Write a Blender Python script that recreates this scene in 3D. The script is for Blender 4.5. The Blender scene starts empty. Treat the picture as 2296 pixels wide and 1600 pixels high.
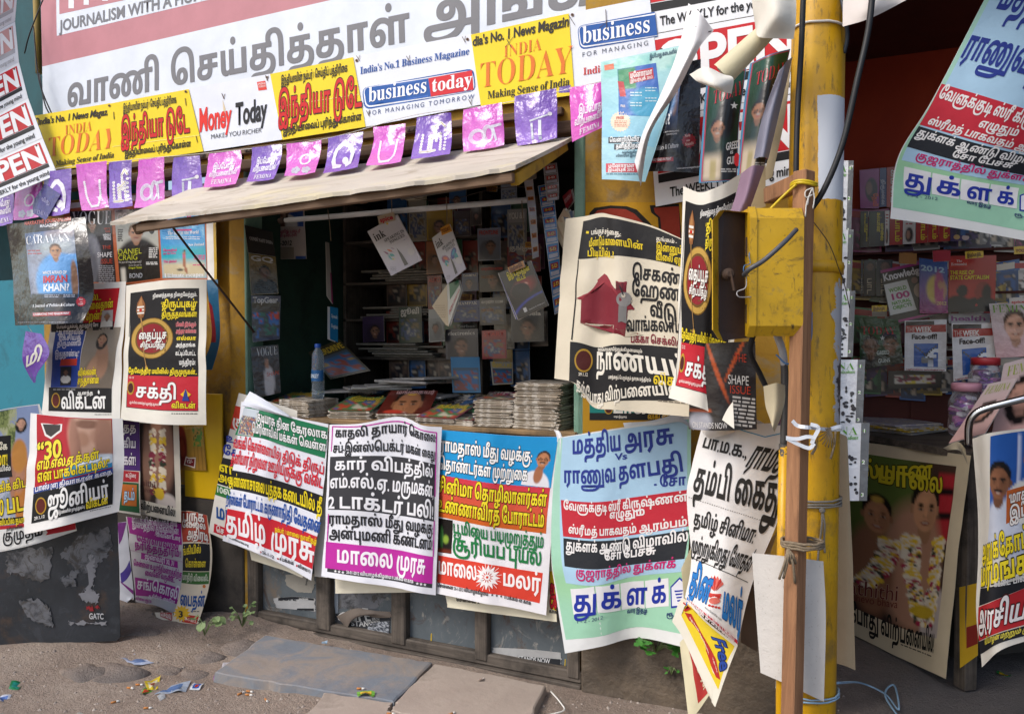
import bpy,bmesh,math,random,re,struct,zlib,base64
import numpy as np
from mathutils import Vector,Matrix
from mathutils.geometry import delaunay_2d_cdt
R=math.radians
scene=bpy.context.scene
COL=scene.collection
CAM=np.array([0.0,-3.14,1.5]);YAW,PITCH,FPX=R(24.5),R(1.64),1750.0
FW=np.array([-math.sin(YAW)*math.cos(PITCH),math.cos(YAW)*math.cos(PITCH),-math.sin(PITCH)])
RT=np.array([math.cos(YAW),math.sin(YAW),0.0]);UP=np.cross(RT,FW)
cd=bpy.data.cameras.new('camera');cam=bpy.data.objects.new('camera',cd);COL.objects.link(cam)
cd.sensor_width=36.0;cd.lens=FPX/2296*36;cd.clip_start=.05;cd.clip_end=500
cam.location=CAM
cam.matrix_world=Matrix.Translation(CAM)@Matrix((RT,UP,-FW)).transposed().to_4x4()
scene.camera=cam
SUN=Vector((-.55,-.80,1.0)).normalized()
w=bpy.data.worlds.new('World');scene.world=w;w.use_nodes=True
nt=w.node_tree;bg=nt.nodes['Background']
sk=nt.nodes.new('ShaderNodeTexSky');sk.sky_type='NISHITA';sk.sun_disc=False
sk.sun_elevation=math.asin(SUN.z);sk.sun_rotation=math.atan2(SUN.x,SUN.y)
sk.dust_density=3.0;sk.air_density=1.0
nt.links.new(sk.outputs[0],bg.inputs[0]);bg.inputs[1].default_value=.15
sl=bpy.data.lights.new('sun','SUN');sl.energy=1.35;sl.angle=R(18);sl.color=(1,.985,.96)
so=bpy.data.objects.new('sun',sl);COL.objects.link(so);so.rotation_euler=SUN.to_track_quat('Z','Y').to_euler()
vs=scene.view_settings;vs.view_transform='Standard';vs.look='None';vs.exposure=.5;vs.gamma=1
scene.cycles.max_bounces=6;scene.cycles.transparent_max_bounces=16
try:scene.cycles.use_denoising=True
except Exception:pass
def ray(u,v):
 return FW+RT*((u-1148)/FPX)-UP*((v-800)/FPX)
def W(u,v,y=0.0):
 d=ray(u,v);return CAM+d*((y-CAM[1])/d[1])
def G(u,v,z=0.0):
 d=ray(u,v);return CAM+d*((z-CAM[2])/d[2])
def Dp(u,v,d):return CAM+ray(u,v)*d
def X_(u,y=0.0):return float(W(u,700,y)[0])
def Z_(u,v,y=0.0):return float(W(u,v,y)[2])
def px(P):
 q=np.asarray(P)-CAM;d=q@FW
 return np.stack([1148+FPX*(q@RT)/d,800-FPX*(q@UP)/d],-1)
VIEW=dict(A=(0,0,.25491),B=(524.5,0,.25491),C=(1049,0,.25491),D=(1515.1,0,.25491),E=(1829.8,0,.25491),
F=(0,378.8,.23678),G=(466.2,378.8,.23678),H=(874.1,378.8,.23678),I=(1223.7,378.8,.36421),J=(1515.1,378.8,.25491),
K=(1864.8,349.6,.27316),L=(0,815.8,.25491),M=(0,1165.5,.27167),N=(437.1,845,.32774),O=(932.4,903.2,.32774),
P=(524.5,1223.7,.35533),Q=(1223.7,1107.2,.30805),R=(1486,874.1,.25491),S=(1829.8,757.5,.52666),X=(0,0,1))
def vw(V,p):
 o=VIEW[V];p=np.asarray(p,float);q=p.copy()
 q[...,0]=o[0]+p[...,0]*o[2];q[...,1]=o[1]+p[...,1]*o[2];return q
def lin(h):
 if not isinstance(h,str):return np.asarray(h,float)
 h=h.lstrip('#')
 if len(h)==3:h=''.join(c*2 for c in h)
 c=np.array([int(h[i:i+2],16)for i in(0,2,4)])/255
 return np.where(c<.04045,c/12.92,((c+.055)/1.055)**2.4)
def tag(o,label,cat=None,group=None,kind=None):
 if label:o['label']=label
 if cat:o['category']=cat
 if group:o['group']=group
 if kind:o['kind']=kind
 return o
def empty(name,loc,label=None,cat=None,group=None):
 o=bpy.data.objects.new(name,None);COL.objects.link(o);o.location=loc;o.empty_display_size=.05
 return tag(o,label,cat,group)
def link(name,me,parent=None,mat=None):
 o=bpy.data.objects.new(name,me);COL.objects.link(o)
 if mat is not None:
  for m in(mat if isinstance(mat,(list,tuple))else[mat]):me.materials.append(m)
 if parent is not None:
  o.parent=parent
  o.matrix_parent_inverse=Matrix.Translation(-parent.location)if parent.parent is None else Matrix.Identity(4)
 return o
def copy_tree(o,parent=None):
 c=o.copy();COL.objects.link(c)
 if parent is not None:c.parent=parent;c.matrix_parent_inverse=o.matrix_parent_inverse
 for ch in list(o.children):copy_tree(ch,c)
 return c
MATS={}
def nodemat(name):
 m=bpy.data.materials.new(name);m.use_nodes=True;MATS[name]=m
 n=m.node_tree;return m,n,n.nodes['Principled BSDF']
def N(n,t,**k):
 x=n.nodes.new(t)
 for a,b in k.items():
  if a.startswith('i_'):
   key=a[2:];key=int(key)if key.isdigit()else key.replace('_',' ')
   x.inputs[key].default_value=b
  else:setattr(x,a,b)
 return x
def coords(n,scale=1.0,kind='Object'):
 t=N(n,'ShaderNodeTexCoord');m=N(n,'ShaderNodeMapping')
 s=scale if isinstance(scale,(tuple,list))else(scale,)*3
 m.inputs['Scale'].default_value=s;n.links.new(t.outputs[kind],m.inputs[0]);return m.outputs[0]
def noise(n,vec,scale,detail=5,rough=.6,dist=0.0):
 x=N(n,'ShaderNodeTexNoise');x.inputs['Scale'].default_value=scale;x.inputs['Detail'].default_value=detail
 x.inputs['Roughness'].default_value=rough;x.inputs['Distortion'].default_value=dist
 n.links.new(vec,x.inputs['Vector']);return x.outputs['Fac']
def ramp(n,fac,stops):
 r=N(n,'ShaderNodeValToRGB');e=r.color_ramp.elements
 while len(e)<len(stops):e.new(.5)
 for el,(p,c)in zip(e,stops):
  el.position=p;c=lin(c)if not isinstance(c,float)else np.array([c]*3);el.color=(*c,1)
 n.links.new(fac,r.inputs[0]);return r.outputs[0]
def mix(n,fac,a,b,mode='MIX'):
 x=N(n,'ShaderNodeMix',data_type='RGBA',blend_type=mode)
 for s,v in((0,fac),(6,a),(7,b)):
  if hasattr(v,'links'):n.links.new(v,x.inputs[s])
  elif s==0:x.inputs[0].default_value=v
  else:x.inputs[s].default_value=(*lin(v),1)
 return x.outputs[2]
def bump(n,p,h,strength=.3,dist=.01):
 b=N(n,'ShaderNodeBump');b.inputs['Strength'].default_value=strength;b.inputs['Distance'].default_value=dist
 n.links.new(h,b.inputs['Height']);n.links.new(b.outputs[0],p.inputs['Normal'])
def surf(name,c1,c2,scale=6,stretch=(1,1,1),rough=.75,stain=None,stain_at=(.55,.7),stain_scale=3,bumps=.25,bscale=40,bdist=.004,metal=0.0,det=6):
 """worn surface: two tones, one optional stain layer, fine bump"""
 m,n,p=nodemat(name);v=coords(n,stretch)
 c=ramp(n,noise(n,v,scale,det,.65,.4),[(.3,c1),(.7,c2)])
 if stain is not None:
  st=stain if isinstance(stain,list)else[stain]
  for k,s in enumerate(st):
   f=ramp(n,noise(n,v,stain_scale*(1+.7*k),8,.7,.3+k),[(stain_at[0],0.0),(stain_at[1],1.0)])
   c=mix(n,f,c,s)
 n.links.new(c,p.inputs['Base Color']);p.inputs['Roughness'].default_value=rough;p.inputs['Metallic'].default_value=metal
 bump(n,p,noise(n,v,bscale,6,.65),bumps,bdist)
 return m
def wood(name,c1,c2,rough=.8,axis=2,grain=30,grime=None,b=.3):
 m,n,p=nodemat(name);s=[grain]*3;s[axis]=1.6
 v=coords(n,tuple(s));c=ramp(n,noise(n,v,1.2,8,.7,1.2),[(.3,c1),(.72,c2)])
 if grime:c=mix(n,ramp(n,noise(n,coords(n,7),1,6,.7),[(.45,0.0),(.72,1.0)]),c,grime)
 n.links.new(c,p.inputs['Base Color']);p.inputs['Roughness'].default_value=rough
 bump(n,p,noise(n,v,2.5,6,.7),b,.004);return m
def plain(name,c,rough=.5,metal=0.0,b=0.0,bs=60):
 m,n,p=nodemat(name);v=coords(n,1)
 k=ramp(n,noise(n,v,9,4),[(.3,.82),(.7,1.0)])
 n.links.new(mix(n,1.0,c,k,'MULTIPLY'),p.inputs['Base Color'])
 p.inputs['Roughness'].default_value=rough;p.inputs['Metallic'].default_value=metal
 if b:bump(n,p,noise(n,v,bs,5),b,.004)
 return m
def printed(name,rough,bumps,bscale,trans=0.0,spec=.5,dirt=.1,coat=0.0,fade_glare=None):
 """ink on a sheet: the colour of each printed field comes from the mesh, paper tone and crumple from noise"""
 m,n,p=nodemat(name);a=N(n,'ShaderNodeAttribute',attribute_name='Col');v=coords(n,1,'Object')
 d=ramp(n,noise(n,v,5,6,.65),[(.3,1-dirt),(.62,1.0)])
 c=mix(n,1.0,a.outputs['Color'],d,'MULTIPLY')
 n.links.new(c,p.inputs['Base Color']);p.inputs['Roughness'].default_value=rough
 p.inputs['Specular IOR Level'].default_value=spec;p.inputs['Coat Weight'].default_value=coat
 p.inputs['Coat Roughness'].default_value=.12
 vor=N(n,'ShaderNodeTexVoronoi',feature='DISTANCE_TO_EDGE');vor.inputs['Scale'].default_value=bscale
 wv=N(n,'ShaderNodeVectorMath',operation='ADD');nz=N(n,'ShaderNodeTexNoise');nz.inputs['Scale'].default_value=bscale*.7
 n.links.new(v,nz.inputs[0]);sc=N(n,'ShaderNodeVectorMath',operation='SCALE');sc.inputs['Scale'].default_value=.12
 n.links.new(nz.outputs['Color'],sc.inputs[0]);n.links.new(v,wv.inputs[0]);n.links.new(sc.outputs[0],wv.inputs[1]);n.links.new(wv.outputs[0],vor.inputs['Vector'])
 h=N(n,'ShaderNodeMath',operation='MULTIPLY_ADD');h.inputs[1].default_value=.5
 n.links.new(vor.outputs['Distance'],h.inputs[0]);n.links.new(noise(n,v,bscale*1.3,4,.55),h.inputs[2])
 bump(n,p,h.outputs[0],bumps,.02)
 if trans:
  t=N(n,'ShaderNodeBsdfTranslucent');n.links.new(c,t.inputs[0]);ms=N(n,'ShaderNodeMixShader');ms.inputs[0].default_value=trans
  n.links.new(p.outputs[0],ms.inputs[1]);n.links.new(t.outputs[0],ms.inputs[2]);n.links.new(ms.outputs[0],n.nodes['Material Output'].inputs[0])
 return m
TAMIL=[[47,0,202,6,12,76,-2,-40,9,-20,17,0,25,20,17,40,9,54,0,38,-9,22,-17,0,-25,-22,-17,-38,-9,8,114,20,16,8,0,17,-16,8,-24,0,
-14,-9,0,-16,14,-8,12,276,-2,-40,9,-22,17,0,25,22,17,40,9,52,0,40,-9,20,-17,0,-25,-20,-17,-40,-9,8,314,20,14,8,0,17,-14,
8,-24,0,-16,-9,0,-16,16,-8,12,176,93,-40,9,-22,17,0,25,22,17,40,9,54,0,38,-9,22,-17,0,-25,-22,-17,-38,-9,8,214,115,16,8,
0,17,-16,7,-24,0,-16,-8,0,-16,16,-8],
[49,0,249,2,75,147,-29,-44,0,-62,10,-30,19,1,13,0,7,10,10,18,6,16,2,24,1,17,0,315,0,-1,-23,-307,0,-6,0,-6,0,-4,-1,-8,-3,
0,-9,38,-9,41,0,5,0,40,0,58,9,34,16,9,9,1,7,2,3,0,7,1,3,0,11,-12,19,-26,13,-23,2,-4,0,-10,0,-3,0,-12,0,-18,-2,-12,-6,0,
-11,12,-6,22,0,14,6,0,15,-14,12,-9,6,45,5,8,-4,12,-10,10,-12,0,-15,-8,-11,-18,-10,-30,-5,-44,0,-36,7,-22,15,0,24,26,17,
46,7,29,0,38,0,56,-10,36,-19,16,-24,1,-13,0,-4,-2,-8,1,-4,1,-8,-14,-17,-56,-24,-84,-13,-53,0,4,403,-31,1,144,67,0,1,
-144],
[50,0,297,3,75,147,-29,-44,0,-62,10,-30,19,1,13,0,7,10,10,18,6,16,2,24,1,17,0,315,0,-1,-23,-307,0,-6,0,-6,0,-4,-1,-8,-3,
0,-9,38,-9,41,0,5,0,40,0,58,9,34,16,9,9,1,7,2,3,0,7,1,3,0,11,-12,19,-26,13,-23,2,-4,0,-10,0,-3,0,-12,0,-18,-2,-12,-6,0,
-11,12,-6,22,0,14,6,0,15,-14,12,-9,6,45,5,8,-4,12,-10,10,-12,0,-15,-8,-11,-18,-10,-30,-5,-44,0,-36,7,-22,15,0,24,26,17,
46,7,29,0,38,0,56,-10,36,-19,16,-24,1,-13,0,-4,-2,-8,1,-4,1,-7,-14,-17,-56,-25,-84,-13,-53,0,39,409,-64,-62,0,-60,18,1,
16,0,7,16,11,28,8,21,0,12,0,20,-2,11,-2,-5,-20,-6,1,-12,1,-14,0,-8,-3,0,-5,12,-4,32,-3,29,0,3,0,32,0,50,7,28,13,0,16,
-16,7,-28,0,-22,-5,-7,-2,-1,22,12,3,28,5,42,0,36,-8,22,-15,0,-28,-40,-24,-78,-14,-55,0,4,403,-25,1,138,67,0,1,-138],
[51,0,249,1,124,80,-64,-48,9,-22,18,0,28,38,24,58,13,68,6,35,0,26,0,60,-4,52,-9,38,-13,24,-19,1,-13,0,-19,-52,-21,-55,0,
-34,0,-60,9,-52,14,-40,15,-32,20,-13,11,-22,16,-20,34,0,39,28,34,54,27,86,15,110,0,80,-12,48,-22,26,-23,12,-31,1,-21,1,
-61,-67,0,1,49,0,21,-8,29,-18,21,-34,17,-54,9,-72,0,-58,-9,-42,-19,-24,-27,1,-19,0,-10,4,-18,14,-17,22,-21,34,-20,42,
-16,25,-4,16,-3,32,-4,17,0,28,0,22,10,0,17,-22,13,-40,8,-52,4,-23,0,-32,0,-54,-5,-36,-9,-16,-12,0,-16,22,-10,29,0,16,0,
30,3,15,3,24,4,40,15,32,21,9,13,6,7,6,16,0,19,-8,17,-22,14,-21,2,-3,0,-6,0,-8,0,-14,0,-18,-2,-10,-6,0,-11,12,-6,20,0,14,
5,0,16,-14,12,-9,5,49,-1,6,-2,12,-9,8,-10,0,-14,-16,-16,-34,-9,-27,0,-20,0,-36,7,-22,16,0,23,26,16,46,8,27,0,46,0,60,
-17,30,-29,1,-19,0,-12,-8,-22,-18,-21,-30,-21,-38,-17,-50,-13,-64,-8],
[53,0,219,1,60,129,115,50,0,64,-10,32,-19,0,-24,-22,-16,-38,-9,-48,-5,-25,-1,-47,-2,-6,-1,-6,-1,0,-2,4,-1,7,0,341,0,1,
-24,-339,0,-28,0,-32,7,-12,11,0,11,12,11,28,8,25,1,37,1,36,2,40,6,14,9,0,13,-20,9,-32,4,-17,0,-9,0,-6,0,-12,0,-1,0,-14,
0,-18,-5,0,-11,14,-4,20,0,14,6,0,12,-14,12,-9,4,51,3,8,-3,10,-8,8,-10,1,-7,0,-15,-42,-15,-37,0,-20,0,-36,6,-24,12,0,23,
26,15,50,7],
[54,0,342,3,62,129,115,50,0,64,-10,32,-19,0,-24,-22,-16,-38,-9,-48,-5,-25,-1,-47,-2,-4,0,-6,-1,-2,-1,0,-2,4,-1,7,0,577,0,
1,-24,-575,0,-28,0,-32,7,-12,11,0,11,12,11,28,8,25,1,37,1,28,2,34,4,20,5,8,7,0,12,-20,9,-32,4,-17,0,-9,0,-6,0,-12,0,-1,
0,-14,0,-18,-5,0,-11,14,-4,20,0,14,6,0,12,-14,12,-9,4,51,3,8,-3,10,-8,8,-10,1,-7,0,-15,-42,-15,-37,0,-20,0,-36,6,-24,12,
0,23,26,15,50,7,39,379,30,-22,0,-36,8,-18,17,0,27,28,22,52,11,33,0,24,0,36,-5,17,-5,-9,-24,-12,5,-32,8,-21,0,-14,0,-26,
-4,-18,-9,-3,-7,-1,-8,0,-6,6,-7,12,-4,16,0,8,2,4,4,0,6,-10,4,-24,0,-20,-6,-7,-4,-7,16,12,5,30,8,21,0,28,0,34,-13,0,-26,
-36,-15,12,473,32,1,66,9,3,1,12,185,0,1,-21,-39,0,1,-60,-57,0,1,60,-37,0,1,-60],
[58,0,180,2,41,82,-2,-42,11,-24,22,0,34,26,26,25,7,16,6,38,6,52,3,37,0,15,0,1,-23,-35,0,-18,0,-28,-2,-22,-4,-7,-3,-16,-5,
-18,-17,1,-14,0,-8,8,-11,16,-6,18,0,12,4,6,6,0,11,-16,7,-28,0,-24,-9,-11,-6,-9,20,16,7,38,10,27,0,34,0,40,-18,1,-17,0,
-12,-20,-16,-38,-9,8,233,0,1,90,-19,0,3,23,141,0,1,-23,-55,0,1,-90],
[59,0,180,2,10,211,-43,-41,20,65,30,1,83,-23,0,7,23,141,0,1,-23,-55,0,1,-90,41,82,-2,-42,11,-24,22,0,34,26,26,25,7,16,6,
38,6,52,3,37,0,15,0,1,-23,-35,0,-18,0,-28,-2,-22,-4,-7,-3,-16,-5,-18,-17,1,-14,0,-8,8,-11,16,-6,18,0,12,4,6,6,0,11,-16,
7,-28,0,-24,-9,-11,-6,-9,20,16,7,38,10,27,0,34,0,40,-18,1,-17,0,-12,-20,-16,-38,-9],
[62,0,230,2,87,328,8,-34,8,-18,15,1,9,0,2,2,9,5,3,7,0,-18,-6,-12,-14,0,-14,12,-11,18,-7,20,-3,28,-2,25,0,47,0,1,-23,-57,
0,-22,0,-28,2,-11,1,-32,4,-36,15,-18,20,0,22,20,19,36,15,27,5,55,-12,-4,-4,-4,-9,0,-11,12,-10,26,0,10,5,4,8,1,4,0,13,
-36,20,-68,10,-47,0,-34,0,-60,-4,-46,-11,-13,-8,-1,-6,0,-2,0,-5,0,-8,6,-9,14,-5,24,0,14,7,0,12,-14,7,-24,0,-20,-6,-9,-5,
1,20,12,5,26,6,38,0,30,-8,20,-14,0,-24,-22,-16,-38,-7,-52,0,-40,11,-22,20,0,26,20,19,40,15,54,10,62,4,35,0,54,0,90,-9,
35,-13,20,-7,24,-22,1,-14,0,-8,-8,-14,-22,-12,-36,-8,26,164,-64,-46,8,-26,17,0,21,10,15,11,8,57,-12,-6,-4,-6,-9,0,-9,8,
-8,18,-4,24,0,20,4,20,8,9,7,4,2,8,5,7,2,65,-5,-6,-3,-10,-7,-1,-2,-14,-11,-32,-15,-48,-8],
[65,0,188,1,54,88,-2,-48,8,-26,16,0,22,28,17,58,9,49,0,91,0,24,0,34,-2,24,-4,24,-8,16,-14,1,-9,0,-17,-42,-18,-39,0,-10,0,
-26,1,-9,1,11,23,6,-1,10,-1,22,0,18,7,0,11,-12,5,-16,3,-22,1,-11,0,-95,0,-16,0,-22,-1,-14,-4,-8,-5,0,-11,24,-6,34,0,22,
5,12,11,1,11,1,42,-55,0,1,-30,-61,-3,1,56,261,0,1,-23,-75,0,1,-41,0,-14,-12,-17,-28,-14,-46,-6],
[65,108,0,188,2,54,88,-2,-48,8,-26,16,0,22,28,17,58,9,49,0,91,0,24,0,34,-2,24,-4,24,-8,16,-14,1,-9,0,-17,-42,-18,-39,0,
-10,0,-26,1,-9,1,11,23,6,-1,10,-1,22,0,18,7,0,11,-12,5,-16,3,-22,1,-11,0,-95,0,-16,0,-22,-1,-14,-4,-8,-5,0,-11,24,-6,34,
0,22,5,12,11,1,11,1,42,-55,0,1,-30,-61,-3,1,56,261,0,1,-23,-75,0,1,-41,0,-14,-12,-17,-28,-14,-46,-6,34,295,170,44,0,42,
-16,0,-24,-36,-14,-68,0,-30,14,0,18,16,15,13,5,37,-6,-10,-5,-12,-9,0,-8,6,-5,8,-2,16,0,10,5,0,8,-18,4,-20,0,-20,-2,-24,
-4,-18,-12,0,-13,4,-8,5,-4,-51,-4,-6,5,-4,11,0,15,12,15,30,13,46,8],
[65,109,0,241,1,74,196,-2,-48,8,-24,16,0,22,26,17,58,9,49,0,63,0,40,0,58,-10,36,-16,16,-22,0,-28,-22,-25,-42,-18,-54,-10,
-60,-5,-31,0,-11,0,-52,0,-76,11,-52,19,-32,24,-14,26,1,13,1,3,0,17,16,30,24,26,15,10,55,-15,-14,-10,-20,-22,-10,-23,1,
-10,1,-5,0,-14,18,-26,38,-19,62,-11,45,0,7,0,34,0,54,6,40,12,20,19,0,27,-24,17,-40,7,-23,0,-63,0,-16,0,-22,-1,-14,-4,-8,
-5,0,-11,24,-6,34,0,22,5,12,11,1,11,1,42,-55,0,1,-32,-61,-3,1,58,261,0,1,-23,-75,0,1,-41,0,-14,-12,-17,-28,-14,-46,-6],
[65,121,0,188,2,54,88,-2,-48,8,-26,16,0,22,28,17,58,9,49,0,91,0,24,0,34,-2,24,-4,24,-8,16,-14,1,-9,0,-17,-42,-18,-39,0,
-10,0,-26,1,-9,1,11,23,6,-1,10,-1,22,0,18,7,0,11,-12,5,-16,3,-22,1,-11,0,-95,0,-16,0,-22,-1,-14,-4,-8,-5,0,-11,24,-6,34,
0,22,5,12,11,1,11,1,42,-55,0,1,-30,-61,-3,1,56,261,0,1,-23,-75,0,1,-41,0,-14,-12,-17,-28,-14,-46,-6,8,182,132,-20,10,0,
15,20,10,32,0,20,-10,0,-15,-20,-10],
[69,121,0,242,3,32,31,0,1,113,269,0,1,-23,-79,0,1,-24,10,4,26,3,17,0,26,0,32,-9,14,-14,0,-14,-6,-9,-3,-3,79,0,1,-24,-259,
0,1,24,117,0,4,2,6,6,0,12,-14,6,-20,0,-16,-3,-7,-3,1,-11,-67,0,1,57,-53,0,1,-90,6,359,0,-5,24,37,0,1,89,67,0,1,-113,8,
226,132,-20,10,0,15,20,10,32,0,20,-10,0,-15,-20,-10],
[70,0,167,1,33,88,-2,-48,8,-26,16,0,22,28,17,58,9,49,0,167,0,1,-22,-173,0,-16,0,-22,-1,-14,-4,-8,-5,0,-11,24,-6,34,0,22,
5,12,11,1,11,1,42,-55,0,1,-30,-61,-3,1,56,261,0,1,-23,-75,0,1,-41,0,-14,-12,-17,-28,-14,-46,-6],
[70,109,0,197,2,33,88,-2,-48,8,-26,16,0,22,28,17,58,9,49,0,237,0,1,-22,-243,0,-16,0,-22,-1,-14,-4,-8,-5,0,-11,24,-6,34,0,
22,5,12,11,1,11,1,42,-55,0,1,-30,-61,-3,1,56,261,0,1,-23,-75,0,1,-41,0,-14,-12,-17,-28,-14,-46,-6,4,275,0,1,55,67,-2,1,
-53],
[70,110,0,283,3,47,489,40,26,0,32,-11,14,-17,1,-9,0,-16,-26,-23,-48,-16,-62,-8,-72,-4,-37,0,-21,0,-70,0,-106,14,-66,27,
-30,33,1,20,1,3,0,16,16,30,24,26,15,10,55,-15,-16,-11,-18,-22,-10,-21,1,-10,1,-3,0,-17,26,-28,52,-18,80,-10,53,0,17,0,
24,0,54,2,48,6,40,9,22,15,0,18,-14,7,-22,0,-16,-3,-7,-3,-3,21,10,4,30,4,33,196,-2,-48,8,-26,16,0,22,28,17,58,9,49,0,237,
0,1,-22,-243,0,-16,0,-22,-1,-14,-4,-8,-5,0,-11,24,-6,34,0,22,5,12,11,1,11,1,42,-55,0,1,-30,-61,-3,1,56,261,0,1,-23,-75,
0,1,-41,0,-14,-12,-17,-28,-14,-46,-6,4,383,0,1,55,65,-2,1,-53],
[70,121,0,167,2,33,88,-2,-48,8,-26,16,0,22,28,17,58,9,49,0,167,0,1,-22,-173,0,-16,0,-22,-1,-14,-4,-8,-5,0,-11,24,-6,34,0,
22,5,12,11,1,11,1,42,-55,0,1,-30,-61,-3,1,56,261,0,1,-23,-75,0,1,-41,0,-14,-12,-17,-28,-14,-46,-6,8,182,132,-20,10,0,15,
20,10,32,0,20,-10,0,-15,-20,-10],
[72,0,227,1,129,172,115,44,-6,28,-12,9,-7,-19,-2,10,9,26,12,36,6,23,0,38,0,48,-13,24,-23,0,-30,-24,-21,-36,-12,-38,-6,
-48,-2,-27,0,-93,0,-18,0,-24,-1,-16,-3,-16,-5,-10,-10,0,-13,10,-11,24,-6,30,0,24,4,26,10,40,18,38,12,38,4,48,0,34,-6,24,
-10,10,-14,0,-17,-16,-15,-36,-9,-54,0,-30,6,-18,9,-8,11,0,13,18,15,11,5,53,-3,-14,-5,-14,-11,0,-11,14,-7,22,0,12,4,6,5,
0,7,-6,5,-8,3,-16,3,-20,0,-14,-2,-14,-3,-12,-3,-14,-6,-9,-6,-18,-10,-38,-13,-44,-6,-29,0,-42,0,-48,12,-24,22,0,25,18,17,
30,11,34,6,44,2,29,0,85,0,22,0,36,2,26,4,20,7,10,12,0,18,-12,12,-22,6,-24,0,-14,-3,-12,-7,-6,-11,1,-12,1,-17,-65,0,1,15,
0,8,-8,14,-16,9,-28,5,-19,0,-4,0,-10,0,-3,-1,-9,-1,-14,-2,-18,-7,-8,-8,0,-10,12,-8,28,0,14,6,0,11,-10,8,-22,6,-21,0,57,
10,14,-1,24,-8,14,-13,1,-8,0,-16,-40,-17,-41,0,-28,0,-36,10,-18,16,0,24,34,21,54,10],
[74,0,278,3,48,453,68,28,0,40,-12,20,-22,0,-34,-26,-28,-48,-19,-62,-12,-70,-5,-35,0,-23,0,-58,0,-84,9,-58,18,-36,24,-18,
28,1,15,1,3,0,16,16,29,24,27,17,10,53,-15,-14,-11,-20,-22,-10,-22,1,-10,1,-3,0,-16,20,-27,46,-19,72,-10,55,0,17,0,40,0,
66,7,48,14,28,22,1,16,0,8,-8,11,-18,6,-20,0,-16,-2,-5,-3,-1,23,10,3,26,3,41,196,-2,-42,11,-24,22,0,34,26,26,25,7,16,6,
38,6,52,3,37,0,15,0,1,-23,-35,0,-18,0,-28,-2,-22,-4,-7,-3,-16,-5,-18,-17,1,-14,0,-8,8,-11,16,-6,18,0,12,4,6,6,0,11,-14,
7,-30,0,-24,-9,-11,-6,-9,20,16,7,40,10,25,0,34,0,40,-18,1,-17,0,-12,-20,-16,-38,-9,8,347,0,1,90,-21,0,5,23,141,0,1,-23,
-55,0,1,-90],
[75,0,150,1,6,31,0,1,113,67,0,1,-89,199,0,1,-24],
[75,107,0,177,2,6,31,0,1,113,67,0,1,-89,251,0,1,-24,27,246,97,32,-7,18,-11,6,-13,0,-16,-8,-20,-5,-11,-43,-76,-61,9,45,75,
6,8,6,17,0,13,-8,8,-22,0,-14,-8,0,-15,10,-13,18,-13,13,-7,-43,-14,-16,9,-26,17,-14,19,0,21,18,17,40,11],
[75,109,0,233,2,59,195,-63,-48,0,-66,16,-38,29,-18,38,1,22,1,3,0,22,18,38,36,31,54,22,74,12,45,0,36,0,58,-7,38,-13,26,
-14,18,-21,10,-28,1,-19,1,-68,-67,0,1,63,0,15,-6,25,-16,22,-28,13,-40,8,-58,0,-50,-9,-40,-17,-28,-25,-14,-33,1,-20,0,
-25,16,-32,30,-18,38,-6,46,0,32,8,20,14,8,18,0,22,-10,15,-16,6,-24,0,-16,-4,-9,-4,-3,23,12,4,30,5,15,0,28,0,40,-12,22,
-26,0,-38,-20,-28,-40,-18,-56,-9,4,151,0,1,113,69,0,1,-113],
[75,121,0,150,2,6,31,0,1,113,67,0,1,-89,199,0,1,-24,8,146,132,-20,10,0,15,20,10,32,0,20,-10,0,-15,-20,-10],
[79,0,374,1,120,82,-2,-42,11,-24,23,1,16,0,21,42,30,78,16,53,0,26,0,42,-3,38,-7,19,-6,11,-4,30,-10,36,-28,1,-19,0,-13,
-20,-18,-36,-9,-56,0,-38,10,-18,19,0,23,12,19,26,17,17,7,11,5,24,9,56,8,37,0,24,0,36,-3,34,-7,19,-6,11,-5,18,-7,26,-17,
14,-20,0,-25,-18,-18,-38,-9,-56,0,-38,10,-18,19,0,23,16,20,26,17,17,6,15,5,16,5,32,7,46,3,35,0,129,0,1,-23,-53,0,1,-90,
-67,0,1,90,-13,0,-20,0,-28,-2,-20,-3,-16,-4,-20,-7,-18,-12,-8,-15,0,-18,12,-9,18,0,10,5,4,9,0,13,-10,16,-20,13,-30,11,
-38,5,-46,0,-36,-7,-28,-9,-18,-13,-10,-14,0,-19,12,-10,18,0,10,5,4,9,1,5,0,12,-24,22,-42,13,-42,6,-62,0,-46,-10,-28,-17,
-3,-10,0,-2,-2,-4,1,-3,0,-8,8,-11,14,-7,22,0,10,3,6,7,0,11,-16,7,-28,0,-24,-9,-11,-6,-9,20,16,7,38,10,27,0,34,0,40,-18,
1,-17,0,-12,-20,-16,-38,-9],
[79,109,0,424,2,161,82,-2,-42,11,-24,23,1,16,0,21,42,30,78,16,53,0,26,0,42,-3,38,-7,19,-6,11,-4,30,-10,36,-28,1,-19,0,
-13,-20,-18,-36,-9,-56,0,-38,10,-18,19,0,23,12,19,26,17,17,7,11,5,24,9,56,8,37,0,24,0,36,-3,34,-7,19,-6,11,-5,18,-7,26,
-17,14,-20,0,-25,-18,-18,-38,-9,-56,0,-38,10,-18,19,0,22,12,19,22,17,17,8,11,6,22,8,44,8,35,0,46,0,58,-17,28,-31,0,-41,
-28,-32,-19,-12,-3,-10,-34,-12,-80,-14,-88,-8,-96,-2,-51,0,-107,0,-42,0,-68,3,-48,7,-24,13,1,10,0,5,6,7,16,5,20,3,21,0,
687,0,9,-24,-173,0,-37,3,-471,0,-6,0,-6,-1,0,-4,18,-3,36,-2,50,-1,33,0,69,0,54,0,94,2,76,5,60,8,23,5,-1,6,16,7,26,20,14,
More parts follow.
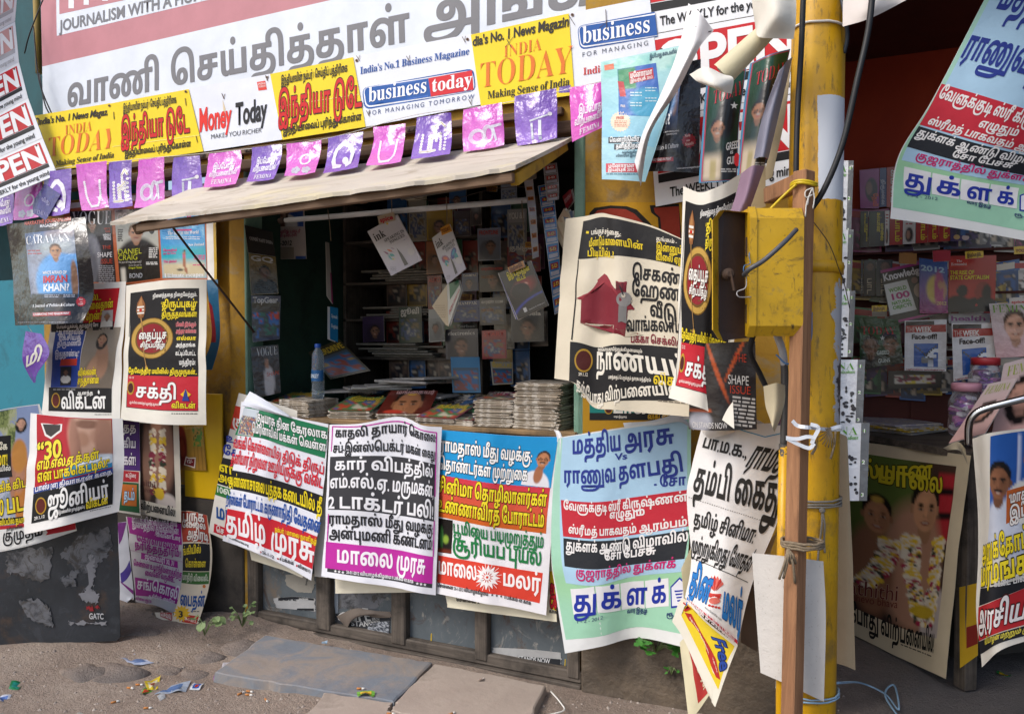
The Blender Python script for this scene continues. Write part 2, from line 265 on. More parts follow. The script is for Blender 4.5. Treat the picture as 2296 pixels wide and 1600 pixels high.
25,0,22,-6,15,-18,13,-26,7,-36,0,-26,-5,-11,-5,-7,-4,-10,-5,-14,-12,-6,-14,0,-18,12,-9,18,0,10,5,4,9,0,13,-10,16,-20,13,
-30,11,-38,5,-46,0,-36,-7,-28,-9,-18,-13,-10,-14,0,-19,12,-10,18,0,10,5,4,9,1,5,0,12,-24,22,-42,13,-42,6,-62,0,-46,-10,
-28,-17,-3,-10,0,-2,-2,-4,1,-3,0,-8,8,-11,14,-7,22,0,10,3,6,7,0,11,-16,7,-28,0,-24,-9,-11,-6,-9,20,16,7,38,10,27,0,34,0,
40,-18,1,-17,0,-12,-20,-16,-38,-9,4,753,-35,1,148,67,0,1,-148],
[79,121,0,374,2,120,82,-2,-42,11,-24,23,1,16,0,21,42,30,78,16,53,0,26,0,42,-3,38,-7,19,-6,11,-4,30,-10,36,-28,1,-19,0,
-13,-20,-18,-36,-9,-56,0,-38,10,-18,19,0,23,12,19,26,17,17,7,11,5,24,9,56,8,37,0,24,0,36,-3,34,-7,19,-6,11,-5,18,-7,26,
-17,14,-20,0,-25,-18,-18,-38,-9,-56,0,-38,10,-18,19,0,23,16,20,26,17,17,6,15,5,16,5,32,7,46,3,35,0,129,0,1,-23,-53,0,1,
-90,-67,0,1,90,-13,0,-20,0,-28,-2,-20,-3,-16,-4,-20,-7,-18,-12,-8,-15,0,-18,12,-9,18,0,10,5,4,9,0,13,-10,16,-20,13,-30,
11,-38,5,-46,0,-36,-7,-28,-9,-18,-13,-10,-14,0,-19,12,-10,18,0,10,5,4,9,1,5,0,12,-24,22,-42,13,-42,6,-62,0,-46,-10,-28,
-17,-3,-10,0,-2,-2,-4,1,-3,0,-8,8,-11,14,-7,22,0,10,3,6,7,0,11,-16,7,-28,0,-24,-9,-11,-6,-9,20,16,7,38,10,27,0,34,0,40,
-18,1,-17,0,-12,-20,-16,-38,-9,8,358,132,-20,10,0,15,20,10,32,0,20,-10,0,-15,-20,-10],
[80,0,188,1,72,88,-2,-48,8,-26,16,0,22,28,17,58,9,49,0,73,0,42,0,64,-10,36,-22,1,-19,0,-14,-24,-20,-21,-7,-14,-4,-40,-6,
-50,-3,-29,0,-37,0,-22,0,-20,-2,-12,-4,-8,-7,0,-9,2,-4,1,-2,-65,-1,-2,4,0,9,1,4,0,10,14,13,22,8,20,3,28,2,23,0,45,0,30,
0,44,2,30,5,18,8,8,11,0,15,-14,10,-22,6,-26,2,-15,0,-77,0,-16,0,-22,-1,-14,-4,-8,-5,0,-11,24,-6,34,0,22,5,12,11,1,11,1,
42,-55,0,1,-30,-61,-3,1,56,261,0,1,-23,-75,0,1,-41,0,-14,-12,-17,-28,-14,-46,-6],
[80,108,0,188,2,72,88,-2,-48,8,-26,16,0,22,28,17,58,9,49,0,73,0,42,0,64,-10,36,-22,1,-19,0,-14,-24,-20,-21,-7,-14,-4,-40,
-6,-50,-3,-29,0,-37,0,-22,0,-20,-2,-12,-4,-8,-7,0,-9,2,-4,1,-2,-65,-1,-2,4,0,9,1,4,0,10,14,13,22,8,20,3,28,2,23,0,45,0,
30,0,44,2,30,5,18,8,8,11,0,15,-14,10,-22,6,-26,2,-15,0,-77,0,-16,0,-22,-1,-14,-4,-8,-5,0,-11,24,-6,34,0,22,5,12,11,1,11,
1,42,-55,0,1,-30,-61,-3,1,56,261,0,1,-23,-75,0,1,-41,0,-14,-12,-17,-28,-14,-46,-6,34,293,170,44,0,42,-16,0,-24,-36,-14,
-68,0,-30,14,0,18,16,15,13,5,37,-6,-10,-5,-12,-9,0,-8,6,-5,8,-2,16,0,10,5,0,8,-18,4,-20,0,-20,-2,-24,-4,-18,-12,0,-13,4,
-8,5,-4,-51,-4,-6,5,-4,11,0,15,12,15,30,13,46,8],
[80,109,0,249,2,79,88,-2,-48,8,-26,16,0,22,28,17,58,9,49,0,77,0,22,0,48,-5,40,-13,26,-23,1,-17,0,-10,-12,-18,-9,-8,1,-5,
-16,-11,-54,-16,-76,-8,-45,0,-7,0,-38,0,-58,7,-30,15,1,11,0,5,6,7,16,5,20,3,21,0,349,0,31,-24,-153,0,-21,3,-193,0,-6,0,
-4,-1,0,-5,30,-5,33,0,17,0,28,0,46,3,34,7,13,6,3,6,8,5,10,9,4,12,1,7,0,13,-22,16,-38,7,-23,0,-69,0,-16,0,-22,-1,-14,-4,
-8,-5,0,-11,24,-6,34,0,22,5,12,11,1,11,1,42,-55,0,1,-30,-61,-3,1,56,261,0,1,-23,-75,0,1,-41,0,-14,-12,-17,-28,-14,-46,
-6,4,401,-35,1,148,69,0,1,-148],
[80,121,0,188,2,72,88,-2,-48,8,-26,16,0,22,28,17,58,9,49,0,73,0,42,0,64,-10,36,-22,1,-19,0,-14,-24,-20,-21,-7,-14,-4,-40,
-6,-50,-3,-29,0,-37,0,-22,0,-20,-2,-12,-4,-8,-7,0,-9,2,-4,1,-2,-65,-1,-2,4,0,9,1,4,0,10,14,13,22,8,20,3,28,2,23,0,45,0,
30,0,44,2,30,5,18,8,8,11,0,15,-14,10,-22,6,-26,2,-15,0,-77,0,-16,0,-22,-1,-14,-4,-8,-5,0,-11,24,-6,34,0,22,5,12,11,1,11,
1,42,-55,0,1,-30,-61,-3,1,56,261,0,1,-23,-75,0,1,-41,0,-14,-12,-17,-28,-14,-46,-6,8,182,132,-20,10,0,15,20,10,32,0,20,
-10,0,-15,-20,-10],
[84,0,182,2,43,265,73,26,0,40,-11,20,-21,0,-33,-24,-23,-34,-12,-36,-5,-42,-3,-27,0,-43,0,-22,0,-20,-2,-12,-4,-6,-7,0,-9,
0,-4,1,-2,-65,-1,0,4,-2,9,1,4,0,10,16,13,20,8,20,3,30,2,23,0,55,0,26,0,36,2,22,5,14,7,10,13,0,17,-10,11,-16,6,-22,0,-18,
-4,-5,-3,-3,23,12,3,26,4,10,31,0,1,113,245,0,1,-23,-55,0,1,-90,-65,0,1,90,-55,0,1,-90],
[84,108,0,182,3,43,265,73,26,0,40,-11,20,-21,0,-33,-24,-23,-34,-12,-36,-5,-42,-3,-27,0,-43,0,-22,0,-20,-2,-12,-4,-6,-7,0,
-9,0,-4,1,-2,-65,-1,0,4,-2,9,1,4,0,10,16,13,20,8,20,3,30,2,23,0,55,0,26,0,36,2,22,5,14,7,10,13,0,17,-10,11,-16,6,-22,0,
-18,-4,-5,-3,-3,23,12,3,26,4,10,31,0,1,113,245,0,1,-23,-55,0,1,-90,-65,0,1,90,-55,0,1,-90,34,277,170,44,0,42,-16,0,-24,
-34,-14,-70,0,-30,14,0,18,16,15,13,5,37,-6,-8,-5,-12,-9,0,-8,4,-5,8,-2,18,0,8,5,0,8,-16,4,-22,0,-20,-2,-24,-4,-18,-12,0,
-13,4,-8,5,-4,-51,-4,-4,5,-6,11,0,15,14,15,28,13,46,8],
[84,121,0,182,3,43,265,73,26,0,40,-11,20,-21,0,-33,-24,-23,-34,-12,-36,-5,-42,-3,-27,0,-43,0,-22,0,-20,-2,-12,-4,-6,-7,0,
-9,0,-4,1,-2,-65,-1,0,4,-2,9,1,4,0,10,16,13,20,8,20,3,30,2,23,0,55,0,26,0,36,2,22,5,14,7,10,13,0,17,-10,11,-16,6,-22,0,
-18,-4,-5,-3,-3,23,12,3,26,4,10,31,0,1,113,245,0,1,-23,-55,0,1,-90,-65,0,1,90,-55,0,1,-90,8,166,132,-20,10,0,15,20,10,
32,0,20,-10,0,-15,-20,-10],
[85,0,278,1,83,82,-2,-42,11,-24,23,1,16,0,21,42,30,78,16,53,0,26,0,42,-3,38,-7,19,-6,11,-4,30,-10,36,-28,1,-19,0,-13,-20,
-18,-36,-9,-56,0,-38,10,-18,19,0,23,14,20,28,17,17,6,15,5,14,5,34,7,46,3,35,0,129,0,1,-23,-53,0,1,-90,-67,0,1,90,-13,0,
-20,0,-28,-2,-20,-3,-16,-4,-20,-7,-18,-12,-8,-15,0,-18,12,-9,18,0,10,5,4,9,1,5,0,12,-24,22,-42,13,-42,6,-62,0,-46,-10,
-28,-17,-3,-10,0,-2,-2,-4,1,-3,0,-9,8,-11,16,-6,18,0,12,4,6,6,0,11,-16,7,-28,0,-24,-9,-11,-6,-9,20,16,7,38,10,27,0,34,0,
40,-18,1,-17,0,-12,-20,-16,-38,-9],
[85,109,0,328,2,122,82,-2,-42,11,-24,23,1,16,0,21,42,30,78,16,53,0,26,0,42,-3,38,-7,19,-6,11,-4,30,-10,36,-28,1,-19,0,
-13,-20,-18,-36,-9,-56,0,-38,10,-18,19,0,22,12,19,22,17,17,8,11,6,20,8,46,8,35,0,46,0,58,-17,28,-31,0,-40,-24,-33,-17,
-12,-5,-8,-30,-14,-80,-17,-96,-7,-55,0,-43,0,-30,0,-54,3,-40,7,-22,13,1,10,0,5,6,7,16,5,20,3,21,0,515,0,1,-24,-177,0,
-17,3,-309,0,-6,0,-4,-1,0,-4,14,-4,40,-2,37,0,33,0,42,0,74,4,58,8,19,7,9,7,14,6,22,20,14,24,1,14,0,9,-8,16,-16,13,-26,7,
-36,0,-26,-5,-11,-5,-7,-4,-10,-5,-14,-12,-6,-14,0,-18,12,-9,18,0,10,5,4,9,0,13,-10,15,-22,13,-34,11,-42,6,-62,0,-46,-10,
-28,-17,-3,-10,0,-2,-2,-4,1,-3,0,-9,8,-11,16,-6,18,0,12,4,6,6,0,11,-16,7,-28,0,-24,-9,-11,-6,-9,20,16,7,38,10,27,0,34,0,
40,-18,1,-17,0,-12,-20,-16,-38,-9,4,561,-35,1,148,67,0,1,-148],
[85,121,0,278,2,83,82,-2,-42,11,-24,23,1,16,0,21,42,30,78,16,53,0,26,0,42,-3,38,-7,19,-6,11,-4,30,-10,36,-28,1,-19,0,-13,
-20,-18,-36,-9,-56,0,-38,10,-18,19,0,23,14,20,28,17,17,6,15,5,14,5,34,7,46,3,35,0,129,0,1,-23,-53,0,1,-90,-67,0,1,90,
-13,0,-20,0,-28,-2,-20,-3,-16,-4,-20,-7,-18,-12,-8,-15,0,-18,12,-9,18,0,10,5,4,9,1,5,0,12,-24,22,-42,13,-42,6,-62,0,-46,
-10,-28,-17,-3,-10,0,-2,-2,-4,1,-3,0,-9,8,-11,16,-6,18,0,12,4,6,6,0,11,-16,7,-28,0,-24,-9,-11,-6,-9,20,16,7,38,10,27,0,
34,0,40,-18,1,-17,0,-12,-20,-16,-38,-9,8,262,132,-20,10,0,15,20,10,32,0,20,-10,0,-15,-20,-10],
[86,0,168,1,8,31,0,1,113,67,0,1,-89,145,0,1,89,69,0,1,-113],
[86,109,0,168,1,10,241,-57,1,57,-209,0,1,113,67,0,1,-89,145,0,1,89,69,0,1,-170],
[86,110,0,215,2,10,241,-28,1,28,-209,0,1,113,67,0,1,-89,145,0,1,89,69,0,1,-141,43,374,25,34,-7,20,-15,0,-26,-28,-21,-56,
-13,-80,-7,-53,0,-23,0,-44,0,-60,5,-36,9,-16,13,0,15,16,12,34,7,27,0,16,0,32,-2,17,-2,-9,-22,-8,1,-24,2,-20,0,-12,-1,-4,
-2,0,-4,8,-3,20,-3,42,-2,33,0,17,0,50,0,68,7,36,13,0,16,-14,7,-26,0,-20,-4,-7,-3,-1,23,10,3,30,4],
[86,121,0,168,2,8,31,0,1,113,67,0,1,-89,145,0,1,89,69,0,1,-113,8,152,132,-20,10,0,15,20,10,32,0,20,-10,0,-15,-20,-10],
[90,0,190,2,20,253,115,40,0,48,-16,22,-27,0,-33,-16,-21,-26,-11,-28,-5,-38,-2,-25,0,-197,0,1,113,67,0,1,-89,69,0,1,47,0,
13,12,16,24,10,32,5,14,259,92,-6,0,-8,-2,-8,-4,-4,-8,1,-9,1,-45,11,0,20,0,24,5,10,14,0,23,-8,16,-16,10],
[90,108,0,190,3,34,299,170,46,0,40,-16,0,-24,-34,-14,-70,0,-30,14,0,18,16,15,13,5,37,-6,-8,-5,-12,-9,0,-8,4,-5,10,-2,16,
0,8,5,0,8,-16,4,-22,0,-20,-2,-22,-4,-20,-12,0,-13,4,-8,5,-4,-51,-4,-4,5,-6,11,0,15,14,15,28,13,46,8,20,253,115,40,0,48,
-16,22,-27,0,-33,-16,-21,-26,-11,-28,-5,-38,-2,-25,0,-197,0,1,113,67,0,1,-89,69,0,1,47,0,13,12,16,24,10,32,5,14,259,92,
-6,0,-8,-2,-8,-4,-4,-8,1,-9,1,-45,11,0,20,0,24,5,10,14,0,23,-8,16,-16,10],
[90,109,0,251,3,27,146,-61,-64,14,-42,24,-20,32,1,19,1,3,0,16,16,31,26,27,15,10,55,-14,-22,-17,-24,-38,1,-18,1,-2,0,-13,
10,-23,26,-17,42,-10,62,0,40,11,20,20,3,13,67,-1,-4,-23,-42,-30,-70,-14,20,375,115,38,0,50,-16,22,-27,0,-33,-16,-21,-26,
-11,-28,-5,-38,-2,-25,0,-199,0,1,113,69,0,1,-89,69,0,1,47,0,13,12,16,22,10,34,5,14,379,92,-4,0,-10,-2,-8,-4,-4,-8,1,-9,
1,-45,13,0,20,0,22,5,12,14,0,23,-8,16,-18,10],
[90,121,0,190,3,20,253,115,40,0,48,-16,22,-27,0,-33,-16,-21,-26,-11,-28,-5,-38,-2,-25,0,-197,0,1,113,67,0,1,-89,69,0,1,
47,0,13,12,16,24,10,32,5,14,259,92,-6,0,-8,-2,-8,-4,-4,-8,1,-9,1,-45,11,0,20,0,24,5,10,14,0,23,-8,16,-16,10,8,174,132,
-20,10,0,15,20,10,32,0,20,-10,0,-15,-20,-10],
[91,0,211,2,8,151,0,1,113,67,0,1,-89,109,0,1,89,69,0,1,-113,19,86,-2,-26,4,-16,8,-10,9,-4,14,1,10,1,70,67,0,1,-69,0,-8,4,
-9,8,-4,10,-2,18,0,16,7,7,5,1,-24,-10,-5,-26,-6],
[91,109,0,211,3,8,151,0,1,113,67,0,1,-89,109,0,1,89,69,0,1,-113,19,86,-2,-26,4,-16,8,-10,9,-4,14,1,10,1,70,67,0,1,-69,0,
-8,4,-9,8,-4,10,-2,18,0,16,7,7,5,1,-24,-10,-5,-26,-6,4,325,-57,1,70,69,0,1,-70],
[91,121,0,211,3,8,151,0,1,113,67,0,1,-89,109,0,1,89,69,0,1,-113,19,86,-2,-26,4,-16,8,-10,9,-4,14,1,10,1,70,67,0,1,-69,0,
-8,4,-9,8,-4,10,-2,18,0,16,7,7,5,1,-24,-10,-5,-26,-6,8,194,132,-20,10,0,15,20,10,32,0,20,-10,0,-15,-20,-10],
[92,0,142,1,12,133,-43,-41,20,65,30,1,83,-57,0,1,-90,-65,0,1,113,249,0,1,-23,-55,0,1,-90],
[92,108,0,152,2,12,133,-43,-41,20,65,30,1,83,-57,0,1,-90,-65,0,1,113,249,0,1,-23,-55,0,1,-90,35,223,170,46,0,40,-16,0,
-24,-34,-14,-70,0,-30,14,0,18,16,15,13,5,37,-6,-8,-5,-12,-9,0,-8,4,-5,10,-2,16,0,8,5,0,8,-16,4,-22,0,-20,-2,-7,-1,-16,
-3,-18,-12,0,-13,4,-8,5,-4,-51,-4,-4,5,-6,11,0,15,14,15,28,13,46,8],
[92,109,0,241,2,46,379,68,28,0,38,-11,22,-22,1,-16,0,-22,-32,-32,-60,-20,-78,-9,-43,0,-7,0,-36,0,-68,7,-56,14,-40,22,-24,
31,1,20,1,3,0,16,16,29,24,27,17,10,53,-14,-22,-16,-22,-34,1,-16,1,-4,0,-16,18,-26,40,-19,60,-10,45,0,11,0,44,0,66,13,32,
26,1,20,0,8,-8,12,-16,5,-22,0,-18,-4,-9,-4,-3,23,12,4,30,5,10,151,0,1,113,245,0,1,-23,-55,0,1,-90,-65,0,1,90,-55,0,1,
-90],
[92,110,0,275,2,64,449,68,26,0,40,-11,20,-22,0,-35,-26,-28,-48,-19,-60,-12,-70,-5,-35,0,-15,0,-58,0,-94,13,-70,27,-36,42,
1,29,0,16,14,25,28,18,38,9,52,0,34,-9,16,-16,0,-20,-16,-16,-34,-10,-29,0,-18,0,-38,8,-13,9,13,25,14,-10,26,-8,24,0,16,6,
0,14,-14,5,-18,0,-18,-9,-10,-15,-1,-9,0,-4,-2,-7,1,-3,0,-21,28,-32,52,-22,74,-11,47,0,17,0,38,0,62,7,46,15,26,22,1,15,0,
8,-10,12,-16,5,-20,0,-14,-2,-3,-2,-3,23,10,2,24,3,10,219,0,1,113,245,0,1,-23,-53,0,1,-90,-67,0,1,90,-53,0,1,-90],
[92,121,0,142,2,12,133,-43,-41,20,65,30,1,83,-57,0,1,-90,-65,0,1,113,249,0,1,-23,-55,0,1,-90,8,126,132,-20,10,0,15,20,10,
32,0,20,-10,0,-15,-20,-10],
[93,0,200,1,69,267,115,38,0,50,-16,26,-30,0,-46,-26,-31,-38,-16,-42,-8,-52,-3,-33,0,-45,0,-22,0,-20,-2,-12,-4,-8,-7,0,-9,
2,-4,1,-2,-65,-1,-2,4,0,9,1,4,0,10,14,13,22,8,20,3,28,2,23,0,63,0,34,0,50,5,32,12,16,23,0,34,-14,20,-24,9,-24,0,-14,-3,
-14,-7,-4,-12,1,-9,1,-61,-67,0,1,60,0,11,-2,12,-8,6,-10,3,-14,0,-10,-3,-10,-6,-2,-12,1,-10,1,-61,-67,0,1,64,0,11,8,16,
12,11,22,9,28,4,40,0,30,-6,22,-12,9,-9,-21,2,10,8,26,11,32,6],
[93,109,0,263,2,76,267,115,38,0,50,-16,26,-30,0,-44,-18,-32,-15,-14,-1,-6,-28,-19,-98,-18,-65,0,-13,0,-40,0,-56,7,-32,15,
1,11,0,5,8,7,14,5,22,3,21,0,377,0,1,-24,-137,0,-21,3,-207,0,-6,0,-6,-1,0,-5,32,-5,35,0,11,0,48,0,64,9,23,11,3,8,12,8,12,
20,8,22,1,11,0,16,-14,20,-24,10,-24,0,-14,-3,-14,-7,-4,-12,1,-9,1,-61,-67,0,1,60,0,11,-2,12,-8,6,-10,3,-14,0,-10,-3,-10,
-6,-2,-12,1,-10,1,-61,-67,0,1,64,0,11,8,16,12,11,22,9,28,4,40,0,30,-6,22,-12,9,-9,-21,2,10,8,26,11,32,6,4,429,-35,1,148,
69,0,1,-148],
[93,121,0,200,2,69,267,115,38,0,50,-16,26,-30,0,-46,-26,-31,-38,-16,-42,-8,-52,-3,-33,0,-45,0,-22,0,-20,-2,-12,-4,-8,-7,
0,-9,2,-4,1,-2,-65,-1,-2,4,0,9,1,4,0,10,14,13,22,8,20,3,28,2,23,0,63,0,34,0,50,5,32,12,16,23,0,34,-14,20,-24,9,-24,0,
-14,-3,-14,-7,-4,-12,1,-9,1,-61,-67,0,1,60,0,11,-2,12,-8,6,-10,3,-14,0,-10,-3,-10,-6,-2,-12,1,-10,1,-61,-67,0,1,64,0,11,
8,16,12,11,22,9,28,4,40,0,30,-6,22,-12,9,-9,-21,2,10,8,26,11,32,6,8,184,132,-20,10,0,15,20,10,32,0,20,-10,0,-15,-20,-10],
[94,0,229,1,67,82,-2,-42,11,-24,23,0,33,24,25,42,17,54,8,62,0,44,-6,28,-11,16,-14,10,-21,3,-16,0,-5,2,-8,6,-7,10,-4,12,
-2,18,0,18,5,8,13,0,21,-10,19,-18,19,-13,8,57,16,28,-16,26,-35,0,-34,-22,-25,-48,-14,-37,0,-22,0,-32,4,-28,10,-18,20,-1,
14,-2,7,-2,13,-8,11,-12,9,-24,6,-46,0,-38,-12,-22,-20,1,-14,0,-9,8,-11,14,-6,20,0,12,4,6,6,0,11,-16,7,-28,0,-24,-9,-11,
-6,-9,20,16,7,38,10,27,0,34,0,40,-18,1,-17,0,-12,-20,-16,-38,-9],
[94,107,0,292,2,29,442,170,52,-9,34,-15,18,-19,8,-24,1,-17,1,-86,-65,0,1,83,0,15,-6,19,-10,14,-20,10,-28,5,-42,0,-26,-7,
-12,-11,0,-12,6,-8,12,-6,20,-4,15,-1,-1,-26,-30,1,-52,13,-28,22,0,28,26,22,56,13,68,82,-2,-42,11,-24,23,0,33,24,25,42,
17,54,8,62,0,44,-6,28,-11,16,-14,10,-21,3,-16,0,-5,2,-8,6,-7,10,-4,12,-2,18,0,18,5,8,13,0,20,-6,17,-14,14,-7,7,57,16,14,
-9,16,-20,10,-20,0,-27,-22,-25,-48,-14,-37,0,-22,0,-32,4,-28,10,-18,20,-1,14,-2,7,-2,13,-8,11,-12,9,-24,6,-46,0,-38,-12,
-22,-20,1,-14,0,-9,8,-11,14,-6,20,0,12,4,6,6,0,11,-16,7,-28,0,-24,-9,-11,-6,-9,20,16,7,38,10,27,0,34,0,40,-18,1,-17,0,
-12,-20,-16,-38,-9],
[94,121,0,229,2,67,82,-2,-42,11,-24,23,0,33,24,25,42,17,54,8,62,0,44,-6,28,-11,16,-14,10,-21,3,-16,0,-5,2,-8,6,-7,10,-4,
12,-2,18,0,18,5,8,13,0,21,-10,19,-18,19,-13,8,57,16,28,-16,26,-35,0,-34,-22,-25,-48,-14,-37,0,-22,0,-32,4,-28,10,-18,20,
-1,14,-2,7,-2,13,-8,11,-12,9,-24,6,-46,0,-38,-12,-22,-20,1,-14,0,-9,8,-11,14,-6,20,0,12,4,6,6,0,11,-16,7,-28,0,-24,-9,
-11,-6,-9,20,16,7,38,10,27,0,34,0,40,-18,1,-17,0,-12,-20,-16,-38,-9,8,214,132,-20,10,0,15,20,10,32,0,20,-10,0,-15,-20,
-10],
[95,0,241,2,39,82,-2,-42,11,-24,23,0,33,24,25,38,17,52,8,50,0,36,-4,34,-9,19,-7,-27,-24,-16,9,-38,12,-52,0,-36,-11,-22,
-21,1,-14,0,-9,8,-11,16,-6,18,0,12,3,6,7,0,11,-16,7,-28,0,-24,-9,-11,-6,-9,20,16,7,38,10,27,0,34,0,40,-18,1,-17,0,-12,
-20,-16,-38,-9,12,233,0,1,93,9,2,1,18,237,0,1,-23,-55,0,1,-90,-65,0,1,90,-55,0,1,-90],
[95,109,0,339,3,51,577,68,28,0,40,-12,20,-21,0,-33,-28,-27,-46,-18,-60,-12,-68,-7,-72,-2,-33,0,-27,0,-48,0,-88,5,-78,12,
-60,21,-34,34,1,24,1,3,0,15,16,28,24,25,15,12,53,-14,-14,-12,-20,-22,-8,-20,1,-11,1,-3,0,-19,26,-26,48,-16,64,-9,74,-3,
39,0,15,0,28,0,60,2,54,4,48,9,38,13,20,19,0,24,-18,13,-19,0,-10,0,-18,-4,-9,-4,-1,23,10,4,30,5,38,198,-2,-42,11,-24,23,
0,33,24,25,38,17,52,8,50,0,36,-4,34,-9,17,-7,-27,-24,-14,9,-38,12,-52,0,-38,-11,-20,-21,1,-14,0,-9,8,-11,14,-6,20,0,12,
3,6,7,0,11,-16,7,-28,0,-26,-9,-9,-6,-9,20,16,7,38,10,58,0,42,-18,1,-17,0,-12,-20,-16,-38,-9,12,349,0,1,93,9,2,1,18,237,
0,1,-23,-55,0,1,-90,-65,0,1,90,-55,0,1,-90],
[95,121,0,241,3,39,82,-2,-42,11,-24,23,0,33,24,25,38,17,52,8,50,0,36,-4,34,-9,19,-7,-27,-24,-16,9,-38,12,-52,0,-36,-11,
-22,-21,1,-14,0,-9,8,-11,16,-6,18,0,12,3,6,7,0,11,-16,7,-28,0,-24,-9,-11,-6,-9,20,16,7,38,10,27,0,34,0,40,-18,1,-17,0,
-12,-20,-16,-38,-9,12,233,0,1,93,9,2,1,18,237,0,1,-23,-55,0,1,-90,-65,0,1,90,-55,0,1,-90,8,226,132,-20,10,0,15,20,10,32,
0,20,-10,0,-15,-20,-10],
[96,0,190,4,20,253,115,40,0,48,-16,22,-27,0,-33,-16,-21,-26,-11,-28,-5,-38,-2,-25,0,-197,0,1,113,67,0,1,-89,69,0,1,47,0,
13,12,16,24,10,32,5,14,259,92,-6,0,-8,-2,-8,-4,-4,-8,1,-9,1,-45,11,0,20,0,24,5,10,14,0,23,-8,16,-16,10,36,93,-7,8,0,20,
-1,7,-1,-1,-21,-4,1,-12,0,-16,0,-12,-3,0,-5,8,-3,14,-1,11,0,9,0,18,0,24,4,18,7,8,8,14,3,26,2,19,0,39,-6,-18,-1,-16,-5,
-3,-4,-10,-11,-34,-14,-46,-6,-31,0,-9,0,-24,0,-40,4,-20,8,-14,10,0,20,38,15,14,229,-38,-3,3,-16,1,-26,9,-16,14,-1,11,67,
0,0,-4,6,-6,10,-3,16,-2,13,0,43,0,1,-23],
[96,109,0,250,4,46,396,-4,28,-5,18,-10,0,-19,-20,-13,-34,-8,-42,-4,-42,-1,-19,0,-11,0,-40,0,-76,5,-62,13,-48,22,-26,32,1,
21,1,3,0,17,16,30,26,26,15,10,53,-14,-14,-12,-20,-22,-10,-23,1,-11,1,-3,0,-18,20,-24,36,-16,46,-9,58,-3,33,0,17,0,16,0,
30,1,28,3,16,4,0,6,-8,3,-18,0,-16,-3,-7,-2,-9,18,12,3,34,3,4,285,-30,1,41,67,0,1,-41,20,373,115,40,0,48,-16,22,-27,0,
-33,-16,-21,-26,-11,-28,-5,-38,-2,-25,0,-197,0,1,113,67,0,1,-89,69,0,1,47,0,13,12,16,22,10,34,5,14,379,92,-6,0,-8,-2,-8,
-4,-4,-8,1,-9,1,-45,11,0,20,0,24,5,10,14,0,23,-8,16,-16,10],
[96,121,0,190,5,20,253,115,40,0,48,-16,22,-27,0,-33,-16,-21,-26,-11,-28,-5,-38,-2,-25,0,-197,0,1,113,67,0,1,-89,69,0,1,
47,0,13,12,16,24,10,32,5,14,259,92,-6,0,-8,-2,-8,-4,-4,-8,1,-9,1,-45,11,0,20,0,24,5,10,14,0,23,-8,16,-16,10,36,93,-7,8,
0,20,-1,7,-1,-1,-21,-4,1,-12,0,-16,0,-12,-3,0,-5,8,-3,14,-1,11,0,9,0,18,0,24,4,18,7,8,8,14,3,26,2,19,0,39,-6,-18,-1,-16,
-5,-3,-4,-10,-11,-34,-14,-46,-6,-31,0,-9,0,-24,0,-40,4,-20,8,-14,10,0,20,38,15,14,229,-38,-3,3,-16,1,-26,9,-16,14,-1,11,
67,0,0,-4,6,-6,10,-3,16,-2,13,0,43,0,1,-23,8,174,132,-20,10,0,15,20,10,32,0,20,-10,0,-15,-20,-10],
[97,0,233,1,50,82,-2,-42,11,-24,23,1,17,0,22,40,29,68,15,80,0,52,-9,34,-16,14,-22,0,-20,-6,-17,-5,-7,79,0,1,89,67,0,1,
-113,-211,0,-1,18,6,6,10,18,0,23,-18,17,-34,10,-52,0,-38,-12,-20,-20,1,-14,0,-9,8,-11,16,-6,18,0,12,4,6,6,0,11,-16,7,
-28,0,-24,-9,-11,-6,-9,20,16,7,38,10,27,0,34,0,40,-18,1,-17,0,-12,-20,-16,-38,-9],
[97,108,0,233,2,50,82,-2,-42,11,-24,23,1,17,0,22,40,29,68,15,80,0,52,-9,34,-16,14,-22,0,-20,-6,-17,-5,-7,79,0,1,89,67,0,
1,-113,-211,0,-1,18,6,6,10,18,0,23,-18,17,-34,10,-52,0,-38,-12,-20,-20,1,-14,0,-9,8,-11,16,-6,18,0,12,4,6,6,0,11,-16,7,
-28,0,-24,-9,-11,-6,-9,20,16,7,38,10,27,0,34,0,40,-18,1,-17,0,-12,-20,-16,-38,-9,38,387,170,44,0,40,-16,0,-24,-34,-14,
-68,0,-30,14,0,18,16,15,13,5,37,-6,-10,-5,-12,-9,0,-8,6,-5,8,-2,16,0,10,5,0,8,-18,4,-22,0,-18,-2,-24,-4,-18,-12,0,-15,8,
-8,14,-6,18,-4,13,-2,1,-25,-24,3,-40,9,-28,13,-14,16,0,19,12,17,30,13,46,8],
[97,109,0,233,2,50,82,-2,-42,11,-24,23,1,17,0,22,40,29,68,15,80,0,52,-9,34,-16,14,-22,0,-20,-6,-17,-5,-7,79,0,1,89,67,0,
1,-113,-211,0,-1,18,6,6,10,18,0,23,-18,17,-34,10,-52,0,-38,-12,-20,-20,1,-14,0,-9,8,-11,16,-6,18,0,12,4,6,6,0,11,-16,7,
-28,0,-24,-9,-11,-6,-9,20,16,7,38,10,27,0,34,0,40,-18,1,-17,0,-12,-20,-16,-38,-9,4,371,-57,1,59,67,0,1,-59],
[97,121,0,233,2,50,82,-2,-42,11,-24,23,1,17,0,22,40,29,68,15,80,0,52,-9,34,-16,14,-22,0,-20,-6,-17,-5,-7,79,0,1,89,67,0,
1,-113,-211,0,-1,18,6,6,10,18,0,23,-18,17,-34,10,-52,0,-38,-12,-20,-20,1,-14,0,-9,8,-11,16,-6,18,0,12,4,6,6,0,11,-16,7,
